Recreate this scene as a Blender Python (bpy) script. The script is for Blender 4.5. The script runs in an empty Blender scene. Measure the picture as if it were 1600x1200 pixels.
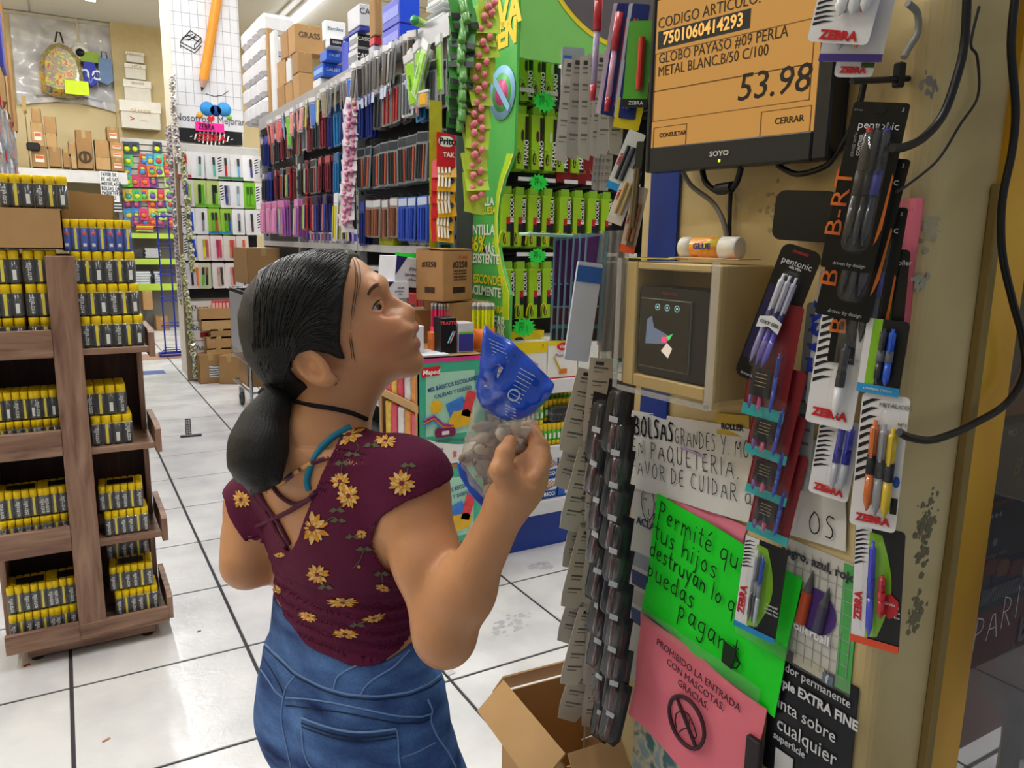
import bpy,math,random
import numpy as np
from mathutils import Vector,Matrix,Euler
random.seed(7)
PI = math.pi
SC = bpy.context.scene
COL = SC.collection

# ---------------------------------------------------------------- camera
CAM_H,FPX = 1.40,1200.0
PITCH,ROLL,YAW = math.radians(10.6),math.radians(0.95),math.radians(30.3)
_fw = Vector((math.sin(YAW)*math.cos(PITCH),math.cos(YAW)*math.cos(PITCH),-math.sin(PITCH)))
_r0 = Vector((math.cos(YAW),-math.sin(YAW),0)); _u0 = _r0.cross(_fw)
_R = _r0*math.cos(ROLL)+_u0*math.sin(ROLL); _U = _u0*math.cos(ROLL)-_r0*math.sin(ROLL)
cam_d = bpy.data.cameras.new('camera'); cam = bpy.data.objects.new('camera',cam_d); COL.objects.link(cam)
cam_d.sensor_width = 36; cam_d.lens = 36*FPX/1600; cam_d.clip_start = 0.02; cam_d.clip_end = 60
mw = Matrix((( _R.x,_U.x,-_fw.x,0),(_R.y,_U.y,-_fw.y,0),(_R.z,_U.z,-_fw.z,CAM_H),(0,0,0,1)))
cam.matrix_world = mw
SC.camera = cam
# ---------------------------------------------------------------- world, exposure, lights
SC.view_settings.view_transform = 'Standard'; SC.view_settings.look = 'None'
SC.view_settings.gamma = 1; SC.view_settings.use_curve_mapping = False
SC.view_settings.exposure = 0.14
SC.cycles.max_bounces = 7; SC.cycles.diffuse_bounces = 4; SC.cycles.transparent_max_bounces = 16
SC.cycles.caustics_reflective = False; SC.cycles.caustics_refractive = False
SC.cycles.sample_clamp_indirect = 4
wd = bpy.data.worlds.new('world'); SC.world = wd; wd.use_nodes = True
wd.node_tree.nodes['Background'].inputs[0].default_value = (0.86,0.93,1.0,1)
wd.node_tree.nodes['Background'].inputs[1].default_value = 0.32
CEIL = 4.45
def area(name,loc,sx,sy,power,color=(0.97,0.985,1.0),rot=(0,0,0)):
    l = bpy.data.lights.new(name,'AREA'); l.shape = 'RECTANGLE'; l.size = sx; l.size_y = sy
    l.energy = power; l.color = color
    o = bpy.data.objects.new(name,l); COL.objects.link(o); o.location = loc; o.rotation_euler = rot
    return o
TUBES = [(x,y) for x in (-1.9,0.6,3.1) for y in ((1.9,4.2,6.5,8.8,11.05) if x > 0 else (1.5,3.9,6.3,8.7,11.05))]
for _x,_y in TUBES:
    area('tube_light',(_x,_y,CEIL-0.16),0.10,1.9,31)

def pt(ax,val,px,py):
    a = (px-800)/FPX; b = -(py-600)/FPX
    r = _fw + a*_R + b*_U; o = Vector((0,0,CAM_H))
    return o + r*((val-o[ax])/r[ax])
def pd(d,px,py):
    return Vector((0,0,CAM_H)) + (_fw + (px-800)/FPX*_R - (py-600)/FPX*_U)*d

# ---------------------------------------------------------------- materials
def lin(c):
    if isinstance(c,str):
        c = c.lstrip('#'); c = tuple(int(c[i:i+2],16)/255 for i in (0,2,4))
    return tuple((v/12.92 if v <= 0.04045 else ((v+0.055)/1.055)**2.4) for v in c[:3])+(1,)
_M = {}
def nd(nt,t,**k):
    n = nt.nodes.new(t)
    for a,b in k.items():
        if a.startswith('i_'): n.inputs[int(a[2:])].default_value = b
        else: setattr(n,a,b)
    return n
def M(c,rough=0.5,metal=0.0,var=0.06,scale=12.0,bump=0.0,bscale=80.0,coat=0.0,emit=0.0,spec=0.36,sss=0.0,key=None):
    k = (c,rough,metal,var,scale,bump,bscale,coat,emit,spec,sss)
    if k in _M: return _M[k]
    m = bpy.data.materials.new('mat_'+(c.lstrip('#') if isinstance(c,str) else 'c')); m.use_nodes = True; nt = m.node_tree
    b = nt.nodes['Principled BSDF']; L = nt.links.new; base = lin(c)
    b.inputs['Roughness'].default_value = rough; b.inputs['Metallic'].default_value = metal
    b.inputs['Specular IOR Level'].default_value = spec
    if coat: b.inputs['Coat Weight'].default_value = coat; b.inputs['Coat Roughness'].default_value = 0.08
    if sss:
        b.inputs['Subsurface Weight'].default_value = sss; b.inputs['Subsurface Radius'].default_value = (0.012,0.005,0.003); b.inputs['Subsurface Scale'].default_value = 1.0
    tc = nd(nt,'ShaderNodeTexCoord'); nz = nd(nt,'ShaderNodeTexNoise'); nz.inputs['Scale'].default_value = scale; nz.inputs['Detail'].default_value = 3
    L(tc.outputs['Object'],nz.inputs['Vector'])
    mx = nd(nt,'ShaderNodeMix',data_type='RGBA'); L(nz.outputs['Fac'],mx.inputs[0])
    mx.inputs[6].default_value = tuple(max(0,v*(1-var*1.6)) for v in base[:3])+(1,); mx.inputs[7].default_value = tuple(min(1,v*(1+var*1.6)) for v in base[:3])+(1,)
    L(mx.outputs[2],b.inputs['Base Color'])
    if bump:
        n2 = nd(nt,'ShaderNodeTexNoise'); n2.inputs['Scale'].default_value = bscale; n2.inputs['Detail'].default_value = 4; L(tc.outputs['Object'],n2.inputs['Vector'])
        bp = nd(nt,'ShaderNodeBump'); bp.inputs['Strength'].default_value = bump; bp.inputs['Distance'].default_value = 0.004
        L(n2.outputs['Fac'],bp.inputs['Height']); L(bp.outputs[0],b.inputs['Normal'])
    if emit:
        b.inputs['Emission Color'].default_value = base; b.inputs['Emission Strength'].default_value = emit
    _M[k] = m; return m
def M_clear(tint='#ffffff',op=0.12,rough=0.08,bump=0.0,bscale=30,gl=1.0):
    k = ('clear',tint,op,rough,bump,bscale,gl)
    if k in _M: return _M[k]
    m = bpy.data.materials.new('clear_plastic'); m.use_nodes = True; nt = m.node_tree; L = nt.links.new
    nt.nodes.remove(nt.nodes['Principled BSDF']); out = nt.nodes['Material Output']
    tr = nd(nt,'ShaderNodeBsdfTransparent'); tr.inputs[0].default_value = lin(tint)
    df = nd(nt,'ShaderNodeBsdfDiffuse'); df.inputs[0].default_value = lin('#e8e8ea')
    g = nd(nt,'ShaderNodeBsdfGlossy'); g.inputs['Roughness'].default_value = rough
    m1 = nd(nt,'ShaderNodeMixShader'); m1.inputs[0].default_value = op; L(tr.outputs[0],m1.inputs[1]); L(df.outputs[0],m1.inputs[2])
    fr = nd(nt,'ShaderNodeFresnel'); fr.inputs[0].default_value = 1.45
    mm = nd(nt,'ShaderNodeMath',operation='MULTIPLY'); mm.inputs[1].default_value = gl; L(fr.outputs[0],mm.inputs[0])
    ge = nd(nt,'ShaderNodeNewGeometry'); iv = nd(nt,'ShaderNodeMath',operation='SUBTRACT'); iv.inputs[0].default_value = 1.0; L(ge.outputs['Backfacing'],iv.inputs[1]); m3 = nd(nt,'ShaderNodeMath',operation='MULTIPLY'); L(mm.outputs[0],m3.inputs[0]); L(iv.outputs[0],m3.inputs[1]); mm = m3
    m2 = nd(nt,'ShaderNodeMixShader'); L(mm.outputs[0],m2.inputs[0]); L(m1.outputs[0],m2.inputs[1]); L(g.outputs[0],m2.inputs[2])
    if bump:
        tc = nd(nt,'ShaderNodeTexCoord'); n2 = nd(nt,'ShaderNodeTexNoise'); n2.inputs['Scale'].default_value = bscale; n2.inputs['Detail'].default_value = 3; n2.inputs['Distortion'].default_value = 1.5
        L(tc.outputs['Object'],n2.inputs['Vector']); bp = nd(nt,'ShaderNodeBump'); bp.inputs['Strength'].default_value = bump; bp.inputs['Distance'].default_value = 0.004
        L(n2.outputs['Fac'],bp.inputs['Height']); L(bp.outputs[0],g.inputs['Normal']); L(bp.outputs[0],fr.inputs['Normal']); L(bp.outputs[0],df.inputs['Normal'])
    L(m2.outputs[0],out.inputs[0]); _M[k] = m; return m
def M_ramp(kind,stops,scale=1.0,rough=0.5,vec=(1,1,1),dist=0.0,detail=2.0,rot=(0,0,0),bump=0.0,interp='LINEAR',coat=0.0,axis='X',spec=0.5,dscale=1.0):
    """pattern material: kind WAVE / NOISE / VORONOI, colour stops [(pos, hex)]"""
    k = (kind,tuple(stops),scale,rough,vec,dist,detail,rot,bump,interp,coat,axis,spec,dscale)
    if k in _M: return _M[k]
    m = bpy.data.materials.new('mat_'+kind.lower()); m.use_nodes = True; nt = m.node_tree; L = nt.links.new; b = nt.nodes['Principled BSDF']
    b.inputs['Roughness'].default_value = rough; b.inputs['Specular IOR Level'].default_value = spec
    if coat: b.inputs['Coat Weight'].default_value = coat
    tc = nd(nt,'ShaderNodeTexCoord'); mp = nd(nt,'ShaderNodeMapping'); mp.inputs['Scale'].default_value = vec; mp.inputs['Rotation'].default_value = rot
    L(tc.outputs['Object'],mp.inputs[0])
    if kind == 'WAVE':
        t = nd(nt,'ShaderNodeTexWave'); t.bands_direction = axis; t.inputs['Distortion'].default_value = dist; t.inputs['Detail'].default_value = detail; t.inputs['Detail Scale'].default_value = dscale
    elif kind == 'VORONOI': t = nd(nt,'ShaderNodeTexVoronoi')
    else:
        t = nd(nt,'ShaderNodeTexNoise'); t.inputs['Detail'].default_value = detail; t.inputs['Distortion'].default_value = dist
    t.inputs['Scale'].default_value = scale; L(mp.outputs[0],t.inputs['Vector'])
    src = t.outputs['Color'] if kind == 'VORONOI' and interp == 'CONSTANT' else (t.outputs['Distance'] if kind == 'VORONOI' else t.outputs['Fac'])
    cr = nd(nt,'ShaderNodeValToRGB'); cr.color_ramp.interpolation = interp; el = cr.color_ramp.elements
    while len(el) < len(stops): el.new(0.5)
    for e,(p,c) in zip(el,stops): e.position = p; e.color = lin(c)
    L(src,cr.inputs[0]); L(cr.outputs[0],b.inputs['Base Color'])
    if bump:
        bp = nd(nt,'ShaderNodeBump'); bp.inputs['Strength'].default_value = bump; bp.inputs['Distance'].default_value = 0.003
        L(src,bp.inputs['Height']); L(bp.outputs[0],b.inputs['Normal'])
    _M[k] = m; return m

# ---------------------------------------------------------------- geometry
def rot2(x,y,a): return (x*math.cos(a)-y*math.sin(a),x*math.sin(a)+y*math.cos(a))
class G:
    def __init__(s): s.v = []; s.f = []; s.m = []; s.sm = []; s.T = None
    def _p(s,p):
        p = Vector(p)
        return tuple(s.T @ p) if s.T is not None else tuple(p)
    def add(s,vs,fs,m=0,smooth=False):
        o = len(s.v); s.v += [s._p(p) for p in vs]
        for f in fs: s.f.append(tuple(i+o for i in f)); s.m.append(m); s.sm.append(smooth)
        return s
    def poly(s,pts,m=0): return s.add(pts,[tuple(range(len(pts)))],m)
    def box(s,c,d,m=0,ch=0.0,R=None):
        hx,hy,hz = d[0]/2,d[1]/2,d[2]/2
        if ch <= 0:
            vs = [(x,y,z) for x in (-hx,hx) for y in (-hy,hy) for z in (-hz,hz)]
            fs = [(0,1,3,2),(4,6,7,5),(0,4,5,1),(2,3,7,6),(0,2,6,4),(1,5,7,3)]
        else:
            ch = min(ch,hx*.9,hy*.9,hz*.9); vs = []; idx = {}
            for sx in (-1,1):
                for sy in (-1,1):
                    for sz in (-1,1):
                        for a in range(3):
                            p = [sx*(hx-(a != 0)*ch),sy*(hy-(a != 1)*ch),sz*(hz-(a != 2)*ch)]
                            idx[(sx,sy,sz,a)] = len(vs); vs.append(tuple(p))
            I = idx; fs = []
            for sg in (-1,1):
                q = [I[(sg,a,b,0)] for a,b in ((-1,-1),(1,-1),(1,1),(-1,1))]; fs.append(tuple(q if sg > 0 else q[::-1]))
                q = [I[(a,sg,b,1)] for a,b in ((-1,-1),(1,-1),(1,1),(-1,1))]; fs.append(tuple(q[::-1] if sg > 0 else q))
                q = [I[(a,b,sg,2)] for a,b in ((-1,-1),(1,-1),(1,1),(-1,1))]; fs.append(tuple(q if sg > 0 else q[::-1]))
            for a in (-1,1):
                for b in (-1,1):
                    q = [I[(a,b,-1,0)],I[(a,b,-1,1)],I[(a,b,1,1)],I[(a,b,1,0)]]; fs.append(tuple(q if a*b > 0 else q[::-1]))
                    q = [I[(a,-1,b,0)],I[(a,-1,b,2)],I[(a,1,b,2)],I[(a,1,b,0)]]; fs.append(tuple(q[::-1] if a*b > 0 else q))
                    q = [I[(-1,a,b,1)],I[(-1,a,b,2)],I[(1,a,b,2)],I[(1,a,b,1)]]; fs.append(tuple(q if a*b > 0 else q[::-1]))
                    for c_ in (-1,1):
                        q = [I[(a,b,c_,0)],I[(a,b,c_,1)],I[(a,b,c_,2)]]; fs.append(tuple(q if a*b*c_ > 0 else q[::-1]))
        if R is not None:
            Rm = R if isinstance(R,Matrix) else Euler(R).to_matrix()
            vs = [tuple(Rm @ Vector(p)) for p in vs]
        return s.add([(p[0]+c[0],p[1]+c[1],p[2]+c[2]) for p in vs],fs,m)
    def b2(s,x0,x1,y0,y1,z0,z1,m=0,ch=0.0): return s.box(((x0+x1)/2,(y0+y1)/2,(z0+z1)/2),(abs(x1-x0),abs(y1-y0),abs(z1-z0)),m,ch)
    def prism(s,pts,y0,y1,m=0,mside=None):
        n = len(pts); A = sum(pts[i][0]*pts[(i+1) % n][1]-pts[(i+1) % n][0]*pts[i][1] for i in range(n))
        if A < 0: pts = pts[::-1]
        if y0 > y1: y0,y1 = y1,y0
        vs = [(p[0],y0,p[1]) for p in pts]+[(p[0],y1,p[1]) for p in pts]
        s.add(vs,[tuple(range(n)),tuple(range(2*n-1,n-1,-1))],m)
        return s.add(vs,[(i,i+n,(i+1) % n+n,(i+1) % n) for i in range(n)],m if mside is None else mside)
    def tube(s,pts,r,n=8,m=0,cap=True,flat=None):
        pts = [Vector(p) for p in pts]; rs = r if isinstance(r,(list,tuple)) else [r]*len(pts)
        up = None; rings = []
        for i,p in enumerate(pts):
            t = (pts[min(i+1,len(pts)-1)]-pts[max(i-1,0)])
            t = t.normalized() if t.length > 1e-9 else Vector((0,0,1))
            if up is None: up = t.orthogonal().normalized() if flat is None else Vector(flat)
            up = (up-t*up.dot(t)); up = up.normalized() if up.length > 1e-6 else t.orthogonal().normalized()
            bn = t.cross(up)
            rings.append([p+(up*math.cos(2*PI*k/n)+bn*math.sin(2*PI*k/n))*rs[i] for k in range(n)])
        vs = [q for rg in rings for q in rg]; fs = []
        for i in range(len(pts)-1):
            for k in range(n): fs.append((i*n+k,i*n+(k+1) % n,(i+1)*n+(k+1) % n,(i+1)*n+k))
        s.add(vs,fs,m,True)
        if cap: s.add(rings[0][::-1],[tuple(range(n))],m); s.add(rings[-1],[tuple(range(n))],m)
        return s
    def cyl(s,p0,p1,r,n=12,m=0,r2=None): return s.tube([p0,p1],[r,r if r2 is None else r2],n,m)
    def lathe(s,prof,n=16,m=0,c=(0,0,0),ax='z',ms=None):
        vs = []; fs = []
        for r,h in prof:
            for k in range(n):
                a = 2*PI*k/n; x,y = r*math.cos(a),r*math.sin(a)
                p = (x,y,h) if ax == 'z' else ((h,x,y) if ax == 'x' else (y,h,x))
                vs.append((p[0]+c[0],p[1]+c[1],p[2]+c[2]))
        o = len(s.v); s.v += [s._p(p) for p in vs]
        for i in range(len(prof)-1):
            for k in range(n):
                s.f.append((o+i*n+k,o+i*n+(k+1) % n,o+(i+1)*n+(k+1) % n,o+(i+1)*n+k)); s.m.append(ms[i] if ms else m); s.sm.append(True)
        for i,rev in ((0,True),(len(prof)-1,False)):
            if prof[i][0] > 1e-5 and abs(prof[i][1]-prof[1 if i == 0 else i-1][1]) > 1e-7:
                q = [o+i*n+k for k in range(n)]; s.f.append(tuple(q[::-1] if rev else q)); s.m.append(ms[min(i,len(prof)-2)] if ms else m); s.sm.append(False)
        return s
    def sheet(s,fn,nu,nv,m=0,th=0.0):
        vs = [fn(i/nu,j/nv) for j in range(nv+1) for i in range(nu+1)]
        fs = [(j*(nu+1)+i,j*(nu+1)+i+1,(j+1)*(nu+1)+i+1,(j+1)*(nu+1)+i) for j in range(nv) for i in range(nu)]
        return s.add(vs,fs,m,True)
    def mesh(s,name,mats):
        me = bpy.data.meshes.new(name); me.from_pydata(s.v,[],s.f)
        for mt in (mats if isinstance(mats,(list,tuple)) else [mats]): me.materials.append(mt)
        me.polygons.foreach_set('material_index',s.m); me.polygons.foreach_set('use_smooth',s.sm); me.update()
        return me
    def obj(s,name,mats,parent=None,loc=(0,0,0),rot=(0,0,0)): return link(s.mesh(name,mats),name,parent,loc,rot)
def link(me,name,parent=None,loc=(0,0,0),rot=(0,0,0),scale=None):
    o = bpy.data.objects.new(name,me); COL.objects.link(o); o.location = loc; o.rotation_euler = rot
    if scale is not None: o.scale = scale
    if parent is not None: o.parent = parent
    return o
def tag(o,label=None,cat=None,group=None,kind=None):
    if label: o['label'] = label
    if cat: o['category'] = cat
    if group: o['group'] = group
    if kind: o['kind'] = kind
    return o
def thing(name,label,cat,loc=(0,0,0),rot=(0,0,0),group=None):
    return tag(link(None,name,None,loc,rot),label,cat,group)
_kids = {}
def dup(o,label=None,loc=None,rot=None,group=None,parent=None,scale=None):
    c = o.copy(); COL.objects.link(c)
    if parent is not None: c.parent = parent
    if loc is not None: c.location = loc
    if rot is not None: c.rotation_euler = rot
    if scale is not None: c.scale = scale
    if label: c['label'] = label
    if group: c['group'] = group
    for ch in o.children: dup(ch,parent=c)
    return c
FX = (0,0,-PI/2)
ORD = ['first','second','third','fourth','fifth','sixth','seventh','eighth','ninth','tenth','eleventh','twelfth','thirteenth','fourteenth','fifteenth','sixteenth','seventeenth','eighteenth','nineteenth','twentieth'] + [str(i)+'th' for i in range(21,60)]
def rr(w,h,r,n=3,x=0,z=0):
    o = []
    for cx,cz,a0 in ((w/2-r,h/2-r,0),(-w/2+r,h/2-r,90),(-w/2+r,-h/2+r,180),(w/2-r,-h/2+r,270)):
        for k in range(n+1):
            a = math.radians(a0+90*k/n); o.append((x+cx+r*math.cos(a),z+cz+r*math.sin(a)))
    return o
_TX = {}
def text(s,size,mat,parent,loc,rot=(0,0,0),name='lettering',align='CENTER',sx=1.0,shear=0.0,bold=0.0,th=0.0004):
    """flat printed lettering, reads from -Y"""
    k = (s,size,align,sx,shear,bold,th,mat.name)
    if k not in _TX:
        c = bpy.data.curves.new('lettering','FONT'); c.body = s; c.size = size; c.align_x = align; c.align_y = 'CENTER'; c.resolution_u = 2
        c.shear = shear; c.offset = bold*size; c.extrude = th
        t = bpy.data.objects.new('tmp',c); me = bpy.data.meshes.new_from_object(t); bpy.data.objects.remove(t)
        me.transform(Matrix.Scale(sx,4,(1,0,0))); me.transform(Matrix.Rotation(PI/2,4,'X')); me.materials.clear(); me.materials.append(mat); _TX[k] = me
    return link(_TX[k],name,parent,loc,rot)
# single-stroke marker lettering (each glyph: strokes in a 0..1 by -0.4..1 box, width)
SF = {
'a': (.62,['.5,.6 .2,.62 .05,.3 .2,.02 .45,.15 .5,.55','.5,.6 .5,.12 .6,0']),'b': (.6,['.08,1 .08,0','.08,.35 .3,.55 .5,.3 .3,0 .08,.1']),
'c': (.5,['.48,.5 .25,.58 .05,.3 .22,0 .48,.08']),'d': (.62,['.5,.55 .2,.58 .05,.28 .2,0 .48,.15','.52,1 .5,0']),
'e': (.58,['.08,.3 .48,.36 .4,.58 .18,.55 .05,.28 .2,0 .5,.08']),'f': (.4,['.4,.95 .2,.95 .15,0','.0,.55 .35,.55']),
'g': (.6,['.5,.58 .2,.6 .05,.3 .2,.05 .48,.2','.5,.6 .5,-.3 .25,-.42 .05,-.3']),'h': (.6,['.08,1 .08,0','.08,.35 .3,.55 .48,.45 .5,0']),
'i': (.22,['.1,.55 .1,0','.1,.78 .11,.8']),'j': (.3,['.18,.55 .16,-.3 -.05,-.35','.18,.78 .19,.8']),'l': (.22,['.1,1 .1,0']),
'm': (.9,['.08,.6 .08,0','.08,.4 .25,.58 .4,.4 .4,0','.4,.4 .6,.58 .75,.4 .78,0']),'n': (.6,['.08,.6 .08,0','.08,.4 .3,.58 .48,.4 .5,0']),
'o': (.6,['.28,.58 .06,.35 .15,.03 .4,.03 .52,.35 .28,.58']),'p': (.6,['.08,.6 .06,-.4','.08,.45 .32,.6 .5,.35 .3,.05 .08,.12']),
'q': (.62,['.5,.6 .2,.62 .05,.3 .2,.05 .5,.2','.52,.6 .5,-.42']),'r': (.45,['.08,.58 .1,0','.1,.35 .25,.55 .42,.52']),
's': (.5,['.44,.52 .2,.6 .08,.42 .4,.2 .3,0 .05,.06']),'t': (.42,['.2,.95 .18,.08 .38,.02','.02,.62 .4,.62']),
'u': (.6,['.06,.58 .08,.1 .28,0 .48,.15','.5,.58 .5,0']),'y': (.55,['.05,.58 .25,.15','.5,.58 .15,-.4']),
'A': (.68,['.03,0 .32,1 .62,0','.12,.35 .52,.35']),'B': (.6,['.08,1 .08,0','.08,1 .45,.9 .42,.58 .1,.52','.1,.52 .52,.42 .48,.05 .08,0']),
'C': (.62,['.55,.88 .3,1 .06,.6 .15,.08 .55,.1']),'D': (.64,['.08,1 .08,0','.08,1 .5,.75 .5,.2 .08,0']),'E': (.52,['.45,1 .08,.97 .08,0 .46,.02','.08,.5 .38,.52']),
'F': (.52,['.48,1 .08,.97 .08,0','.08,.5 .4,.5']),'G': (.66,['.52,.9 .3,1 .06,.6 .15,.05 .5,.08 .55,.45 .32,.45']),'H': (.62,['.08,1 .06,0','.52,1 .5,0','.08,.5 .52,.5']),'I': (.25,['.12,1 .12,0']),
'L': (.5,['.08,1 .06,0 .45,.02']),'M': (.8,['.06,0 .12,1 .38,.3 .64,1 .7,0']),'N': (.66,['.06,0 .1,1 .5,0 .55,1']),'O': (.68,['.32,1 .06,.65 .12,.1 .4,0 .6,.35 .52,.85 .32,1']),
'P': (.58,['.08,1 .06,0','.08,1 .48,.92 .45,.58 .08,.5']),'Q': (.7,['.32,1 .06,.65 .12,.1 .4,0 .6,.35 .52,.85 .32,1','.38,.25 .62,-.05']),'R': (.62,['.08,1 .06,0','.08,1 .48,.92 .45,.58 .08,.5','.2,.5 .54,0']),
'S': (.55,['.48,.92 .2,1 .08,.72 .42,.42 .38,.05 .05,.05']),'T': (.58,['.02,1 .54,.97','.28,.98 .28,0']),'U': (.64,['.08,1 .1,.15 .3,0 .5,.15 .54,1']),'V': (.6,['.04,1 .28,0 .55,1']),'Y': (.6,['.04,1 .28,.5','.55,1 .25,0']),'Z': (.6,['.06,.97 .52,1 .05,.02 .55,.04']),
'.': (.25,['.1,.02 .13,.05']),'/': (.4,['.05,0 .35,1']),'!': (.2,['.1,1 .1,.3','.1,.02 .11,.05']),'$': (.55,['.48,.82 .2,.9 .08,.68 .42,.42 .38,.15 .05,.15','.27,1.05 .25,-.05']),
'0': (.6,['.3,1 .08,.5 .3,0 .5,.5 .3,1']),'1': (.35,['.05,.8 .2,1 .2,0']),'2': (.55,['.06,.8 .28,1 .48,.75 .05,0 .52,.02']),'3': (.55,['.06,.95 .45,.9 .2,.55 .48,.3 .25,0 .05,.1']),'4': (.55,['.4,0 .4,1 .05,.35 .52,.35']),'7': (.5,['.05,1 .48,1 .2,0']),'9': (.55,['.45,.9 .15,1 .08,.6 .42,.6 .45,.95 .4,0']),'#': (.6,['.2,.9 .15,.1','.42,.9 .37,.1','.05,.65 .52,.65','.05,.35 .52,.35']),',': (.2,['.1,.05 .05,-.12']),'z': (.5,['.05,.55 .42,.55 .05,.02 .45,.02']),'v': (.5,['.05,.55 .22,.02 .42,.55']),
}
ACC = {'é': 'e','Á': 'A','ñ': 'n','Í': 'I'}
def scrawl(s,size,w,mat,parent,loc,rot=(0,0,0),name='lettering',sp=.14,jit=.025,seed=1,fn=None,sx=1.0,slope=0.0):
    rnd = random.Random(seed); g = G(); x = 0
    for ch in s:
        if ch == ' ': x += .45*size*sx; continue
        a = ACC.get(ch); wd_,st = SF.get(a or ch,(.5,[]))
        st = list(st)+(['.22,.8 .4,1.02'] if a else [])
        for k in st:
            P = [tuple(map(float,q.split(','))) for q in k.split()]
            P = [((x+(p[0]+rnd.uniform(-jit,jit))*size*sx),(p[1]+rnd.uniform(-jit,jit))*size+slope*x) for p in P]
            if len(P) > 2:
                Q = [P[0]]
                for i in range(len(P)-1):
                    (ax_,az),(bx,bz) = P[i],P[i+1]
                    if i: Q.append((ax_*.75+bx*.25,az*.75+bz*.25))
                    if i < len(P)-2: Q.append((ax_*.25+bx*.75,az*.25+bz*.75))
                Q.append(P[-1]); P = Q
            for i in range(len(P)-1):
                (ax_,az),(bx,bz) = P[i],P[i+1]; dx,dz = bx-ax_,bz-az; l = math.hypot(dx,dz) or 1e-6
                nx,nz = -dz/l*w/2,dx/l*w/2; ex,ez = dx/l*w*.35,dz/l*w*.35
                q = [(ax_-ex-nx,az-ez-nz),(bx+ex-nx,bz+ez-nz),(bx+ex+nx,bz+ez+nz),(ax_-ex+nx,az-ez+nz)]
                g.poly([((fn(a1,b1)) if fn else (a1,0,b1)) for a1,b1 in q][::1])
        x += (wd_+sp)*size*sx
    return g.obj(name,mat,parent,loc,rot)
# ================================================================ ROOM
m_tile = None
def tile_mat():
    m = bpy.data.materials.new('glazed_white_tile'); m.use_nodes = True; nt = m.node_tree; L = nt.links.new; b = nt.nodes['Principled BSDF']
    geo = nd(nt,'ShaderNodeNewGeometry')
    n = nd(nt,'ShaderNodeTexNoise'); n.inputs['Scale'].default_value = 3.0; n.inputs['Detail'].default_value = 6; L(geo.outputs['Position'],n.inputs['Vector'])
    cr = nd(nt,'ShaderNodeValToRGB'); e = cr.color_ramp.elements; e[0].position = .35; e[0].color = lin('#d2d3d7'); e[1].position = .6; e[1].color = lin('#ececee')
    L(n.outputs['Fac'],cr.inputs[0]); L(cr.outputs[0],b.inputs['Base Color'])
    n2 = nd(nt,'ShaderNodeTexNoise'); n2.inputs['Scale'].default_value = 28; n2.inputs['Detail'].default_value = 4; n2.inputs['Distortion'].default_value = .8; L(geo.outputs['Position'],n2.inputs['Vector'])
    bp = nd(nt,'ShaderNodeBump'); bp.inputs['Strength'].default_value = .22; bp.inputs['Distance'].default_value = .004; L(n2.outputs['Fac'],bp.inputs['Height']); L(bp.outputs[0],b.inputs['Normal'])
    b.inputs['Roughness'].default_value = .22; b.inputs['Specular IOR Level'].default_value = .5
    return m
XL,XR,YF,YB = -2.6,4.6,-1.6,13.5
fl = G().b2(XL,XR,YF,YB,-.1,-.004).obj('floor',M('#3c3b40',.8)); tag(fl,kind='structure')
TS,TX0,TY0 = .530,.455,2.045
tm = tile_mat(); tme = G().box((0,0,-.004),(TS-.011,TS-.011,.008),0,.0015).mesh('tile',tm)
band = M('#b08c7c',.3,var=.12,scale=6)
tme2 = G().box((0,0,-.004),(TS-.011,TS-.011,.008),0,.0015).mesh('tile',band)
for i in range(-6,8):
    for j in range(-4,22):
        x,y = TX0+(i+.5)*TS,TY0+(j+.5)*TS
        if x-TS/2 < XL or x+TS/2 > XR or y+TS/2 > YB: continue
        if y > 5 and not (-1.2 < x < 2.2): continue
        if y < 1 and x > 3.4: continue
        link(tme2 if j == 14 else tme,'tile',fl,(x,y,0))
plaster = M('#d9c9a3',.7,var=.05,scale=3)
tag(G().b2(XL,XR,YB,YB+.15,0,CEIL).obj('wall_back',M('#d8c79c',.75,var=.05,scale=2)),kind='structure')
tag(G().b2(XL-.15,XL,YF,YB,0,CEIL).obj('wall_left',plaster),kind='structure')
tag(G().b2(XR,XR+.15,YF,YB,0,CEIL).obj('wall_right',plaster),kind='structure')
ce = tag(G().b2(XL,XR,YF,YB,CEIL,CEIL+.1).obj('ceiling',M('#e9eae8',.8,var=.02)),kind='structure')
for x in (-.1,2.9): G().b2(x-.012,x+.012,YF,YB,CEIL-.012,CEIL).obj('panel_joint',M('#b9b9b5',.6),ce)
for y in (3.5,7.1,10.2): G().b2(XL,XR,y-.012,y+.012,CEIL-.012,CEIL).obj('panel_joint',M('#b9b9b5',.6),ce)
tag(G().b2(XL,XR,YB-.05,YB,CEIL-.06,CEIL-.012).obj('trim_1',M('#c9c6ba',.6)),kind='structure')
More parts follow.
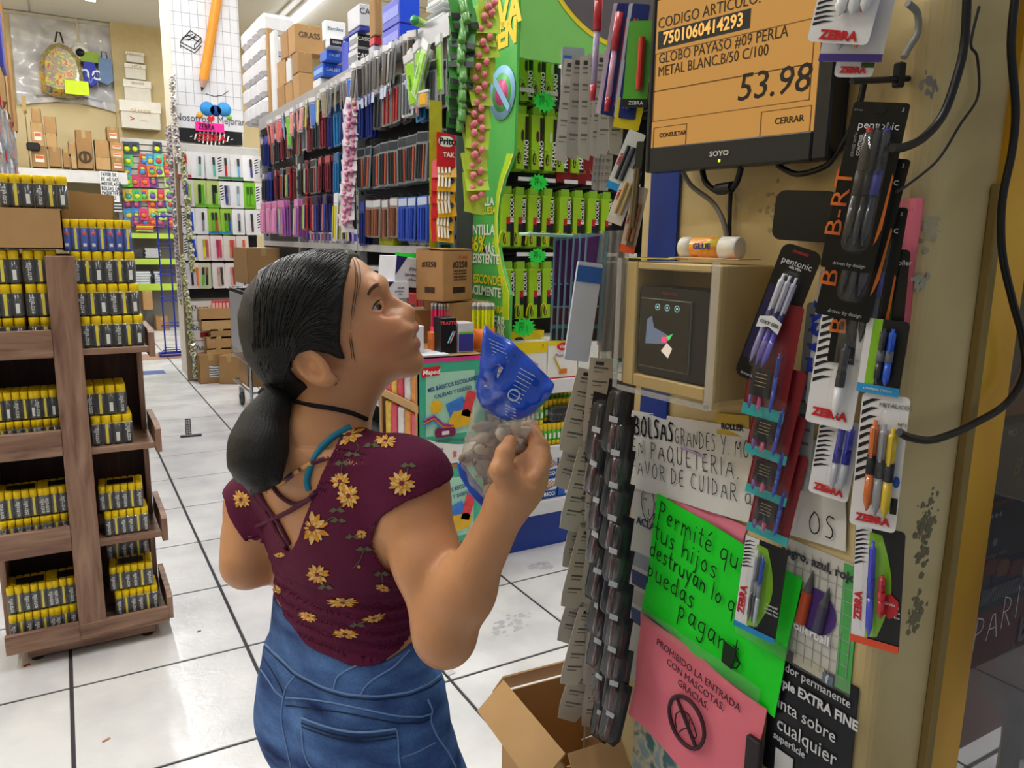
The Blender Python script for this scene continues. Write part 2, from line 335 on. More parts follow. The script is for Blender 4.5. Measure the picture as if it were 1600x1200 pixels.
# fluorescent fixtures
tube_m = M('#ffffff',.4,emit=12.0,var=0)
def fixture():
    t = thing('tube_lamp','x','lamp',(0,0,CEIL),group='fluorescent ceiling lamps')
    G().b2(-.07,.07,-1.0,1.0,-.05,0,0,.01).obj('housing',M('#f1f1ef',.4),t)
    g = G()
    for s in (-.035,.035): G().cyl((s,-.95,-.075),(s,.95,-.075),.014,10).obj('tube',tube_m,t)
    for y in (-.97,.97): G().b2(-.06,.06,y-.015,y+.015,-.1,-.05).obj('lamp_holder',M('#e9e9e6',.4),t)
    return t
f0 = fixture(); fl_lab = ['above the entrance','near the price monitor pillar','over the middle of the shop','before the poster column','at the back wall']
for i,(x,y) in enumerate(TUBES):
    lab = 'white double fluorescent tube lamp %s, %s row on the ceiling' % (fl_lab[i % 5],['outer','aisle','gondola','x'][i//5])
    if i == 0: f0.location = (x,y,CEIL); f0['label'] = lab
    else: dup(f0,lab,(x,y,CEIL))

for lab,px,py,rx,ry,rz in (('large faint grey scuff on the floor tile beside the girl',800,975,.11,.06,.5),('faint round stain on the floor in front of the blue base',845,885,.06,.045,0)):
    q = pt(2,0,px,py); g = G(); rn = random.Random(px)
    for k in range(46):
        a,r = rn.uniform(0,6.28),math.sqrt(rn.random()); x,y,s = rx*r*math.cos(a),ry*r*math.sin(a),rn.uniform(.004,.016)
        g.poly([(x+s*rn.uniform(.6,1.3)*math.cos(2*PI*j/6),y+s*rn.uniform(.4,1)*math.sin(2*PI*j/6),.0006+k*8e-6) for j in range(6)])
    tag(g.obj('floor_scuff',M('#bcbdc4',.5,var=.05),None,(q.x,q.y,0),(0,0,rz)),lab,'stain',kind='stuff')
for lab,px,py,c,w,l,rz in (('orange paper chip on the floor tile near the camera',166,1157,'#c98a5c',.006,.022,.5),('dark scrap on the floor near the wooden stand',311,987,'#5a5a60',.004,.014,.2),('red scrap on the floor beside the foot of the stand',42,1040,'#a02a30',.008,.02,.4),('crumpled clear scrap on the floor behind the jeans',704,1052,'#c9cbd0',.02,.03,.2)):
    q = pt(2,0,px,py); tag(G().box((0,0,.002),(l,w,.003),0,.0008,R=(.1,0,0)).obj('paper_scrap',M(c,.6),None,(q.x,q.y,0),(0,0,rz)),lab,'scrap')
# ================================================================ WOODEN STAND WITH TUBE PACKS
wood = M_ramp('NOISE',[(.30,'#6b4a3a'),(.5,'#8c6a56'),(.7,'#a5826b')],7,.55,vec=(5,5,.55),dist=.8,detail=5,bump=.08)
woodh = M_ramp('NOISE',[(.30,'#6b4a3a'),(.5,'#8c6a56'),(.7,'#a5826b')],7,.55,vec=(.55,5,5),dist=.8,detail=5,bump=.08)
wooddk = M_ramp('NOISE',[(.30,'#4a3228'),(.7,'#6a4b3c')],7,.6,vec=(5,5,.6),dist=.8,detail=5)
SY = 2.78
stand = thing('display_stand','brown wood-grain shop stand with tilted lips, full of yellow-capped tube packs','display stand',(-.015,SY+.18,0))
def sp(g,name,mat): return g.obj(name,mat,stand,(.015,-SY-.18,0))
def Xs_(px,py): return pt(1,SY,px,py).x
def Zs_(px,py): return pt(1,SY,px,py).z
PX0,PX1 = Xs_(125,990),Xs_(167,977)
sp(G().b2(PX0,PX1,SY-.012,SY+.012,.07,1.33,0,.002),'centre_upright',wood)
sp(G().b2(PX0+.02,PX1-.02,SY+.012,SY+.32,.06,1.32,0,.002),'divider',wooddk)
SXL,SXR = -.25,.235
lips = [(516,560),(675,716),(829,868),(990,1018)]
for i,(a,b) in enumerate(lips):
    zt,zb = Zs_(45,a),Zs_(45,b)
    if i == 3: zt,zb = Zs_(20,990),Zs_(20,1020)
    sp(G().b2(SXL,PX0,SY-.020,SY-.002,zb,zt,0,.002),'lip',woodh)
    sp(G().b2(SXL+.01,PX0+.02,SY-.002,SY+.32,zb+.005,zb+.023,0,.001),'shelf',woodh)
shz = [Zs_(180,y) for y in (543,697,841,968)]
for i,z in enumerate(shz):
    w = SXR-.012*0
    sp(G().b2(PX1-.02 if i < 3 else PX0,SXR,SY-.012 if i == 3 else SY-.002,SY+.30,z-.020,z,0,.0015),'shelf',woodh)
    g = G(); x0 = SXR-.004
    pr = [(SY-.006,z-.035),(SY+.29,z-.035),(SY+.29,z+.055),(SY+.03,z+.055),(SY-.006,z+.045)]
    vs = [(x0,a,b) for a,b in pr]+[(x0+.018,a,b) for a,b in pr]; n = len(pr)
    g.add(vs,[tuple(range(n)),tuple(range(2*n-1,n-1,-1))]+[(k,(k+1) % n,(k+1) % n+n,k+n) for k in range(n)]); sp(g,'side_lip',wood)
sp(G().b2(SXL+.01,SXR-.03,SY+.30,SY+.316,.07,1.33),'back_panel',wooddk)
sp(G().b2(SXR-.03,SXR-.012,SY+.20,SY+.316,.06,1.33,0,.0015),'side_upright',wood)
sp(G().b2(SXL,SXL+.018,SY+.05,SY+.316,.06,1.2,0,.0015),'side_upright',wood)
sp(G().b2(SXL,SXR,SY-.015,SY+.005,Zs_(20,1020),Zs_(20,995),0,.002),'bottom_rail',woodh)
sp(G().b2(-.195,.19,SY+.03,SY+.30,.012,.075,0,.002),'base',woodh)
for x in (-.17,.165):
    for y in (SY+.05,SY+.27): sp(G().cyl((x,y,0),(x,y,.014),.018,12),'foot',M('#1a1a1a',.6))
# packs of capped tubes in shrink film
ycap = M('#f2cf10',.38,var=.04); tb = M('#22242a',.18,var=.3,scale=70,coat=.5); tb2 = M('#3a3d44',.15,var=.3,scale=90,coat=.5); ylab = M('#e8d41a',.4); wlab = M('#e9e9e4',.5); film = M_clear('#ffffff',.06,.1,.35,60)
bluel = M('#1c44a8',.3,var=.1,coat=.4); redl = M('#d33a3a',.4)
def tube_mesh(r,h,body):
    g = G(); c = .27*h
    g.lathe([(r*.86,0),(r*.95,.003),(r*.95,h-c)],10,0,ms=[0,0]); return g.mesh('tube',body)
def cap_mesh(r,h):
    g = G(); c = .27*h; g.lathe([(r,h-c),(r,h-.002),(r*.92,h)],10,0); return g.mesh('cap',ycap)
_pk = {}
def pack(nx,ny,p,h,style):
    k = (nx,ny,p,h,style)
    if k in _pk: return dup(_pk[k])
    t = thing('tube_pack','x','pack',group='shrink-wrapped packs of capped tubes'); r = p/2*.97
    body = {'e': tb,'g': tb2,'b': bluel}[style]; tmm,cmm = tube_mesh(r,h,body),cap_mesh(r,h)
    for i in range(nx):
        o = link(tmm,'tube',t,((i-(nx-1)/2)*p,r,0)); link(cmm,'cap',o)
        if i % 3 == 1: G().b2(-r*.28,r*.28,-r-.0006,-r*.9,.006,h*.72,0).obj('label_stripe',ylab,o)
        elif style == 'b':
            g = G(); g.lathe([(.0001,-r-.0004),(r*.55,-r-.0004),(r*.55,-r*.9)],10,0,(0,0,h*.55),'y'); g.obj('label_stripe',redl,o)
            G().b2(-r*.4,r*.4,-r-.0005,-r*.9,.014,.024,0).obj('label_stripe',wlab,o)
        elif i % 3 == 0 or style == 'g': text('estrella',h*.2,wlab,o,(0,-r-.0006,h*.36),(0,-PI/2,0),sx=.9)
        else: G().b2(-r*.35,r*.35,-r-.0006,-r*.9,h*.12,h*.42,0).obj('bar_code',wlab,o)
    g = G()
    for j in range(1,ny):
        for i in range(nx):
            c = ((i-(nx-1)/2)*p,r+j*p*.95,0); cc = .27*h
            g.lathe([(r*.95,0),(r*.95,h-cc)],6,0,c); g.lathe([(r,h-cc),(r,h-.002),(r*.92,h)],8,1,c)
    o = g.obj('tubes_behind',[body,ycap],t); o['kind'] = 'stuff'
    w,d = nx*p,ny*p*.95
    G().box((0,d/2,h*.40),(w+.003,d+.004,h*.72),0,.004).obj('shrink_film',film,t)
    if style == 'g': G().b2(-w*.3,w*.3,d*.2,d*.7,h,h+.0015).obj('top_label',M('#25262b',.3),t)
    _pk[k] = t; return t
def put_pack(label,pxc,py,Y,nx,ny,p,h,style,rz=0,dz=0):
    q = pt(1,Y,pxc,py); t = pack(nx,ny,p,h,style); t['label'] = label; t.location = (q.x,Y,q.z+dz); t.rotation_euler = (0,0,rz); return t
def stackpk(items,Y,z,nx,ny,p,h,style,pxs,labels):
    for k,(px,lab) in enumerate(zip(pxs,labels)):
        zz = z+k*(h+.0015); t = pack(nx,ny,p,h,style); t['label'] = lab
        x = px; t.location = (x,Y+.004*k,zz)
YL = 'yellow-capped tubes'
z1 = shz[0]; PW = .0305
stackpk(0,SY+.012,z1,6,4,PW,.101,'e',[.130,.124,.118],['pack of %s on the upper stand shelf by the aisle, %s' % (YL,a) for a in ('lowest','middle','topmost')])
t = pack(8,4,.0245,.098,'b'); t['label'] = 'pack of blue-bodied tubes with yellow caps on top of the stand by the aisle'; t.location = (.108,SY+.02,z1+3*.1025)
g = G(); g.b2(.0,.215,SY+.02,SY+.115,0,.014); 
zl = Zs_(45,560)+.023+.0
zz0 = zl-.0
for k in range(3):
    for j,(x,n,w) in enumerate(((-.20,6,'outer'),(-.055,3,'inner'))):
        t = pack(n,4,PW,.101,'e'); t['label'] = 'pack of %s in the top open bay, %s column, %s one' % (YL,w,['lowest','middle','upper'][k]); t.location = (x-.0*k,SY+.014,zl+k*.1028)
for i,(a,b) in enumerate(lips[1:]):
    zb = (Zs_(45,b) if i < 2 else Zs_(20,1020))+.024
    for k in range(2):
        for j,(x,n,w) in enumerate(((-.185+.018*i,6,'outer'),(-.062+.012*(i-1),4,'inner'))):
            if n == 4: x = PX0+.005-.03
            if n == 6: x = PX0-.125-.002*i
            st = 'e' if i == 0 else 'g'; n2 = n
            t = pack(n2,5,.0222,.091,st); t['label'] = 'small pack of %s behind the %s lip, %s column, %s one' % (YL,['second','third','bottom'][i],w,['lower','upper'][k]); t.location = (x,SY+.02+.01*k,zb+k*.0925)
for i,ks in enumerate((2,2,3)):
    z = shz[i+1]
    for k in range(ks):
        n = 4 if i == 0 else 6; p = .031 if i == 0 else .0225; h = .099 if i == 0 else .086
        t = pack(n,5,p,h,'e' if i == 0 else 'g'); t['label'] = 'pack of %s on the %s aisle-side shelf, %s' % (YL,['second','third','bottom'][i],['lowest','second up','topmost at the back'][k] if ks == 3 else ['lower','upper'][k])
        xx = .105+.004*i*3-(k*.012 if k < 2 else .012); t.location = (xx+(.010 if i else 0),SY+.02+(.012*k if k < 2 else .10),z+min(k,1)*(h+.001)+(.0 if k < 2 else h*.9)); t.rotation_euler = (0,0,-.06 if k == 1 and i else 0)
# cartons and packs on top
def carton_tex(c='#b08a5c'): return M(c,.8,var=.08,scale=10,bump=.06,bscale=120)
kraft = carton_tex(); kraft2 = carton_tex('#a17c50'); kraft3 = carton_tex('#bd9868'); tape = M('#b59a63',.25,coat=.3)
def carton(name,label,w,d,h,loc,rz=0,mat=None,open_=False,cat='box',group=None,taped=True,mark=None,mcol=None):
    t = thing(name,label,cat,loc,(0,0,rz),group); mat = mat or kraft; T_ = .004
    g = G(); g.b2(-w/2,w/2,-d/2,-d/2+T_,0,h); g.b2(-w/2,w/2,d/2-T_,d/2,0,h); g.b2(-w/2,-w/2+T_,-d/2,d/2,0,h); g.b2(w/2-T_,w/2,-d/2,d/2,0,h); g.b2(-w/2,w/2,-d/2,d/2,0,T_)
    g.obj('carton_wall',mat,t)
    if not open_:
        for s in (-1,1):
            g = G(); g.b2(-w/2,w/2,0 if s > 0 else -d/2,d/2 if s > 0 else -.001,h,h+T_); g.obj('flap',mat,t)
        if taped: G().b2(-.022,.022,-d/2-.0008,d/2+.0008,h*.80,h+T_+.0006).b2(-w/2*.0-.022,.022,-d/2-.0009,-d/2,h*.8,h).obj('tape',tape,t) if w < d else G().b2(-w/2-.0006,w/2+.0006,-.022,.022,h+.001,h+T_+.0006).obj('tape',tape,t)
    else:
        for s in (-1,1):
            g = G(); g.box((s*(w/2+h*.10),0,h+.0),(h*.28,d-.004,T_),0,R=(0,s*.75,0)); g.obj('flap',mat,t)
        for s in (-1,1):
            g = G(); g.box((0,s*(d/2+h*.10),h),(w-.004,h*.28,T_),0,R=(-s*.9,0,0)); g.obj('flap',mat,t)
    if mark: text(mark[0],mark[1],mcol or M('#4a3520',.8),t,(mark[2],-d/2-.0008,mark[3]))
    return t
q = pt(1,SY+.0,106,378)
carton('cardboard_carton','long brown cardboard carton lying on top of the wooden stand',.46,.26,.118,(q.x-.24,SY+.135,zl+3*.1028+.002),0,kraft)
t = pack(6,4,PW,.098,'e'); t['label'] = 'pack of yellow-capped tubes sitting on the long carton on the stand'; t.location = (pt(1,SY+.03,55,331).x,SY+.03,zl+3*.1028+.1255)
zt_ = z1+3*.1025
c_ = carton('cardboard_carton','tilted brown carton lying behind the packs on the stand top',.20,.14,.10,(pt(1,SY+.24,118,318).x,SY+.24,zt_+.085),.2,kraft2)
c_.rotation_euler = (0,.08,.1)
t = pack(4,2,.031,.083,'b'); t['label'] = 'half-hidden pack of capped tubes under the tilted carton on the stand'; t.location = (pt(1,SY+.21,118,325).x,SY+.21,zt_)
# ================================================================ BACK OF THE SHOP
WY = YB-.012
def P1(px,py,Y): return pt(1,Y,px,py)
# translucent sheet hung on the back wall
a,b = P1(14,22,WY),P1(182,178,WY)
g = G(); g.sheet(lambda u,v: (a.x+(b.x-a.x)*u,WY-.03-.02*math.sin(u*19+3*math.sin(v*6))-.012*math.sin(v*31+u*8),b.z+(a.z-b.z)*v+(.10*math.sin(u*3) if v < .1 else 0)),40,24)
tag(g.obj('plastic_sheet',M_ramp('NOISE',[(.35,'#b9bcc2'),(.55,'#cfcfd6'),(.7,'#e6e6ea')],1.6,.22,dist=1.5,detail=4,bump=.6,coat=.5)),'wrinkled translucent plastic sheet hanging over the back wall','sheet')
# wall strip and hanging box samples
c0_ = P1(176,100,WY-.10); tag(G().b2(c0_.x,c0_.x+.9,WY-.10,WY,0,CEIL).obj('wall_pier',M('#cdbb8e',.75)),kind='structure')
PY = WY-.11
def wb(px0,py0,px1,py1,lab,lid=.35,lettered=None,dep=.10):
    a,b = P1(px0,py0,PY),P1(px1,py1,PY); w,h = b.x-a.x,a.z-b.z
    t = thing('white_box',lab,'box',((a.x+b.x)/2,PY,b.z),group='white lidded boxes hung on the back wall')
    G().b2(-w/2*.94,w/2*.94,-dep,0,0,h*(1-lid),0,.004).obj('box_body',M('#dedbd0',.6),t)
    G().b2(-w/2,w/2,-dep-.012,0,h*(1-lid),h,0,.004).obj('lid',M('#ebe8dd',.6),t)
    if lettered: text(lettered[0],lettered[1],M(lettered[2],.6),t,(0,-dep-.013,h*lettered[3]))
    return t
wb(195,82,225,101,'smallest white box hung highest on the back wall',.3,('MEDIANO',.045,'#a9873e',.75))
wb(193,100,228,127,'second smallest white box hung on the back wall',.3,('CHICA',.06,'#a9873e',.8))
wb(191,125,237,162,'third white lidded box going down the back wall',.35,('GRANDE',.045,'#8d7430',.85))
t = wb(184,158,251,206,'largest white lidded box hung lowest on the back wall',.4,('GRANDE',.07,'#a9873e',.62),.2)
text('>',.13,M('#c33b35',.6),t,(-.12,-.205,.13)); text('—',.09,M('#c99a94',.6),t,(.04,-.205,.12))
# camera, backpack, bags
q = P1(125,84,WY-.1); t = thing('security_camera','white dome security camera on the back wall above the backpack','camera',(q.x,WY-.04,q.z))
G().box((0,0,.10),(.14,.10,.14),0,.02).obj('mount',M('#e7e5e0',.5),t)
G().lathe([(.12,0),(.13,-.04),(.12,-.10),(.08,-.14)],20,0,(0,0,0),'y').obj('housing',M('#eceae6',.4),t)
G().lathe([(.06,-.13),(.055,-.165),(.03,-.18),(.0001,-.185)][::1],16,0,(0,0,0),'y').obj('lens',M('#15161a',.1),t)
G().tube([(0,.02,.16),(-.02,.02,.6),(0,.02,1.1)],.02,8).obj('conduit',M('#ddd5c0',.6),t)
q = P1(100,150,WY-.3); t = thing('backpack','colourful backpack in clear plastic hung on the back wall','backpack',(q.x,WY-.12,q.z))
g = G(); out = [(-.27,.05),(-.28,.35),(-.24,.55),(-.12,.70),(0,.74),(.12,.70),(.24,.55),(.28,.3),(.26,.04),(.1,0),(-.1,0)]
for k,(s,y) in enumerate(((1,-.02),(.98,-.10),(.9,-.17),(.7,-.20))): pass
n = len(out); rings = []
for s,y in ((.98,.08),(1,-.02),(.95,-.13),(.75,-.19)): rings.append([(p[0]*s,y,(p[1]-.35)*s+.35) for p in out])
vs = [p for r in rings for p in r]; g.add(vs,[(i*n+k,(i+1)*n+k,(i+1)*n+(k+1) % n,i*n+(k+1) % n) for i in range(3) for k in range(n)],0,True); g.poly(rings[-1])
g.obj('bag_body',M_ramp('NOISE',[(.35,'#b8423c'),(.42,'#d9c24a'),(.5,'#6f8d4e'),(.58,'#b9897b'),(.66,'#3f6b78')],11,.3,dist=1,detail=4,coat=.5),t)
G().tube([(-.05,-.05,.74),(-.02,-.05,.88),(.02,-.05,.88),(.05,-.05,.74)],.012,6).obj('handle',M('#333',.6) if False else M('#333333',.6),t)
G().b2(.02,.32,-.222,-.215,.03,.22).obj('price_card',M('#d8f52e',.6),t)
q = P1(140,135,WY-.2)
def hung_bag(name,lab,px0,py0,px1,py1,mat,parts=()):
    a,b = P1(px0,py0,WY-.2),P1(px1,py1,WY-.2); w,h = b.x-a.x,a.z-b.z
    t = thing(name,lab,'bag',((a.x+b.x)/2,WY-.15,b.z)); g = G()
    g.prism([(-w*.5,h*.12),(-w*.38,h),(w*.42,h),(w*.5,h*.18),(w*.1,0)],-.07,.05); g.obj('bag_body',mat,t)
    G().tube([(-w*.2,0,h),(-w*.15,0,h+.10),(w*.15,0,h+.10),(w*.2,0,h)],.008,6).obj('handle',M('#2b3f66',.6),t); return t,w,h
t,w,h = hung_bag('cloth_bag','royal blue bag with white letters hanging beside the security camera',128,96,153,136,M('#1b2fae',.5))
text('nc',.30,M('#e8ecf8',.5),t,(0,-.075,h*.55)); text('V',.2,M('#5c74d0',.5),t,(.0,-.075,h*.25))
G().b2(-.10,.14,-.05,.03,h,h+.14).obj('bag_top',M('#8fae3b',.6),t)
hung_bag('cloth_bag','faded denim-blue bag hanging next to the royal blue bag',151,90,178,134,M('#6c87b0',.7,var=.15))
# cartons on the ledge
LY = 12.6
lg = P1(50,263,LY); rg = P1(194,268,LY)
t = thing('ledge_shelf','long white ledge under the small cartons at the back wall','shelf',(.3,LY+.3,lg.z))
G().b2(-.95,.62,-.35,.55,-.05,0,0,.005).obj('board',M('#e2e2e0',.5),t); G().b2(-.95,.62,-.36,-.33,-.16,0).obj('fascia',M('#dcdcdc',.5),t)
for x in (-.9,-.2,.5): G().b2(x,x+.05,.0,.5,-lg.z,-.05).obj('support',M('#9a9a98',.5),t)
def bk(px0,py0,px1,py1,lab,m=None,lbl=None,d=.35,mark=None,Y=LY,tall=False):
    a,b = P1(px0,py0,Y),P1(px1,py1,Y); w,h = b.x-a.x,a.z-b.z
    t = carton('cardboard_box',lab,w,d,h,((a.x+b.x)/2,Y+d/2,b.z),0,m or kraft,group='small cartons on the back ledge')
    if lbl: G().b2(-w*.28,w*.30,-d/2-.004,-d/2-.001,h*.25,h*.6).b2(-w*.25,w*.27,-d/2-.006,-d/2-.004,h*.42,h*.56,1).obj('label',[M('#e9e3d8',.6),M('#d9692c',.6)],t)
    if mark: 
        g = G(); g.lathe([(.05,-d/2-.003),(.085,-d/2-.003)],16,0,(0,0,h*.3),'y')
        g.b2(-.02,.02,-d/2-.004,-d/2-.002,h*.3-.05,h*.3+.05); g.obj('stamp',M('#4a3b2a',.8),t)
    return t
KM = [kraft,kraft2,kraft3]
for i,(a,b,c,d,lab,lbl,mk) in enumerate([
    (36,150,47,262,'tall narrow carton at the shelving end of the back ledge',0,0),(48,228,75,262,'carton with an orange sticker at the foot of the first stack on the ledge',1,0),(47,191,70,229,'carton in the middle of the first stack on the ledge, orange label',1,0),(48,169,65,192,'plain carton topping the first stack on the back ledge',0,0),
    (75,230,97,261,'carton at the foot of the second stack on the ledge',0,0),(71,208,90,231,'middle carton of the second stack on the ledge',0,0),(68,182,89,209,'taped carton topping the second stack on the ledge',0,0),
    (97,233,110,262,'small dented carton between the second stack and the tall box',0,0),(110,241,121,264,'small carton tight against the tall stamped box',0,0),(106,221,119,242,'little carton perched beside the top of the tall stamped box',0,0),
    (117,203,147,264,'tall carton with a round black stamp on the back ledge',0,1),(149,246,174,266,'lower carton of the pair beside the tall stamped box',0,0),(147,218,172,247,'upper carton of the pair beside the tall stamped box',0,0),
    (173,247,195,268,'bottom labelled carton of the end stack near the slat wall',1,0),(172,235,194,248,'second labelled carton of the end stack near the slat wall',1,0),(171,222,193,236,'third labelled carton of the end stack near the slat wall',1,0),(166,198,187,223,'open labelled carton topping the end stack near the slat wall',1,0)]):
    bk(a,b,c,d,lab,KM[i % 3],lbl,.30,mk)
a = P1(52,229,LY-.05); tag(G().box((a.x,LY-.032,a.z),(.16,.06,.11),0,.02).obj('black_pouch',M('#1d1d1f',.5)),'small black pouch hanging in front of the first carton stack','pouch')
# handwritten notice
a,b = P1(155,267,12.52),P1(187,316,12.52); t = thing('paper_notice','white handwritten notice about leaving backpacks, hung below the back ledge','notice',((a.x+b.x)/2,12.52,b.z))
w,h = b.x-a.x,a.z-b.z; G().b2(-w/2,w/2,0,.004,0,h).obj('paper',M('#eceef0',.7),t)
for i,s in enumerate(['FAVOR DE','DEJAR LAS','MOCHILAS Y','BOLSAS EN','PAQUETERIA','GRACIAS']): scrawl(s,.047,.008,M('#3b4052',.8),t,(-w*.43,-.002,h*.84-i*h*.152),seed=i,sx=.75)
tag(G().b2(-.6,.62,11.95,12.5,P1(150,332,12).z-.03,P1(150,332,12).z).b2(-.6,-.57,11.95,12.5,0,1.6).b2(.59,.62,11.95,12.5,0,1.6).obj('low_shelf',M('#9c9c9a',.5)),'grey low shelf under the back ledge with paper reams','shelf')
for i,(x0,x1) in enumerate(((148,162),(163,176),(177,191))):
    a,b = P1(x0,316,12),P1(x1,331,12); t = thing('paper_stack','stack of notebooks under the paper notice, %s one from the wooden stand' % ORD[i],'stack',((a.x+b.x)/2,12.1,b.z),group='stacks under the back ledge')
    for k in range(6): G().box((0,0,(k+.5)*(a.z-b.z)/6),(b.x-a.x-.01*(k % 2),.25,(a.z-b.z)/6*.8),0,.002).obj('notebook',M(['#cfd3da','#3b3d44'][k % 2],.6),t)
# slat wall with toy cards
SWY = 12.9
a,b = P1(190,214,SWY),P1(275,352,SWY)
t = thing('slat_wall','pale slat wall covered with bright toy cards at the back','display wall',((a.x+b.x)/2,SWY,0))
w = b.x-a.x+.3; zt,zb = a.z,b.z; n = 14
for k in range(n):
    z = zb+(zt-zb)*(k+.5)/n; G().b2(-w/2+.1,w/2+.1,0,.03,z-(zt-zb)/n*.42,z+(zt-zb)/n*.42,0,.002).obj('slat',M('#d2d0c6',.5),t)
G().b2(-w/2+.1,w/2+.1,.03,.06,0,zt).obj('backing',M('#8d8b84',.6),t)
toyc = ['#d8e83a','#d24a7a','#7a4fb0','#5fbf5a','#e27a3a','#3f8fd0','#e0c84a','#b9d870','#c24a4a','#58c0b0']
def toy_card(c1,c2,c3):
    o = G().prism(rr(.125,.17,.012,2,0,-.085),-.004,0).mesh('toy_card',M(c1,.5,var=.2,scale=40)); g = G()
    g.lathe([(.0001,-.02),(.03,-.018),(.045,-.004)],8,0,(0,0,-.10),'y'); g.box((0,-.012,-.05),(.05,.015,.03),1,.004)
    return o,g.mesh('toy',[M(c2,.3,coat=.4),M(c3,.3,coat=.4)])
tk = [toy_card(toyc[i],toyc[(i*3+1) % 10],toyc[(i*7+4) % 10]) for i in range(10)]
tk[0] = toy_card('#3c4a63','#d9ee28','#20252c'); tk[2] = toy_card('#6a4a8a','#c25a88','#7fae55')
rnd = random.Random(11); nm = ['top','second','third','fourth','fifth','sixth','seventh','lowest']
for r,y in enumerate((222,241,258,274,296,309,326,337)):
    for c in range(7):
        px = 197+c*12.5+rnd.uniform(-2,2)+r*.6
        if px > 272 or (r == 0 and c in (2,3)) or rnd.random() < .08: continue
        q = P1(px,y,SWY-.02); k = 0 if r == 0 else rnd.randrange(1,10)
        o = link(tk[k][0],'toy_card',None,(q.x,SWY-.04-.05*rnd.random(),q.z),(0,rnd.uniform(-.12,.12),0)); link(tk[k][1],'toy',o)
        tag(o,'bright toy card on the slat wall, %s row, %s from the paper notice' % (nm[r],ORD[c]),'toy','toy cards on the back slat wall')
# shelves below the slat wall
for i,(y,gy) in enumerate(((368,'#b8d84a'),(408,'#b8d84a'),(448,'#b8d84a'))):
    a,b = P1(195,y-4,12.6),P1(272,y+4,12.6)
    t = thing('back_shelf','grey shelf with a lime price rail below the toys, %s one' % ['upper','middle','lower'][i],'shelf',((a.x+b.x)/2,12.6,b.z))
    G().b2(-.7,.6,0,.4,0,.03).obj('board',M('#a8a8a4',.5),t); G().b2(-.7,.6,-.012,0,-.01,a.z-b.z).obj('price_rail',M(gy,.5),t)
tag(G().b2(.4,2.0,12.97,12.99,0,P1(230,352,12.98).z).obj('wall_panel',M('#b7b5ab',.6)),kind='structure')
for i,(x0,y0,x1,y1,c,lab) in enumerate([(205,390,222,403,'#4b4b50','dark stack of magazines on the middle lime-railed shelf'),(226,388,250,403,'#d6d8dc','white stack of paper on the middle lime-railed shelf'),(204,424,236,444,'#dde3ea','white ream stack on the lower lime-railed shelf'),(240,424,252,444,'#c8cfd8','narrow white ream stack beside the dark bottle'),(212,350,240,362,'#c9b65a','heap of assorted small toys on the upper lime-railed shelf')]):
    a,b = P1(x0,y0,12.65),P1(x1,y1,12.65); n = 5; t = thing('paper_stack',lab,'stack',((a.x+b.x)/2,12.75,b.z))
    for k in range(n): G().box((.01*(k % 2),0,(k+.5)*(a.z-b.z)/n),(b.x-a.x,.22,(a.z-b.z)/n*.82),0,.002).obj('sheaf',M(c if i < 4 else toyc[k*2],.6,var=.12),t)
a,b = P1(236,423,12.6),P1(241,444,12.6); g = G(); g.lathe([(.03,0),(.03,.10),(.012,.13),(.012,.18)],10); tag(g.obj('bottle',M('#15161a',.3),None,((a.x+b.x)/2,12.63,b.z)),'small dark bottle among the paper reams at the back','bottle')
for i,(x0,y0,x1,y1,lab) in enumerate([(222,456,240,484,'brown carton on the floor below the lowest lime-railed shelf'),(241,466,263,486,'low brown carton on the floor beside the blue wire rack')]):
    a,b = P1(x0,y0,12.4),P1(x1,y1,12.4); carton('cardboard_box',lab,b.x-a.x,.4,a.z-max(b.z,0)-.0,((a.x+b.x)/2,12.6,0.0 if b.z < .3 else b.z),0,KM[i])
# blue wire rack
a = P1(247,340,9.8); t = thing('wire_rack','tall blue wire rack in the aisle in front of the back shelves','rack',(1.02,9.8,0)); bw = M('#23339c',.4)
for x in (-.03,.09): G().cyl((x,0,.02),(x-.0,0,1.62),.009,8).obj('upright',bw,t)
for k,z in enumerate((.06,.35,.65,.95,1.25,1.6)):
    g = G(); g.tube([(-.06,-.16,z),(.12,-.16,z),(.12,.0,z),(-.06,0,z),(-.06,-.16,z)],.006,6); g.tube([(-.06,-.16,z+.05),(.12,-.16,z+.05)],.005,6); g.obj('tray',bw,t)
g = G(); g.tube([(-.1,-.18,.02),(.16,-.18,.02),(.16,.05,.02),(-.1,.05,.02),(-.1,-.18,.02)],.014,6); g.obj('base',bw,t)

# ================================================================ POSTER COLUMN AND PEN CARD WALL
CX0,CX1,CY = 1.015,1.625,8.0
pil = tag(G().b2(CX0,CX1,CY,CY+.6,0,CEIL).obj('wall_column',M('#e6e2d4',.6)),kind='structure')
t = thing('poster','tall white squared-paper poster with a giant pencil on the column','poster',((CX0+CX1)/2,CY-.012,2.38)); hw = (CX1-CX0)/2
G().b2(-hw+.01,hw,0,.01,0,CEIL-2.40).obj('paper',M('#e3e5ea',.45),t)
g = G(); gl_ = M('#a9adb8',.6)
for k in range(9): x = -hw+.04+k*.07; g.b2(x-.002,x+.002,-.0015,0,.2,CEIL-2.42)
for k in range(16): z = .2+k*.115; g.b2(-hw+.01,hw,-.0015,0,z-.002,z+.002)
o = g.obj('grid_lines',gl_,t)
a,b = P1(339,0,CY-.03),P1(318,125,CY-.03); d = (b-a).normalized(); up = a-d*.55; o_ = Vector(t.location)
g = G(); g.tube([up-o_,b-o_-d*0],.042,6,0); g.obj('pencil_shaft',M('#e39428',.35,var=.08),t)
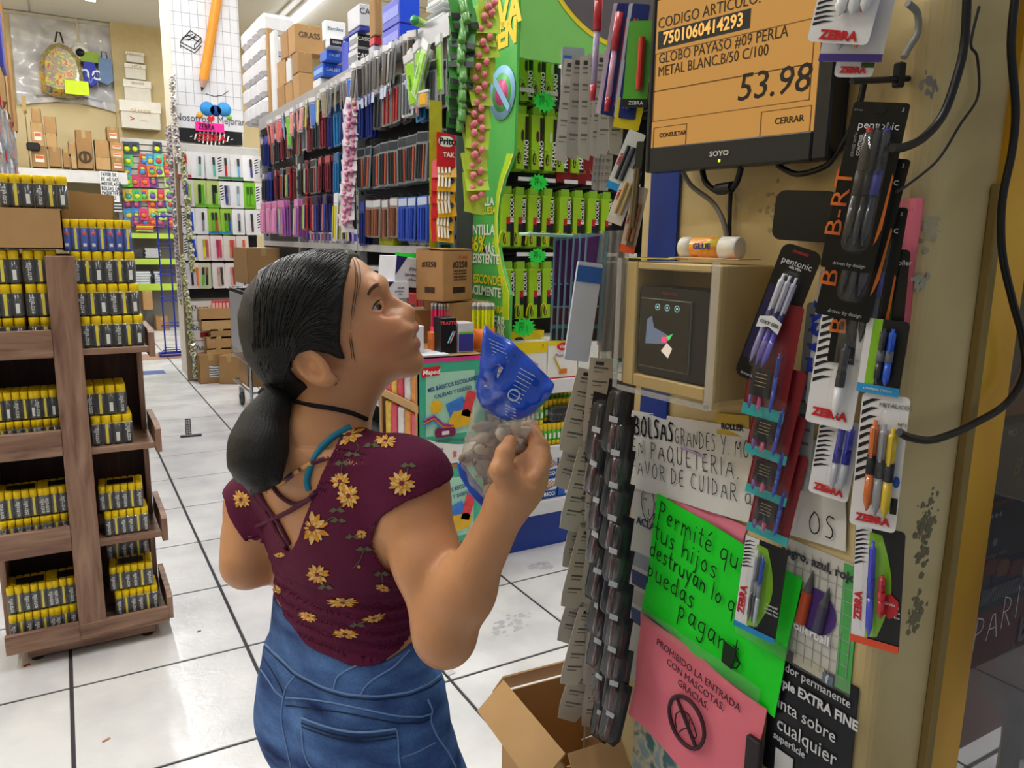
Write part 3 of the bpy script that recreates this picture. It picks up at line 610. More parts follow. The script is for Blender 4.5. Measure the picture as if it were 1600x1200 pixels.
tip = P1(315,143,CY-.03)-o_; g = G(); g.tube([b-o_,(b-o_).lerp(tip,.65)],[.042,.016],8,0); g.obj('pencil_wood',M('#c9a08c',.6),t); G().tube([(b-o_).lerp(tip,.65),tip],[.016,.002],8).obj('pencil_lead',M('#22222a',.5),t)
q = P1(298,64,CY-.013)-o_; g = G()
for P_ in ([(-.09,-.07),(-.09,-.02),(.03,-.07),(.09,-.0),(.09,.04),(-.0,.09),(-.09,-.02)],[(.03,-.07),(.03,-.03),(.09,.04)],[(-.07,.02),(.02,.06)],[(-.05,0),(.05,.04)],[(-.03,.05),(.07,.0)],[(-.08,.0),(-.0,.085)],[(-.02,.0),(.05,.06)],[(-.09,-.05),(.03,-.1),(.09,-.03)]):
    for (x0,z0_),(x1,z1_) in zip(P_,P_[1:]): g.tube([(q.x+x0,-.002,q.z+z0_),(q.x+x1,-.002,q.z+z1_)],.0045,4)
g.obj('eraser_drawing',M('#1f2026',.7),t)
g = G(); q0,q1 = P1(321,146,CY-.013)-o_,P1(357,142,CY-.013)-o_; g.tube([(q0.x,-.002,q0.z),(q0.x+.08,-.002,q0.z-.02),(q0.x+.15,-.002,q0.z),(q1.x,-.002,q1.z)],.003,4); g.obj('drawn_line',M('#3a3b42',.7),t)
for px,py,r,c in ((324,170,.065,'#2f8fd8'),(350,171,.065,'#3b9ae0'),(337,173,.05,'#173f8a'),(312,180,.03,'#e2a93a'),(358,184,.025,'#6fb54a')):
    q = P1(px,py,CY-.014)-o_; g = G(); g.lathe([(.0001,0),(r,0),(r,.004)],20,0,(0,0,0),'y'); g.obj('printed_circle',M(c,.5),t,(q.x,-.004,q.z))
q = P1(329,187,CY-.015)-o_; text('Nosotros   Mejorar',.095,M('#4a4c58',.6),t,(q.x,-.004,q.z),sx=.82)
q = P1(330,186,CY-.015)-o_; g = G(); g.prism([(0,-.035),(.03,.0),(.027,.025),(.012,.03),(0,.018),(-.012,.03),(-.027,.025),(-.03,0)],-.006,-.002); g.obj('heart',M('#d0252f',.5),t,(q.x,0,q.z))
# black header
a,b = P1(279,198,CY-.05),P1(379,229,CY-.05); w,h = b.x-a.x,a.z-b.z
t = thing('header_sign','black curved header sign with zebra stripes and red lettering','sign',((a.x+b.x)/2,CY-.05,b.z))
g = G(); g.prism([(-w/2,h*.1),(-w/2,h*.92),(0,h*1.02),(w/2,h*.92),(w/2,h*.1),(0,0)],0,.04); g.obj('panel',M('#17171b',.35),t)
g = G()
for k in range(11):
    x = -.19+k*.036; s = .05*math.cos((k-5)*.3); g.poly([(x,-.003,h*.42-s*1.3),(x+.012,-.003,h*.42-s*1.3),(x+.03,-.003,h*.42+s*1.6),(x+.016,-.003,h*.42+s*1.6)])
g.obj('stripes',M('#f0f0f0',.5),t); text('ZEBRA',.088,M('#c8202c',.4),t,(0,-.008,h*.42),bold=.03)
a,b = P1(305,190,CY-.09),P1(351,207,CY-.09); c = thing('pink_card','neon pink card with a handwritten word on the black header','card',((a.x+b.x)/2,CY-.08,b.z)); w,h = b.x-a.x,a.z-b.z
G().b2(-w/2,w/2,0,.003,0,h).obj('paper',M('#ff2fa0',.6),c); scrawl('ZEBRA',h*.62,.009,M('#7a1a5a',.7),c,(-w*.38,-.003,h*.2),sx=.8)
# card wall
BW0,BW1 = 1.0,1.70
t = thing('card_wall','black wall unit with a white top rail that carries five rows of blister cards','display wall',((BW0+BW1)/2,CY-.03,.80)); hw2 = (BW1-BW0)/2
G().b2(-hw2,hw2,0,.025,0,1.40).obj('back_board',M('#26262a',.6),t)
z_ = P1(335,238,CY-.1).z-.80; G().b2(-hw2,hw2+.03,-.10,0,z_-.03,z_+.06,0,.004).obj('top_rail',M('#cfcfcc',.5),t)
def pen_card(w,h,base,pens,strip=None,zebra=True,simple=True,bub=None):
    """blister card hanging from z=0: thin printed board, moulded bubble, pens"""
    key = ('pc',w,h,base,tuple(pens),strip,zebra)
    if key in _pk: return key
    g = G(); g.prism(rr(w,h,min(w,h)*.08,2,0,-h/2),-.0012,0)
    parts = [('card',g.mesh('card',M(base,.4)))]
    if zebra:
        g = G(); rnd = random.Random(len(pens)*7+len(base)+int(w*1e4))
        for k in range(6):
            z = -h*.18-k*h*.10; g.poly([(-w*.47,-.0018,z),(-w*.2,-.0018,z+h*.05),(-w*.12,-.0018,z+h*.035),(-w*.3,-.0018,z-.012*h),(-w*.47,-.0018,z-h*.04)])
        parts.append(('stripes',g.mesh('stripes',M('#1b1b1e',.5))))
    if strip:
        g = G(); g.b2(-w*.5,w*.5,-.0022,-.0012,-h*(.98),-h*.88); parts.append(('colour_band',g.mesh('colour_band',M(strip,.4))))
    for k,(x,body,cap_) in enumerate(pens):
        g = G(); r = min(.0105,w*.10) if not bub else bub
        g.cyl((x*w,-.008,-h*.86),(x*w,-.008,-h*.45),r,6,0); g.cyl((x*w,-.008,-h*.45),(x*w,-.008,-h*.16),r*1.1,6,1)
        parts.append(('pen',g.mesh('pen',[M(body,.3,coat=.4),M(cap_,.3,coat=.4)])))
    _pk[key] = parts; return key
def put_card(key,label,group,loc,rot,cat='pen pack',name='blister_card',parent_rot=None):
    parts = _pk[key]; o = link(parts[0][1],name,None,loc,rot)
    for n_,me in parts[1:]: link(me,n_,o)
    return tag(o,label,cat,group)
Wt,Bk,Gn = '#e9e9ec','#232327','#6cc02a'
rows = [
 (240,278,[('#f0eeee',[(.0,'#b8bcc0','#c02a30')],'#c02a30'),(Wt,[(.15,'#7fd0c0','#40504c')],None),(Wt,[(.15,'#5cc4ba','#2a3a3a')],None),(Wt,[(.15,'#cf3038','#3a3a3e')],'#3c8a44'),(Wt,[(.15,'#68b8e0','#3a3a3e')],'#3c8a44'),('#f4f4f6',[(.2,'#3b3fa0','#2a2a30')],None),(Wt,[(.1,'#26262c','#555560')],None)]),
 (283,322,[('#d8d0d8',[(-.05,'#3a3f80','#5a60a8'),(.2,'#a4cc50','#a4cc50')],None),('#bfd48a',[(0,'#2d2f3a',Bk),(.22,Gn,Gn)],Gn),('#bcd080',[(0,'#2d2f3a',Bk),(.22,Gn,'#26262a')],Gn),(Wt,[(0,'#3a3f90','#28305c'),(.22,'#b8b8c8','#a0a0b8')],None),(Wt,[(.05,'#b8d0e8','#8a98a8')],None),('#7cc236',[(-.15,Gn,'#3a6a20'),(.15,Gn,'#3a6a20')],None),(Wt,[(.1,'#3b3f60',Bk)],None)]),
 (326,364,[(Wt,[(0,'#9ab8e0','#505868'),(.25,'#2a4fb8','#2a4fb8')],None),(Wt,[(.1,'#888890','#30303a')],None),('#90c040',[(-.1,Gn,'#30303a'),(.18,'#c04a4a','#30303a')],'#2a78d0'),('#98c848',[(-.1,'#5cc030','#30303a'),(.18,'#3a50b0','#30303a')],'#2a9ad8'),(Wt,[(.05,'#3a3a44','#9090a0')],None),(Wt,[(.05,'#5a3038','#303038')],None),(Wt,[(.05,'#3a3a44','#3a3a44')],None)]),
 (368,405,[(Wt,[(.1,'#2a2a34','#2a4fc0'),(.3,'#2a4fc0','#2a4fc0')],None),('#e6dcd8',[(.05,'#dfe020','#a8c020'),(.28,'#d05a60','#d05a60')],None),('#e8d8dc',[(.05,'#d02a6a','#b02050'),(.28,'#d05a60','#d05a60')],None),('#dcd6d0',[(.1,'#f06a2a','#e05a20'),(.3,'#d05a60','#d05a60')],None),('#e0d8d4',[(.1,'#f07a3a','#d8602a')],None)]),
 (411,448,[('#ded8dc',[(.0,'#26262c','#2a58a8'),(.34,'#f07a3a','#f07a3a')],None),('#c8d0b0',[(-.1,'#66c030','#2c2c34'),(.2,'#2c2c34','#8a5a3a')],None),('#e4dcdc',[(.0,'#d8b890','#c8a080'),(.25,'#4a3a40','#4a3a40')],None),('#e8dede',[(.05,'#e8b0a0','#e09080'),(.25,'#b04a50','#b04a50')],None),('#e0dce0',[(.05,'#503a48','#807080')],None)])]
for r,(y0,y1,cs) in enumerate(rows):
    zt,zb = P1(330,y0,CY-.1).z,P1(330,y1,CY-.1).z; h = (zt-zb)*1.06; x0 = BW0+.065
    for c,(base,pens,strip) in enumerate(cs):
        w = .112 if c or r in (1,2,3) else .135; key = pen_card(round(w,3),round(h,3),base,pens,strip,base in (Wt,'#f4f4f6') and (c % 3 == 0 or c > 5))
        for dep in range(3 if c % 2 else 4):
            put_card(key,'blister card on the card wall, %s row, %s column, %s on hook' % (['top','second','third','fourth','bottom'][r],ORD[c],['front','second','third','last'][dep]),'pen cards on the card wall',(x0+c*(.112 if len(cs) > 5 else .118)+rnd.uniform(-.004,.004)+dep*.003,CY-.15+dep*.018,zt+.002*dep),(rnd.uniform(-.03,.03),rnd.uniform(-.04,.04),0))
    tag(G().cyl((BW0,CY-.055,zt-.01),(BW1,CY-.055,zt-.01),.006,6).obj('hook_rail',M('#3a3a3e',.4)),'thin metal rail carrying the %s row of blister cards' % ['top','second','third','fourth','bottom'][r],'rail')
# tall carton wall with script lettering, cartons and red packs
a = P1(298,452,CY-.08)
t = thing('printed_cartons','stack of white cartons with black script lettering below the card wall','box',(1.30,CY-.02,0))
for k in range(4):
    z = .02+k*.19; G().b2(-.27,.33,-.10,.015,z,z+.185,0,.004).obj('carton',M('#e4e2de',.5),t)
    text('Sharpie',.075,M('#1c1c20',.5),t,(-.16,-.104,z+.12),shear=.3); G().b2(-.19,-.09,-.103,-.101,z+.03,z+.075).obj('red_label',M('#c8272e',.5),t)
text('Sharpie',.11,M('#1c1c20',.5),t,(.14,-.104,.20+.57-.055),shear=.3)
for i,(x0,y0,x1,y1,lab,d) in enumerate([(310,555,350,598,'large carton with a white barcode label on the floor by the column',.30),(322,545,362,560,'flat carton lying just above the large labelled one',.25),(322,527,362,545,'flat carton second above the large labelled one',.25),(328,515,362,528,'narrow dark-fronted open carton in the middle of the stack',.25),(314,499,362,516,'flat carton second from the top of the stack by the column',.25),(310,483,362,500,'topmost flat carton under the red packs',.25)]):
    Yc = CY-.28 if i == 0 else CY-.24
    a,b = P1(x0,y0,Yc),P1(x1,y1,Yc); z = max(0,b.z) if i else 0
    t = carton('cardboard_box',lab,b.x-a.x,d,a.z-z-.003,((a.x+b.x)/2,Yc+d/2-.02*0,z),0,KM[(i+1) % 3],open_=False,group='cartons stacked below the card wall')
    if i == 0: G().b2(-.02,.12,-d/2-.004,-d/2-.001,.06,.17).obj('label',M_ramp('WAVE',[(.4,'#e8e8e8'),(.6,'#5a5a60')],14,.6,axis='Z',dist=4),t)
a,b = P1(350,557,CY-.38),P1(376,612,CY-.38); carton('cardboard_box','upright carton turned askew between the stack and the cart',.20,.28,a.z,(b.x-.03,CY-.28,0),-.5,kraft2)
a,b = P1(330,466,CY-.22),P1(364,484,CY-.22)
for k in range(6):
    t = thing('marker_pack','red marker pack on the topmost flat carton, %s from the column side' % ORD[k],'pack',(a.x+.018+k*(b.x-a.x)/6,CY-.2,b.z),group='red marker packs on the carton stack')
    G().box((0,0,.045),(.03,.03,.09),0,.004).obj('pack_body',M('#d8424a',.3,coat=.5),t); G().b2(-.012,.012,-.017,-.015,.02,.07).obj('label',M('#f0b8b0',.4),t)
# leaning garlands of foil strips at the column edge
fo = [M_ramp('NOISE',[(.4,'#7d8468'),(.5,'#c9c7a8'),(.6,'#e9e8e2')],60,.25,coat=.6),M_ramp('NOISE',[(.4,'#6a5a68'),(.5,'#b8b0b8'),(.6,'#e8e2e4')],60,.25,coat=.6),M_ramp('NOISE',[(.4,'#5a6a3a'),(.5,'#a8a860'),(.62,'#dcd8b8')],60,.3,coat=.5)]
def garland(name,label,px0,py0,px1,py1,Y,n,wd,mats,cat='garland',sag=0.0,x=None):
    a,b = P1(px0,py0,Y),P1(px1,py1,Y); t = thing(name,label,cat,tuple(b)); rnd = random.Random(int(px0+py0)); me = []
    for mt in mats:
        g = G(); g.add([(-wd/2,-.006,wd*.1),(wd*.5,-.002,wd*.55),(wd*.55,.004,-wd*.35),(-wd*.4,-.012,-wd*.75),(0,-.022,-wd*.1)],[(0,3,4),(3,2,4),(2,1,4),(1,0,4),(0,1,2,3)]); me.append(g.mesh('foil_leaf',mt))
    for i in range(n):
        u = i/(n-1); p = a.lerp(b,u)-b; link(me[i % len(me)],'foil_leaf',t,(p.x+sag*math.sin(u*PI)+rnd.uniform(-.006,.006),rnd.uniform(-.02,.02),p.z),(rnd.uniform(-.3,.3),rnd.uniform(-.3,.3),rnd.uniform(-.6,.6)))
    G().tube([a-b,(0,0,0)],.002,4).obj('string',M('#8a8a86',.6),t); return t
garland('foil_garland','hanging string of silvery foil sachets down the column edge, upper half',268,120,278,250,CY-.15,30,.05,fo[1:2]+fo[0:1])
garland('foil_garland','hanging string of olive foil sachets below the silvery ones',285,238,300,420,CY-.15,44,.055,fo[0:1]+fo[2:3])
garland('foil_garland','lowest hanging string of olive foil sachets nearly touching the floor',284,400,306,585,CY-.15,44,.05,fo[2:3]+fo[0:1])
garland('foil_garland','second row of silvery sachets behind the column edge',262,200,285,470,CY+.3,44,.06,[fo[1]])
tag(G().b2(CX0-.03,CX0+.01,CY-.08,CY-.04,0,2.1).obj('wooden_post',M('#8a7458',.7)),'thin wooden post at the aisle side of the card wall','post')
# floor sticker and metal bracket
t = tag(G().b2(-.16,.10,-.12,.12,.0005,.0018).obj('floor_sticker',M('#5b6fa8',.5),None,(pt(2,0,241,582).x,pt(2,0,241,582).y,0)),'small blue sticker on the floor tiles beside the wooden stand','sticker')
q = pt(2,0,294,668); t = thing('metal_bracket','black perforated metal bracket lying on the floor tiles of the aisle','bracket',(q.x,q.y,0),(0,0,-.12)); bm = M('#26262a',.4)
g = G(); n = 9
for k in range(n+1): g.b2(-.02,.02,-.27+k*.06-.006,-.27+k*.06+.006,0,.006)
g.b2(-.02,-.013,-.27,.27,0,.006); g.b2(.013,.02,-.27,.27,0,.006); g.b2(-.003,.003,-.27,.27,0,.006); g.obj('perforated_bar',bm,t)
G().b2(-.055,.085,-.30,-.265,0,.012,0,.003).obj('crossbar',bm,t); G().b2(-.03,.06,-.29,-.275,.012,.0135).obj('crossbar_label',M('#8a8a8a',.5),t)
# ================================================================ METAL SHELVING BEHIND THE STAND
stl = M('#a9abb0',.35,metal=.6,var=.1); sx = -.31
t = thing('metal_shelving','perforated steel shelving running behind the wooden stand to the back wall','shelving',(sx-.2,6.5,0))
for y in (-2.6,-.8,1.0,2.6): 
    g = G(); g.b2(.18,.222,y-.003,y+.04,0,2.35); 
    o = g.obj('post',stl,t); g = G()
    for k in range(30): g.b2(.195,.207,y-.0045,y-.003,.25+k*.07,.265+k*.07)
    g.obj('slots',M('#26282c',.6),o)
for z in (1.1,1.6,2.28): G().b2(-.25,.2,-2.6,2.65,z,z+.03).obj('shelf_board',stl,t); G().b2(.2,.215,-2.6,2.65,z-.03,z+.04).obj('shelf_edge',stl,t)
G().b2(-.25,-.235,-2.6,2.65,.0,2.3).obj('back_sheet',M('#4a4d55',.6),t)
rnd = random.Random(21)
for r,z in enumerate((1.63,1.95)):
    for k in range(7):
        c = ['#c22f38','#d8dce2','#3a62b0','#c9444c','#e2e4e8','#9aa6b4','#c22f38'][k]
        tt = thing('hanging_pack','clear pack of %s goods on the steel shelving, %s from the stand, %s row' % ({'#c22f38': 'red','#d8dce2': 'white','#3a62b0': 'blue','#c9444c': 'pinkish red','#e2e4e8': 'milky','#9aa6b4': 'grey'}[c],ORD[k],['lower','upper'][r]),'pack',(sx+.02,4.0+k*.62,z),(0,0,PI/2),'clear packs on the steel shelving')
        G().prism(rr(.2,.26,.02,2,0,.13),-.05,.0).obj('pouch',M_clear('#f0f4fa',.25,.1,.4,30),tt); G().box((0,-.02,.09),(.13,.03,.12),0,.02).obj('contents',M(c,.4,var=.25,scale=30),tt); G().b2(-.09,.09,-.055,-.05,.2,.255).obj('header_card',M('#b8222a' if k % 2 else '#e8e8ea',.4),tt)
for k in range(9):
    w = .09+.03*(k % 3); hh = .55+.2*((k*5) % 3)
    tt = carton('cardboard_sheet','upright %s on the steel shelving, %s from the stand' % (['brown carton','tall flattened carton','narrow carton'][k % 3],ORD[k]),.3,.38,hh,(sx-.1,3.9+k*.62,2.315),.05*(k % 3),KM[k % 3],group='cartons on top of the steel shelving')
tag(G().box((0,0,.17),(.02,.3,.34),0,.004).obj('blue_box',M('#3a3fa8',.4),None,(sx+.11,5.6,2.32)),'slim blue printed box standing on the steel shelving','box')
# ================================================================ STEEL GONDOLA
GX = 1.50
def PX(px,py,X=GX): return pt(0,X,px,py)
gon = thing('steel_gondola','tall slotted-steel shelf unit along the aisle, hung with packs and loaded with boxes','shelving',(GX+.25,4.9,0))
gst = M('#b4b6ba',.35,metal=.5,var=.1); dkb = M('#1d1f26',.6); hk = M('#c9cbd0',.25,metal=.8)
def gp(g,name,mat,parent=None):
    o = g.obj(name,mat,gon if parent is None else parent,(-GX-.25,-4.9,0)) if parent is None else g.obj(name,mat,parent); return o
YP = [3.12,4.34,5.62,6.72]
for y in YP:
    g = G(); g.b2(GX,GX+.045,y-.003,y+.005,0,2.34); g.b2(GX,GX+.004,y,y+.04,0,2.34)
    o = gp(g,'post',gst); g = G()
    for k in range(28):
        z = .12+k*.08; g.b2(GX-.0012,GX,y+.013,y+.027,z,z+.02); g.b2(GX+.015,GX+.029,y-.0045,y-.003,z,z+.02)
    s = g.obj('slots',M('#24262b',.7),o)
    g = G(); g.b2(GX+.5,GX+.545,y-.003,y+.005,0,2.34); gp(g,'post',gst)
for a,b in zip(YP,YP[1:]):
    gp(G().b2(GX-.012,GX+.0,a,b,2.245,2.335),'top_beam',gst); gp(G().b2(GX,GX+.5,a+.005,b-.005,2.325,2.335),'top_board',gst)
    gp(G().b2(GX+.34,GX+.35,a+.005,b-.005,.1,2.25),'back_board',dkb)
    for z in (1.36,.95,.5,.12): gp(G().b2(GX+.0,GX+.34,a+.006,b-.006,z-.02,z),'shelf_board',M('#c3c5c9',.4,metal=.3)); gp(G().b2(GX-.012,GX,a+.006,b-.006,z-.035,z+.003),'shelf_edge',M('#cdd0d5',.35,metal=.3))
gp(G().b2(GX-.012,GX+.34,YP[0],YP[1]-.006,1.225,1.245),'shelf_board',M('#d4d6da',.4,metal=.3)); gp(G().b2(GX+.0,GX+.5,3.118,3.122,1.6,1.66),'brace',gst)
gp(G().b2(GX+.05,GX+.5,6.76,6.77,0,2.3),'end_board',M('#8d8a84',.6))
gp(G().b2(GX+.02,GX+.40,3.105,3.115,.1,2.3),'end_board',M('#53565e',.6))
gp(G().b2(GX+.08,GX+.34,YP[1]+.01,YP[1]+.014,1.9,1.96),'brace',gst)
# hooks with packs
def hook(Y,z,L=.22,X0=GX+.33):
    return G().tube([(0,0,0),(-L,0,.0),(-L-.02,0,.015)],.0035,5)
hkm = hook(0,0,.30).mesh('peg_hook',hk)
def pack_kind(w,h,card,header,pens,win=None):
    """pack that faces -Y before turning; hangs from z=0"""
    k = ('pk',w,h,card,header,tuple(pens))
    if k in _pk: return k
    parts = [('pack',G().prism(rr(w,h,.008,2,0,-h/2),-.003,.002).mesh('pack',M(card,.4,var=.12)))]
    parts.append(('header',G().b2(-w*.46,w*.46,-.0045,-.003,-h*.2,-h*.03).mesh('header',M(header,.4,var=.15,scale=60))))
    n = len(pens); g = None
    for i,c in enumerate(pens):
        x = (-.38+.76*(i+.5)/n)*w; g = G(); g.cyl((x,-.009,-h*.95),(x,-.009,-h*.26),min(.006,.3*w/n),6,0)
        parts.append(('content',g.mesh('content',M(c,.3,var=.1,coat=.4))))
    _pk[k] = parts; return k
PK = {'dark pen': pack_kind(.11,.22,'#7c8588','#24303a',['#20262c','#2c343c','#1a1f26','#b8543a']),'brown pen': pack_kind(.10,.20,'#8d7a70','#c9ccd0',['#7d4a38','#8d5a40','#6a3a2c']),
 'blue pen': pack_kind(.10,.21,'#3c5aa8','#b8c4dc',['#2a48b0','#2f50c0','#24389a']),'navy': pack_kind(.11,.24,'#1c2f78','#2438a0',['#1b2c70','#1b2c70']),'red scissors': pack_kind(.12,.22,'#6a7070','#3a4238',['#b82a2c','#c03434']),
 'grey calculator': pack_kind(.11,.20,'#c9ccd0','#3a3d44',['#5a5e66','#7a7e86','#5a5e66']),'teal': pack_kind(.12,.24,'#256a98','#1f5a88',['#2a7ab0','#2a7ab0']),'pink marker': pack_kind(.10,.24,'#e4a8cc','#d87ab0',['#e88ac0','#f0a8d0','#e88ac0','#f0a8d0']),
 'lilac set': pack_kind(.14,.26,'#b06ab8','#e08ab8',['#7aa8e0','#e8d040','#a870c0','#e8a850','#a870c0']),'red crayon': pack_kind(.12,.22,'#c4242c','#2a2a2e',['#d8c040','#3a9a50','#e8e8e8','#303a50']),'purple pencil': pack_kind(.12,.23,'#3a2c58','#2c2444',['#4a3a80','#e08a5a','#4a3a80','#3a58a8']),
 'yellow glue': pack_kind(.11,.28,'#e4e8f0','#f0f2f6',['#e8d820','#2a3cb0','#e8d820']),'black blister': pack_kind(.10,.22,'#3b3e46','#b8bcc2',['#26282e','#3a3d44']),'maroon': pack_kind(.11,.22,'#5a2430','#a8444c',['#7a2c38','#8a3440'])}
rnd = random.Random(5)
def hung(kind,Y,z,n,lab,X=GX-.02,sp=.022,grp='packs hung in the steel shelf unit'):
    link(hkm,'peg_hook',gon,(.33-.25,Y-4.9,z+.004))
    for k in range(n):
        parts = _pk[PK[kind]]; o = link(parts[0][1],'hanging_pack',None,(X+k*sp,Y+rnd.uniform(-.006,.006),z),(rnd.uniform(-.06,.02),rnd.uniform(-.05,.05),-PI/2+rnd.uniform(-.12,.12)))
        for n_,me in parts[1:]: link(me,n_,o)
        tag(o,'%s pack, %s, %s deep' % (kind,lab,ORD[k]),'pack',grp)
def rowp(kinds,Y0,Y1,z,nm,n=3,X=GX-.02):
    N = len(kinds)
    for i,k in enumerate(kinds): hung(k,Y0+(Y1-Y0)*(i+.5)/N,z+rnd.uniform(-.004,.004),n,'%s, %s hook from the near end' % (nm,ORD[i]),X)
rowp(['grey calculator','teal','grey calculator','red scissors','red scissors','black blister','navy','navy'],3.2,4.28,2.17,'near bay, top row',3)
rowp(['dark pen']*9,3.2,4.28,1.88,'near bay, middle row',4)
rowp(['blue pen','blue pen','blue pen','blue pen','brown pen','brown pen','brown pen','brown pen','navy'],3.2,4.28,1.60,'near bay, low row',3)
rowp(['navy','teal','navy','maroon','black blister','maroon','grey calculator','dark pen'],4.42,5.56,2.17,'middle bay, top row',2)
rowp(['teal','teal','maroon','maroon','dark pen','red crayon','black blister'],4.42,5.56,1.90,'middle bay, middle row',2)
rowp(['yellow glue','purple pencil','purple pencil','red crayon','lilac set'],4.45,5.56,1.66,'middle bay, low row',3,GX-.06)
rowp(['dark pen','maroon','black blister','dark pen','navy','black blister'],5.70,6.66,2.17,'far bay, top row',2)
rowp(['red crayon','dark pen','maroon','navy','black blister'],5.70,6.66,1.90,'far bay, middle row',2)
rowp(['lilac set','pink marker','pink marker','pink marker'],5.70,6.5,1.66,'far bay, low row',3,GX-.08)
# small goods on the shelves
def smallbox(name,lab,c,Y,z,w,d,h,X=None,cols=None,cat='box',grp=None,cap=None,txt=None):
    X = GX+.005 if X is None else X; t = thing(name,lab,cat,(X,Y,z),FX,grp); G().b2(-w/2,w/2,0,d,0,h,0,min(.003,h*.2)).obj('box_body',M(c,.4,var=.1,scale=30),t)
    if cols: G().b2(-w*.4,w*.4,-.0015,-.0003,h*.2,h*.7).obj('label',M(cols,.4),t)
    if txt: text(txt[0],txt[1],M(txt[2],.4),t,(0,-.003,h*.5))
    return t
for k in range(4):
    for j in range(6): smallbox('small_carton','small white printed carton in the stacks on the near-bay shelf, %s column, %s up' % (ORD[k],ORD[j]),['#d8dade','#c9ccd4'][j % 2],3.24+k*.11,1.247+j*.031,.10,.09,.029,cols='#8a8f9c',grp='white cartons on the near-bay shelf')
smallbox('yellow_pack','yellow-green boxed pack on the near-bay shelf','#c9cf2a',3.93,1.362,.20,.05,.115,cols='#aab020'); smallbox('yellow_pack','low dark yellow box behind the yellow-green pack','#a89a2a',3.98,1.362+.118,.26,.08,.03,X=GX+.03)
for k in range(8):
    smallbox('blue_box','small blue box in the heap on the low near-bay shelf, %s one' % ORD[k],['#2a3fae','#3450c4','#4a3fa8'][k % 3],3.66+.09*(k % 4),1.247+.033*(k//4),.085,.07,.03,cols='#c0c8e8',grp='blue boxes heaped on the near-bay shelf')
for k in range(9): smallbox('shelf_box','%s box on the waist-high shelf of the steel unit, %s from the near end' % (['red','grey','dark red'][k % 3],ORD[k]),['#a0282e','#6a6e76','#7a2028'][k % 3],3.22+k*.12,.952,.10,.12,.16+.02*(k % 2),cols='#3a3a40',grp='boxes on the waist-high steel shelf')
for k in range(14): smallbox('glue_bottle','%s glue bottle on the middle-bay shelf, %s from the near end' % (['white and blue','purple capped','pink labelled'][k % 3],ORD[k]),['#e4e6ec','#c8b8e0','#e8e0e8'][k % 3],4.42+k*.082,1.362,.05,.05,.085,cols=['#2a3cb0','#7a3a9a','#c83a8a'][k % 3],cat='bottle',grp='glue bottles on the middle-bay shelf')
for k in range(10): smallbox('shelf_box','dark box on the middle and far waist-high shelf, %s from the near end' % ORD[k],['#3a3d46','#5a4438','#2c3a50'][k % 3],4.46+k*.22,.952,.17,.14,.2,cols='#8a8478',grp='dark boxes on the waist-high shelf')
# boxes on top of the gondola
TX_ = GX+.015
def topbox(name,lab,xl,xc,xr,yt,yb,c,cf=None,txt=None,X=TX_,grp=None,z0=None,band=None,carton_=False):
    c0 = pt(0,X,xc,yb); zt = pt(0,X,xc,yt).z; Yc = c0.y; far = pt(0,X,xl,(yt+yb)/2).y; x1 = pt(1,Yc,xr,(yt+yb)/2).x
    z = c0.z if z0 is None else z0; w,d,h = x1-X,max(.03,far-Yc),zt-z
    if X == TX_ and d > .7: d = .7
    t = thing(name,lab,'box',(X,Yc,z),(0,0,0),grp); m1 = kraft if c == 'k' else (kraft2 if c == 'k2' else M(c,.4,var=.06))
    g = G(); g.b2(0,w,0,d,0,h,0,.004); g.obj('box_body',m1,t)
    if cf: G().b2(.004,w-.004,-.0015,0,.004,h-.004).obj('front_print',M(cf,.35,var=.05),t)
    if band: G().b2(-.0015,0,.01,d-.01,h*.3,h*.7).obj('side_label',M(band,.5,var=.2,scale=40),t)
    if carton_ or c in ('k','k2'): G().b2(w*.46,w*.54,-.0012,d,h*.86,h+.0012).obj('tape',tape,t)
    if txt: text(txt[0],h*txt[1],M(txt[2],.5),t,(w*.5,-.003,h*txt[3]))
    return t
zb = 2.337
cols_ = [(383,392),(392,400),(400,408),(408,417)]
for c,(x0,x1) in enumerate(cols_):
    Y0,Y1 = pt(0,TX_,x1,120).y,pt(0,TX_,x0,120).y
    for r in range(5):
        t = thing('wrapped_bundle','white wrapped bundle on top of the steel unit, %s column from the cartons, %s up' % (ORD[3-c],ORD[r]),'bundle',(TX_+.1,(Y0+Y1)/2,zb+r*.155),(0,0,rnd.uniform(-.05,.05)),'white wrapped bundles on the steel unit')
        G().box((0,0,.075),(.26,(Y1-Y0)*.96,.148),0,.03).obj('wrapping',M('#dcdde2',.35,bump=.5,bscale=25),t)
CT = 'on top of the steel shelf unit'
tb_ = topbox
tb_('cardboard_box','narrow tall carton %s beside the wrapped bundles' % CT,417,422,428,38,178,'k',z0=zb)
tb_('white_box','tall thin white box %s between two cartons' % CT,423,432,436,42,168,'#dedfe0',z0=zb)
tb_('cardboard_box','low carton %s left of the forward corner stack'.replace(' left of',' beside') % CT,433,445,450,130,166,'k2',z0=zb); tb_('cardboard_box','taped low carton %s under the white slip' % CT,446,457,462,125,162,'k',z0=zb)
zc = pt(0,TX_,457,124).z
tb_('cardboard_box','second-layer carton %s beside a white folder' % CT,433,446,450,88,128,'k',z0=zc); tb_('white_box','white folder box in the second layer %s' % CT,447,455,458,90,128,'#d9dadc',z0=zc)
tb_('cardboard_box','upper-layer carton %s leaning to the bundles' % CT,438,450,452,44,86,'k2',z0=pt(0,TX_,450,88).z)
tb_('cardboard_box','lower forward carton %s with a clean face' % CT,458,468,489,112,152,'k',z0=zb); z1_ = pt(0,TX_,468,111).z
tb_('cardboard_box','middle forward carton %s with a round stamp' % CT,456,466,488,78,110,'k2',z0=z1_); z2_ = pt(0,TX_,466,77).z
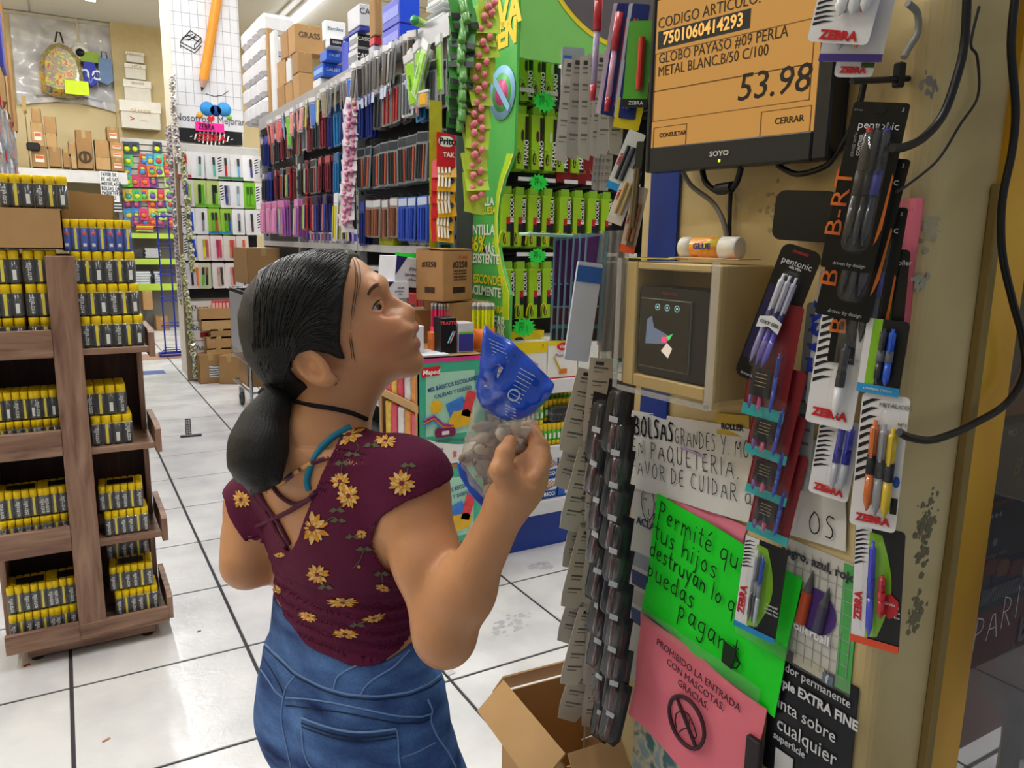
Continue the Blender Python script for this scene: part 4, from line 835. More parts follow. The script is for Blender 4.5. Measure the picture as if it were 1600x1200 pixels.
tb_('cardboard_box','largest carton %s printed with a plant motif word' % CT,450,461,506,34,76,'k',txt=('GRASS',.28,'#4a3a28',.62),z0=z2_)
tb_('white_box','white box lying %s under the blue boxes' % CT,489,500,535,121,134,'#e6e7e9',z0=zb); z3 = pt(0,TX_,500,120).z
tb_('blue_box','lower wide blue box %s' % CT,490,505,536,97,121,'#2a62c8','#2556c4',('CALSET',.36,'#d8e4f8',.5),z0=z3,band='#8ab0e8'); z4 = pt(0,TX_,505,96).z
tb_('blue_box','upper blue box %s, under the black-fronted box' % CT,500,510,536,76,97,'#3a6ad0','#1f56c8',('CALSET',.34,'#d8e4f8',.5),z0=z4); z5 = pt(0,TX_,510,75).z
tb_('calculator_box','single black-fronted box with white letters on the blue boxes',508,515,537,58,75,'#d8d9dc','#17171b',('CASIO',.38,'#f2f2f2',.5),z0=z5); z6 = pt(0,TX_,515,57).z
tb_('white_box','white box with grey lettering topping the blue boxes',503,508,540,30,62,'#eceded','#e4e6ea',('Barrilito',.26,'#3a4a6a',.6),z0=z6)
tb_('blue_box','blue box column %s behind the black-fronted pair' % CT,534,545,560,60,112,'#4a58c8','#3448b8',z0=zb,X=TX_+.06)
tb_('calculator_box','lower of two black-fronted boxes with white letters %s' % CT,544,558,583,74,101,'#d0d1d4','#141418',('CASIO',.36,'#f2f2f2',.6),z0=zb,band='#8a8c92'); z7 = pt(0,TX_,558,73).z
tb_('calculator_box','upper of two black-fronted boxes with white letters %s' % CT,545,558,581,50,74,'#d0d1d4','#141418',('CASIO',.36,'#f2f2f2',.6),z0=z7,band='#8a8c92'); z8 = pt(0,TX_,558,49).z
tb_('blue_box','dark blue box lying on the upper black-fronted box',535,562,580,40,50,'#3040a0','#2838a0',z0=z8); z9 = pt(0,TX_,562,39).z
tb_('calculator_box','pale grey box with a dark word high on the stack',543,562,578,4,40,'#c9cbd2','#c2c4cc',('CA',.4,'#1c2444',.65),z0=z9)
tb_('grey_box','grey lettered box under the red one',576,584,597,70,86,'#b9bcc6','#aeb2be',('C',.5,'#2a2a34',.5),z0=zb); z10 = pt(0,TX_,584,69).z
tb_('red_box','flat red box under the tall narrow carton',577,585,597,56,69,'#c02a34','#b8242e',z0=z10); z11 = pt(0,TX_,585,55).z
tb_('cardboard_box','tall narrow carton between the grey and blue boxes',577,586,597,-6,56,'k2',z0=z11)
tb_('blue_box','lower big blue box %s with pale side print' % CT,597,624,656,35,72,'#4a52c8','#1740d0',z0=zb,band='#8c94e0'); z12 = pt(0,TX_,624,34).z
tb_('blue_box','upper big blue box %s with a barcode' % CT,597,624,656,-8,34,'#4650c4','#1a48d8',z0=z12,band='#8c94e0')
tb_('purple_box','purple box with white letters behind the white flat boxes',655,662,676,-6,20,'#3a2fa0','#3428a0',('CAS',.4,'#e8e8f4',.6),z0=2.50)
for k in range(5):
    zk = zb+k*.045; tb_('white_flat_box','flat white box in the pile at the near end of the steel unit, %s up' % ORD[k],662+k*2,692,724,10,28,'#dcdde0' if k % 2 else '#e8e8ea',z0=zk,band='#a9acb4').scale = (1,1,.58 if True else 1)
g = G(); q = PX(652,38,GX-.01); t = thing('green_pencil_pack','green pencil-shaped pack lying in front of the blue boxes','pack',(GX-.0,q.y,zb+.02),(0,0,.9))
G().cyl((-.08,0,.0),(.07,0,.02),.022,8).obj('pack_body',M('#8fc840',.4),t); G().tube([(-.08,0,0),(-.12,0,-.01)],[.022,.002],8).obj('pack_tip',M('#3a9a50',.4),t)
# hangings from the top beam
def strip_h(lab,Y,z,n,c,w,h,tilt=0,name='hanging_pack',cat='pack',grp='small packs hung from the top beam',X=GX-.03,spread=.0):
    k = ('hb',w,h,c)
    if k not in _pk:
        _pk[k] = (G().prism([(-w/2,0),(w/2,0),(w*.45,-h),(-w*.45,-h*.97)],-.008,.0).mesh('pack',M_clear('#ffffff',.3,.1,.4,60)),G().box((0,-.006,-h*.55),(w*.7,.014,h*.75),0,min(.006,w*.2)).mesh('contents',M(c,.35,var=.15,scale=50,coat=.5)),G().b2(-w/2,w/2,-.011,.001,-h*.14,0).mesh('header',M('#d8d9dc',.4)))
    a,b,d = _pk[k]; o = link(a,name,None,(X,Y,z),(rnd.uniform(-.1,.1),tilt,-PI/2+rnd.uniform(-.4,.3))); link(b,'contents',o); link(d,'header',o); return tag(o,lab,cat,grp)
cs = [('red','#d8606a')]*4+[('blue','#6a9ad8'),('green','#5cc030')]+[('pink','#e08a90')]*3+[('yellow','#e0d040'),('blue','#4a7ad0'),('yellow','#e8dc50')]
for i,(n_,c) in enumerate(cs[::-1]):
    Y = 4.95+i*.125; strip_h('small %s eraser pack hung from the top beam, %s from the clear tool packs' % (n_,ORD[i]),Y,2.27,1,c,.085,.19 if c != '#5cc030' else .26)
for i in range(6): strip_h('clear pack of small grey metal tools under the top beam, %s from the near side' % ORD[i],4.42+i*.085,2.29,1,['#5a5c60','#3a3c40','#8a8470'][i % 3],.08,.17)
strip_h('tall blue pack hung from the top beam by the slotted post',4.36,2.30,1,'#3a70d0',.07,.21)
for i in range(13):
    o = strip_h('price-tagged black tool in a clear sleeve, top beam, %s from the near end' % ORD[i],3.46+i*.065,2.33,1,'#1c1d20',.07,.20,.1); 
    G().b2(-.02,.02,-.02,-.018,-.25,-.20).obj('price_tag',M('#b8c4dc',.5),o)
for i in range(7):
    o = strip_h('lime green boxed pack hung at the near end of the top beam, %s one' % ORD[i],3.13+i*.055-(.02 if i > 4 else 0),2.24-.015*(i % 3),1,'#8fd42a',.085,.24,(.0,.5,.45,-.1,.1,-.15,0)[i],X=GX-.05-.03*(i % 2)); 
    text('ARTLINE' if False else 'JUMBO',.022,M('#2a5a20',.5),o,(0,-.016,-.13),(0,PI/2,0))
strip_h('small orange-yellow pack hung under the lime green packs',3.22,2.03,1,'#e0a820',.08,.07,X=GX-.08); strip_h('pinkish pack hung beside the lime green packs',3.36,2.08,1,'#c88088',.08,.14,X=GX-.05)
# vertical hanging strips
def card_strip(name,lab,px0,py0,px1,py1,Y,n,mk,w):
    a,b = P1(px0,py0,Y),P1(px1,py1,Y); t = thing(name,lab,'strip',tuple(b))
    me = mk()
    for i in range(n):
        p = a.lerp(b,i/(n-1))-b; e = (rnd.uniform(-.5,-.1),rnd.uniform(-.15,.15),rnd.uniform(-.5,.1))
        o = link(me[0][1],me[0][0],t,(p.x+rnd.uniform(-.004,.004),-.01*(i % 2),p.z),e)
        for nn,mm in me[1:]: link(mm,nn,o)
    G().tube([a-b+Vector((0,.004,.06)),(0,.004,0)],.003,4).obj('strip_tape',M('#dcdcd8',.4),t); return t
def mk_bottle():
    g = G(); g.prism([(-.045,.03),(.045,.03),(.045,-.05),(-.045,-.05)],-.001,0)
    b = G(); b.lathe([(.013,-.04),(.015,-.035),(.015,.01),(.007,.016),(.007,.034)],8,0,(0,-.018,0),ms=[0,0,1,1])
    l = G().b2(-.045,.045,-.0025,-.001,-.05,-.028)
    return [('card',g.mesh('card',M('#3f8a3a',.4))),('bottle',b.mesh('bottle',[M('#5f9a50',.3,coat=.5),M('#e8ece4',.4)])),('label',l.mesh('label',M('#26282a',.4)))]
def mk_sharp(c1='#a8c83a',c2='#d87a80',w=.085):
    g = G(); g.prism([(-w/2,.06),(w/2,.06),(w/2,-.05),(-w/2,-.05)],-.001,0)
    b = G()
    for x,z in ((-.014,.0),(.014,.018)): b.lathe([(.0001,-.030),(.011,-.030),(.011,-.006),(.0001,-.006)],8,0,(x,0,z),'y')
    l = G().prism([(-.03,.045),(.0,.03),(.03,.05),(.0,.058)],-.003,-.001)
    return [('card',g.mesh('card',M(c1,.4))),('eraser_head',b.mesh('eraser_head',M(c2,.5))),('print',l.mesh('print',M('#d8e070',.4)))]
card_strip('bottle_strip','hanging strip of small green bottles on cards before the green panel',722,10,716,190,2.60,13,mk_bottle,.09)
card_strip('eraser_strip','long hanging strip of lime cards with pink eraser heads, upper half',762,15,742,200,2.58,11,lambda: mk_sharp(),.09)
card_strip('eraser_strip','lower half of the hanging lime card strip with pink eraser heads',745,195,740,312,2.57,8,lambda: mk_sharp('#b4cc40','#e08088'),.09)
card_strip('sweet_strip','strip of pink and white wrapped sweets down the middle post',549,168,541,350,4.25,20,lambda: mk_sharp('#d8d0d4','#e08ab0',.075),.07)
def mk_glue():
    g = G(); g.prism([(-.05,.045),(.05,.045),(.05,-.045),(-.05,-.045)],-.001,0); b = G()
    for k in range(4): b.cyl((-.02+.014*k,-.008,-.03),(-.02+.014*k,-.008,.02),.005,6,0)
    l = G().b2(-.05,-.028,-.002,-.001,-.045,.045); r = G().lathe([(.0001,-.004),(.012,-.004)],12,0,(.03,0,.0),'y')
    return [('card',g.mesh('card',M('#e6a818',.4))),('sticks',b.mesh('sticks',M('#eee8dc',.5))),('red_edge',l.mesh('red_edge',M('#c8202a',.4))),('print',r.mesh('print',M('#22335a',.4)))]
ps = card_strip('glue_strip','red-headed strip of yellow glue packs with a white oval at the top',694,262,690,362,2.95,6,mk_glue,.1)
a,b = P1(682,206,2.93),P1(711,262,2.93); w,h = b.x-a.x,a.z-b.z; o_ = Vector(ps.location); cxx = (a.x+b.x)/2-o_.x
G().b2(cxx-w/2,cxx+w/2,a.y-o_.y-.002,a.y-o_.y,b.z-o_.z,a.z-o_.z).obj('header_card',M('#cc1f28',.35),ps)
g = G(); g.prism(rr(w*.82,h*.30,.02,3,cxx,b.z-o_.z+h*.74),a.y-o_.y-.005,a.y-o_.y-.002); g.obj('name_plate',M('#f2f2ee',.4),ps); text('Pritt',.036,M('#17171b',.4),ps,(cxx,a.y-o_.y-.006,b.z-o_.z+h*.74),bold=.03); text('TAK',.026,M('#f2f2ee',.4),ps,(cxx+.01,a.y-o_.y-.006,b.z-o_.z+h*.35),bold=.03)
tag(G().b2(0,.055,0,.003,0,.62).obj('yellow_strip',M('#b8b02a',.5,var=.2,scale=30),None,(P1(672,400,2.98).x,2.98,P1(672,400,2.98).z)),'narrow yellow hanging strip beside the red-headed glue strip','strip')
a,b = P1(686,340,2.96),P1(709,400,2.96); t = thing('teal_pack','grey and teal hanging packs below the glue strip','pack',((a.x+b.x)/2,2.97,b.z)); h = a.z-b.z; w = b.x-a.x
G().b2(-w/2,w/2,0,.006,h*.45,h).obj('grey_card',M('#a9a8a4',.4,var=.2,scale=40),t); G().b2(-w/2,w/2,-.003,.006,0,h*.42,0,.003).obj('teal_card',M('#4aa0b0',.4),t); G().b2(-w*.3,w*.3,-.005,-.003,h*.2,h*.3).obj('label',M('#22262a',.4),t)

# ================================================================ SHOPPING CART
cart = thing('shopping_cart','wire shopping cart with red packs standing by the stacked cartons','cart',(1.45,6.25,0)); chr_ = M('#b9bcc2',.25,metal=.9)
def cp(g,n_,m_): return g.obj(n_,m_,cart,(-1.45,-6.25,0))
cx0,cx1,cy0,cy1 = 1.20,1.475,6.05,6.75
g = G()
for x in (cx0,cx1): g.tube([(x,cy0,.10),(x+.0,cy0,.45),(x+.02,cy0,1.02)],.013,8)
g.tube([(cx0+.02,cy0,1.02),(cx1-.02,cy0,1.02)],.013,8); cp(g,'frame',chr_)
g = G()
for z in (.42,.6,.8,.98): g.tube([(cx0,cy0,z),(cx1,cy0,z),(cx1,cy1,z),(cx0,cy1,z),(cx0,cy0,z)],.005,5)
for k in range(14): x = cx0+(cx1-cx0)*k/13; g.tube([(x,cy0,.42),(x,cy0,.98)],.0028,4)
for k in range(14): y = cy0+(cy1-cy0)*k/13; g.tube([(cx0,y,.42),(cx0,y,.98)],.0028,4); g.tube([(cx0,y,.42),(cx1,y,.42)],.0028,4)
cp(g,'basket',chr_); cp(G().b2(cx0-.012,cx0-.006,cy0+.03,cy1-.05,.5,.95),'side_panel',M('#9a9ca2',.4)); g = G(); g.tube([(cx0,cy0,.2),(cx0,cy1,.2),(cx1,cy1,.2),(cx1,cy0,.2),(cx0,cy0,.2)],.01,6); cp(g,'lower_frame',chr_)
for x,y in ((cx0,cy0),(cx1,cy0),(cx0+.04,cy1-.1),(cx1-.04,cy1-.1)):
    o = cp(G().lathe([(.02,-.014),(.055,-.014),(.055,.014),(.02,.014)],16,0,(x,y,.055),'x'),'wheel',M('#55565a',.6)); cp(G().b2(x-.02,x+.02,y-.02,y+.02,.09,.15),'caster',chr_)
for r in range(5):
    for c in range(4):
        t = thing('red_pack','red pack inside the shopping cart, %s layer, %s from the aisle' % (ORD[r],ORD[c]),'pack',(cx0+.045+c*.062,cy0+.06,.43+r*.052),group='red packs in the shopping cart')
        G().b2(-.028,.028,0,.16,0,.048,0,.006).obj('pack_body',M('#c04848',.35,var=.2,scale=50),t); G().b2(-.02,.02,-.001,0,.012,.034).obj('label',M('#e0a8a0',.4),t)
c_ = carton('cardboard_carton','open-topped brown carton with a white label riding on the shopping cart',.25,.42,.27,(1.345,6.35,1.035),.05,kraft2); G().b2(.0,.16,-.05,.1,.274,.2755).obj('label',M('#dfe4e8',.5),c_)
carton('cardboard_carton','brown carton under the shopping cart basket',.25,.35,.18,(1.34,6.40,.215),0,kraft)

# ================================================================ CARDBOARD DISPLAY WITH POSTERS
DY = 2.60
def poster_box(z0,z1,lab):
    x0,x1 = 1.115,1.40; w = x1-x0; h = z1-z0; t = thing('floor_display',lab,'display',((x0+x1)/2,DY,z0))
    hw = w/2; g = G(); g.b2(-hw,hw,0,.008,0,h); g.obj('front_panel',kraft,t)
    G().b2(-hw+.004,hw-.004,-.002,0,0,h-.015).obj('poster_print',M('#46b08f',.35,var=.04),t)
    G().b2(-hw+.03,hw-.05,-.003,-.002,h*.28,h*.86).obj('light_panel',M('#a6d8c0',.35,var=.1,scale=6),t)
    g = G(); n = 12; pts = [(-hw+.004,0),(hw-.004,0),(hw-.004,h*.17)]+[(hw-.004-(w-.008)*k/n,h*(.17+.07*abs(k/n-.35)**1.5*3)) for k in range(1,n+1)]; g.prism(pts,-.0042,-.003); g.obj('white_wave',M('#ecebe8',.35),t)
    g = G(); g.prism([(-hw,h-.004),(-hw,h-.02),(hw,h-.02),(hw,h-.004)],-.003,-.0005); g.obj('top_band',M('#d63a8a' if z1 > .7 else '#a07850',.5),t)
    g = G(); g.prism([(-hw+.012,h*.83),(-hw+.085,h*.83+.004),(-hw+.088,h*.91+.004),(-hw+.012,h*.91)],-.006,-.003); g.obj('logo_plate',M('#cf2028',.4),t); text('Maped',.026,M('#ffffff',.4),t,(-hw+.05,-.0072,h*.87),bold=.02,shear=.15)
    hb = M('#1f3f8a',.5); text('MIS BÁSICOS ESCOLARES',.0225,hb,t,(0,-.0045,h*.745),(0,-.16,0),sx=.85,bold=.01); text('CALIDAD Y DISEÑO',.021,hb,t,(.0,-.0045,h*.67),(0,-.16,0),sx=.85)
    g = G(); sx_,sz = -hw+.072,h*.55
    g.prism([(sx_+(.020 if k % 2 else .030)*math.cos(k*PI/9),sz+(.020 if k % 2 else .030)*math.sin(k*PI/9)) for k in range(18)],-.005,-.003); g.obj('sun_drawing',M('#e8b820',.5),t)
    G().box((.015,-.006,h*.52),(.075,.004,.065),0,R=(0,-.35,0)).obj('pack_picture',M('#3a7ad0',.4,var=.3,scale=50),t); G().box((.065,-.007,h*.55),(.038,.004,.10),0,R=(0,.3,0)).obj('pack_picture',M('#d84048',.4,var=.3,scale=60),t)
    G().prism([(-.01,h*.33),(.07,h*.35),(.085,h*.45),(.06,h*.50),(.0,h*.49),(-.02,h*.40)],-.009,-.004).obj('backpack_picture',M('#e0b020',.4,var=.15,scale=40),t)
    for k,c in enumerate(('#8a3a8a','#e07a3a','#3a9ad0')): G().tube([(-hw+.02,-.006,h*.43-.010*k),(-hw+.06,-.006,h*.47-.010*k),(-hw+.10,-.006,h*.38-.010*k),(.0,-.006,h*.36-.010*k)],.005,5).obj('ribbon_picture',M(c,.5),t)
    G().prism(rr(.085,.035,.012,3,-.035,h*.305),-.011,-.004).obj('case_picture',M('#7a2050',.4),t); G().b2(-.05,-.02,-.0125,-.011,h*.285,h*.32).obj('case_label',M('#e8dce0',.4),t)
    text('¡MIS FAVORITOS QUE USO MÁS!',.013,M('#5a5a70',.5),t,(.0,-.0055,h*.215),(0,.06,0),sx=.8)
    G().box((-hw+.04,-.006,h*.09),(.032,.004,.05),0,R=(0,-.12,0)).obj('pack_picture',M('#7aa838',.4,var=.3,scale=60),t); G().box((-hw+.085,-.006,h*.10),(.022,.004,.05),0,R=(0,.12,0)).obj('pack_picture',M('#8a7a9a',.4,var=.3,scale=60),t)
    g = G(); g.tube([(.0,-.006,h*.06),(.012,-.006,h*.11)],.003,5); g.tube([(.012,-.006,h*.06),(.0,-.006,h*.11)],.003,5); g.obj('scissors_picture',M('#d05a68',.5),t)
    # open cardboard side with colour packs
    D_ = .42; g = G(); g.b2(-hw,-hw+.006,0,.03,0,h); g.b2(-hw,-hw+.006,D_-.03,D_,0,h); g.b2(-hw,-hw+.006,0,D_,h-.03,h); g.b2(-hw,-hw+.006,0,D_,0,.03); g.b2(-hw,hw,D_-.006,D_,0,h); g.b2(hw-.006,hw,0,D_,0,h); g.b2(-hw,hw,0,D_,h-.006,h); g.b2(-hw,hw,0,D_,0,.006); g.obj('carton_wall',kraft,t)
    G().b2(-hw-.001,-hw+.008,0,D_,h*.5,h*.5+.03).obj('cross_strap',kraft3,t)
    for k in range(5):
        for r in range(2): 
            p = G().b2(-hw+.012,-hw+.08,.04+k*.07,.095+k*.07,.035+r*h*.48,.03+r*h*.48+h*.38,0,.003).obj('stored_pack',M(['#d85a6a','#e8903a','#e8e0e0','#d0405a','#e0b84a'][(k+r) % 5],.35,var=.25,scale=50),t)
    return t
poster_box(.545,.965,'upper cardboard display with a green school-supplies poster and a pink top band'); poster_box(.125,.545,'lower cardboard display with a green school-supplies poster')
t = carton('cardboard_carton','low brown carton with a red print under the poster displays',.30,.42,.122,(1.26,DY+.21,0),0,kraft); G().b2(-.10,.04,-.213,-.211,.02,.10).obj('red_print',M('#c43a2c',.5),t)
ZT = .966
def on_top(name,lab,px0,py0,px1,py1,Y,d,body,cat='box',z=ZT):
    a,b = P1(px0,py0,Y),P1(px1,py1,Y); w = b.x-a.x; z_ = b.z if z is None else z; h = a.z-z_
    t = thing(name,lab,cat,((a.x+b.x)/2,Y,z_)); G().b2(-w/2,w/2,0,d,0,h,0,.002).obj('box_body',body,t); return t,w,h
def jocar(lab,px0,py0,px1,py1,Y,z,rz=0):
    t,w,h = on_top('glue_box',lab,px0,py0,px1,py1,Y,.12,M('#d9dae2',.35),z=z); t.rotation_euler = (0,0,rz); nv = M('#24286a',.35)
    G().prism([(-w/2,h),(-w/2,h*.35),(-w*.12,h)],-.0015,0).obj('navy_corner',nv,t); text('JOCAR',h*.13,nv,t,(w*.16,-.002,h*.62),shear=.2,bold=.02); text('Lápiz Adhesivo',h*.12,nv,t,(w*.08,-.002,h*.42),sx=.8); text('en Barra',h*.11,nv,t,(w*.12,-.002,h*.26),sx=.8); return t
jocar('white and navy glue box beside the mouth of the girl on the display top',604,512,664,560,2.68,ZT,.1)
def can(lab,px,w_,py0,py1,Y,c,tipc,base=None):
    a,b = P1(px-w_/2,py0,Y),P1(px+w_/2,py1,Y); r = (b.x-a.x)/2; h = a.z-ZT; t = thing('pencil_tub',lab,'tub',(P1(px,py1,Y).x,Y,ZT))
    G().lathe([(r,0),(r,h*.45)],20).obj('tub',M(base or c,.35,coat=.4),t); rn = random.Random(int(px))
    mt = M(c,.35); g2 = [G().cyl((0,0,0),(0,0,h*.52),r*.105,6).mesh('pencil',mt),G().cyl((0,0,h*.52),(0,0,h*.60),r*.11,6).mesh('ferrule',M('#b9bcc2',.3,metal=.8)),G().cyl((0,0,h*.60),(0,0,h*.66),r*.105,6).mesh('eraser',M(tipc,.6))]
    for k in range(19):
        a_ = k*2.399; q = r*.88*math.sqrt((k+.5)/19); o = link(g2[0],'pencil',t,(q*math.cos(a_),q*math.sin(a_),h*.34)); link(g2[1],'ferrule',o); link(g2[2],'eraser',o)
    return t
can('tub of neon pink and yellow pencils with white erasers',687,27,474,540,2.88,'#f03a7a','#e8e8ea','#e8356a'); t = can('tub of neon yellow pencils in an orange labelled holder',754,33,474,552,2.74,'#e4ee20','#e6e6ea','#f07a28')
G().lathe([(.0001,-.049),(.016,-.049)],14,0,(0,0,.04),'y').obj('label_spot',M('#c8382a',.4),t)
t,w,h = on_top('black_pen_box','tall black box with a pink and teal pen picture on the display top',689,497,713,556,2.66,.07,M('#17181c',.3)); text('TRATTO',.018,M('#d04a58',.4),t,(0,-.0015,h*.85),bold=.03)
for k,c in enumerate(('#7fd0d8','#e08ab0')): G().tube([(-.005+.01*k,-.003,h*.3),(.018+.008*k,-.003,h*.62)],.0028,5).obj('pen_picture',M(c,.4),t)
t,w,h = on_top('purple_box','white and purple box with a green stripe on the display top',716,505,740,552,2.66,.08,M('#c9cad2',.35)); G().b2(-w*.46,w*.46,-.002,0,h*.05,h*.62).obj('purple_label',M('#3a3a98',.4,var=.1),t); G().b2(-w*.46,w*.46,-.002,0,h*.64,h*.70).obj('green_stripe',M('#6ab83a',.4),t)
for k,c in enumerate(('#e07a3a','#d8c040')): on_top('small_box','narrow %s box standing behind the black pen box' % ['orange','yellow'][k],676+k*7,520,683+k*7,553,2.72,.05,M(c,.4))
t = thing('flat_sheet','white folded sheet lying on the display top by the glue box','paper',(1.16,2.66,ZT)); G().b2(-.03,.09,-.05,.10,0,.006).obj('paper',M('#dfe0e6',.6),t)
# crates behind
a,b = P1(624,462,2.98),P1(672,502,2.98)
carton('cardboard_carton','open brown carton holding white glue boxes behind the display top',.24,.16,.32,(1.29,3.06,.78),0,kraft2,open_=False,taped=False)
carton('cardboard_carton','brown carton supporting the numbered carton behind the pencil tubs',.235,.19,.338,(1.452,2.95,.80),.0,kraft2)
tt = carton('cardboard_carton','waist-high carton on the floor propping the cartons behind the display',.25,.22,.9,(1.305,3.0,.0),0,kraft)
tt.scale = (1,1,.84)
q = P1(690,467,2.80); zc = .905+.23
t = thing('numbered_carton','brown carton marked #3258 above the pencil tubs','box',(1.378,2.93,1.15),(0,0,.42)); w,d,h = .19,.15,.205
g = G(); g.b2(-w/2,w/2,-d/2,d/2,0,h,0,.004); g.obj('carton_wall',M('#a97e52',.75,var=.1,scale=14,bump=.15,bscale=40),t)
for s in (-1,1): G().box((0,s*d*.25,h+.006),(w,d*.5,.003),0,R=(-s*.07,0,0)).obj('flap',kraft2,t)
ink = M('#33241a',.8); text('#3258',.036,ink,t,(.01,-d/2-.0012,h*.72),bold=.02)
for k in range(4): text('LAPIZ ADHESIVO',.011,ink,t,(.01,-d/2-.0012,h*.6-k*.012))
g = G()
for k in range(22): g.b2(-.035+k*.0036,-.035+k*.0036+(.0022 if k % 3 else .0012),-d/2-.0014,-d/2,h*.16,h*.28)
g.obj('bar_code',ink,t); text('V1049',.022,M('#c4513a',.8),t,(.03,-d/2-.0012,h*.86))
text('#3258',.030,ink,t,(-w/2-.0012,0,h*.72),FX,bold=.02); g = G()
for k in range(14): g.b2(-w/2-.0014,-w/2,-.03+k*.004,-.03+k*.004+.002,h*.16,h*.28)
g.obj('bar_code',ink,t)
t = jocar('tilted white and navy glue box on the open carton',612,402,662,448,2.95,None,-.1); t.rotation_euler = (0,.12,.25)
t = jocar('lower white and navy glue box lying in the open carton',600,440,640,466,2.93,None,.1)
a = P1(617,430,3.04); tag(G().b2(0,.12,0,.004,0,.095).obj('green_card',M('#28c838',.5),None,(a.x,3.04,a.z),(0,.05,0)),'bright green card behind the tilted glue box','card')

# ================================================================ GREEN PENCIL DISPLAY
PXP = 1.60
gd = thing('pencil_display','green pencil display with side panel, header and black peg wall over a blue base','display',(2.0,3.0,0))
def dp(g,n_,m_,par=None): return g.obj(n_,m_,par or gd,(-2.0,-3.0,0))
def prof(L): return [(pt(0,PXP,a,b).y,pt(0,PXP,a,b).z) for a,b in L]
grn = M('#57b556',.35,var=.03); lime = M('#b8e02a',.35)
edge = [(810,-60),(810,0),(808,80),(806,160),(803,240),(797,258),(789,278),(782,305),(778,340),(779,380),(785,415),(793,445),(797,460),(796,500),(795,560),(795,640)]
pr = prof(edge+[(725,640),(725,-60)])
n = len(pr); g = G(); g.add([(PXP,y,z) for y,z in pr]+[(PXP+.012,y,z) for y,z in pr],[tuple(range(n)),tuple(range(2*n-1,n-1,-1))]+[(k,k+n,(k+1) % n+n,(k+1) % n) for k in range(n)])
pn = dp(g,'side_panel',grn)
L1 = edge[4:14]; a_ = prof(L1); b_ = prof([(x-5-6*min(1,abs(i-4)/4 if i < 9 else 1),y) for i,(x,y) in enumerate(L1)]); c_2 = prof([(x-1.5,y) for x,y in L1])
g = G(); m_ = len(a_); g.add([(PXP-.0015,y,z) for y,z in c_2]+[(PXP-.0015,y,z) for y,z in b_],[(k,k+m_,k+m_+1,k+1) for k in range(m_-1)]); o = g.obj('lime_edge',lime,pn)
g = G(); g.add([(PXP-.002,y,z) for y,z in a_]+[(PXP-.002,y,z) for y,z in c_2],[(k,k+m_,k+m_+1,k+1) for k in range(m_-1)]); g.obj('yellow_edge',M('#e8ee70',.4),pn)
yl,wt = M('#e8d82a',.4),M('#eef0ea',.4)
def ptxt(s,px,py,size,m_,bold=.02,sx=1.0):
    q = pt(0,PXP-.003,px,py); return text(s,size,m_,gd,(q.x-2.0,q.y-3.0,q.z),FX,bold=bold,sx=sx)
ptxt('NUEVA',768,32,.150,M('#f0d020',.4),.05,.95); ptxt('IMAGEN',765,66,.125,M('#f0d020',.4),.05,.95); ptxt('1',729,318,.045,wt); ptxt('PUNTILLA',752,316,.050,wt); ptxt('MÁS GRUESA',753,330,.042,yl); ptxt('PUNTILLA',749,360,.062,wt); ptxt('2',729,380,.06,wt); ptxt('36%',745,382,.095,yl,.03); ptxt('MÁS',763,391,.055,wt); ptxt('RESISTENTE',756,405,.058,wt,sx=.9)
ptxt('ESCONDER',763,438,.055,yl); ptxt('FÁCILMENTE',755,455,.055,wt); ptxt('IDEAL PARA',766,482,.042,yl); ptxt('COLOREAR',763,500,.062,wt,sx=.9); ptxt('Y DIBUJAR',765,515,.062,wt,sx=.9)
q = pt(0,PXP-.003,785,145); 
for r0,c,e in ((.105,'#8ec0e4',.003),(.075,'#5cb060',.005),(.05,'#d0508a',.007)): g = G(); g.lathe([(.0001,-e),(r0,-e),(r0,0)],24,0,(q.x,q.y,q.z),'x'); dp(g,'round_emblem',M(c,.4))
g = G(); g.box((q.x-.009,q.y,q.z),(.003,.20,.025),0,R=(.8,0,0)); dp(g,'emblem_bar',M('#8ec0e4',.4))
# header
hy = pt(0,PXP,809,80).y+.0
za = pt(1,hy,880,92).z; g = G(); g.b2(PXP+.012,2.62,hy,hy+.015,za-.02,2.52); dp(g,'header_board',M('#7cc466',.35,var=.03))
cq = pt(1,hy,990,-70); g = G(); n_ = 40
ring = [(cq.x+.46*math.cos(a),cq.z+.38*math.sin(a)) for a in np.linspace(PI,2*PI,n_)]; r2 = [(cq.x+.44*math.cos(a),cq.z+.36*math.sin(a)) for a in np.linspace(PI,2*PI,n_)]
def inside(p): return (min(p[0],2.62),min(p[1],2.52))
ring = [inside(p) for p in ring]; r2 = [inside(p) for p in r2]
g.add([(x,hy-.002,z) for x,z in ring]+[(x,hy-.002,z) for x,z in r2],[(k,k+n_,k+n_+1,k+1) for k in range(n_-1)]); dp(g,'yellow_arc',M('#e4d030',.4)); g = G(); g.poly([(x,hy-.003,z) for x,z in r2]); dp(g,'dark_disc',M('#5a565c',.4))
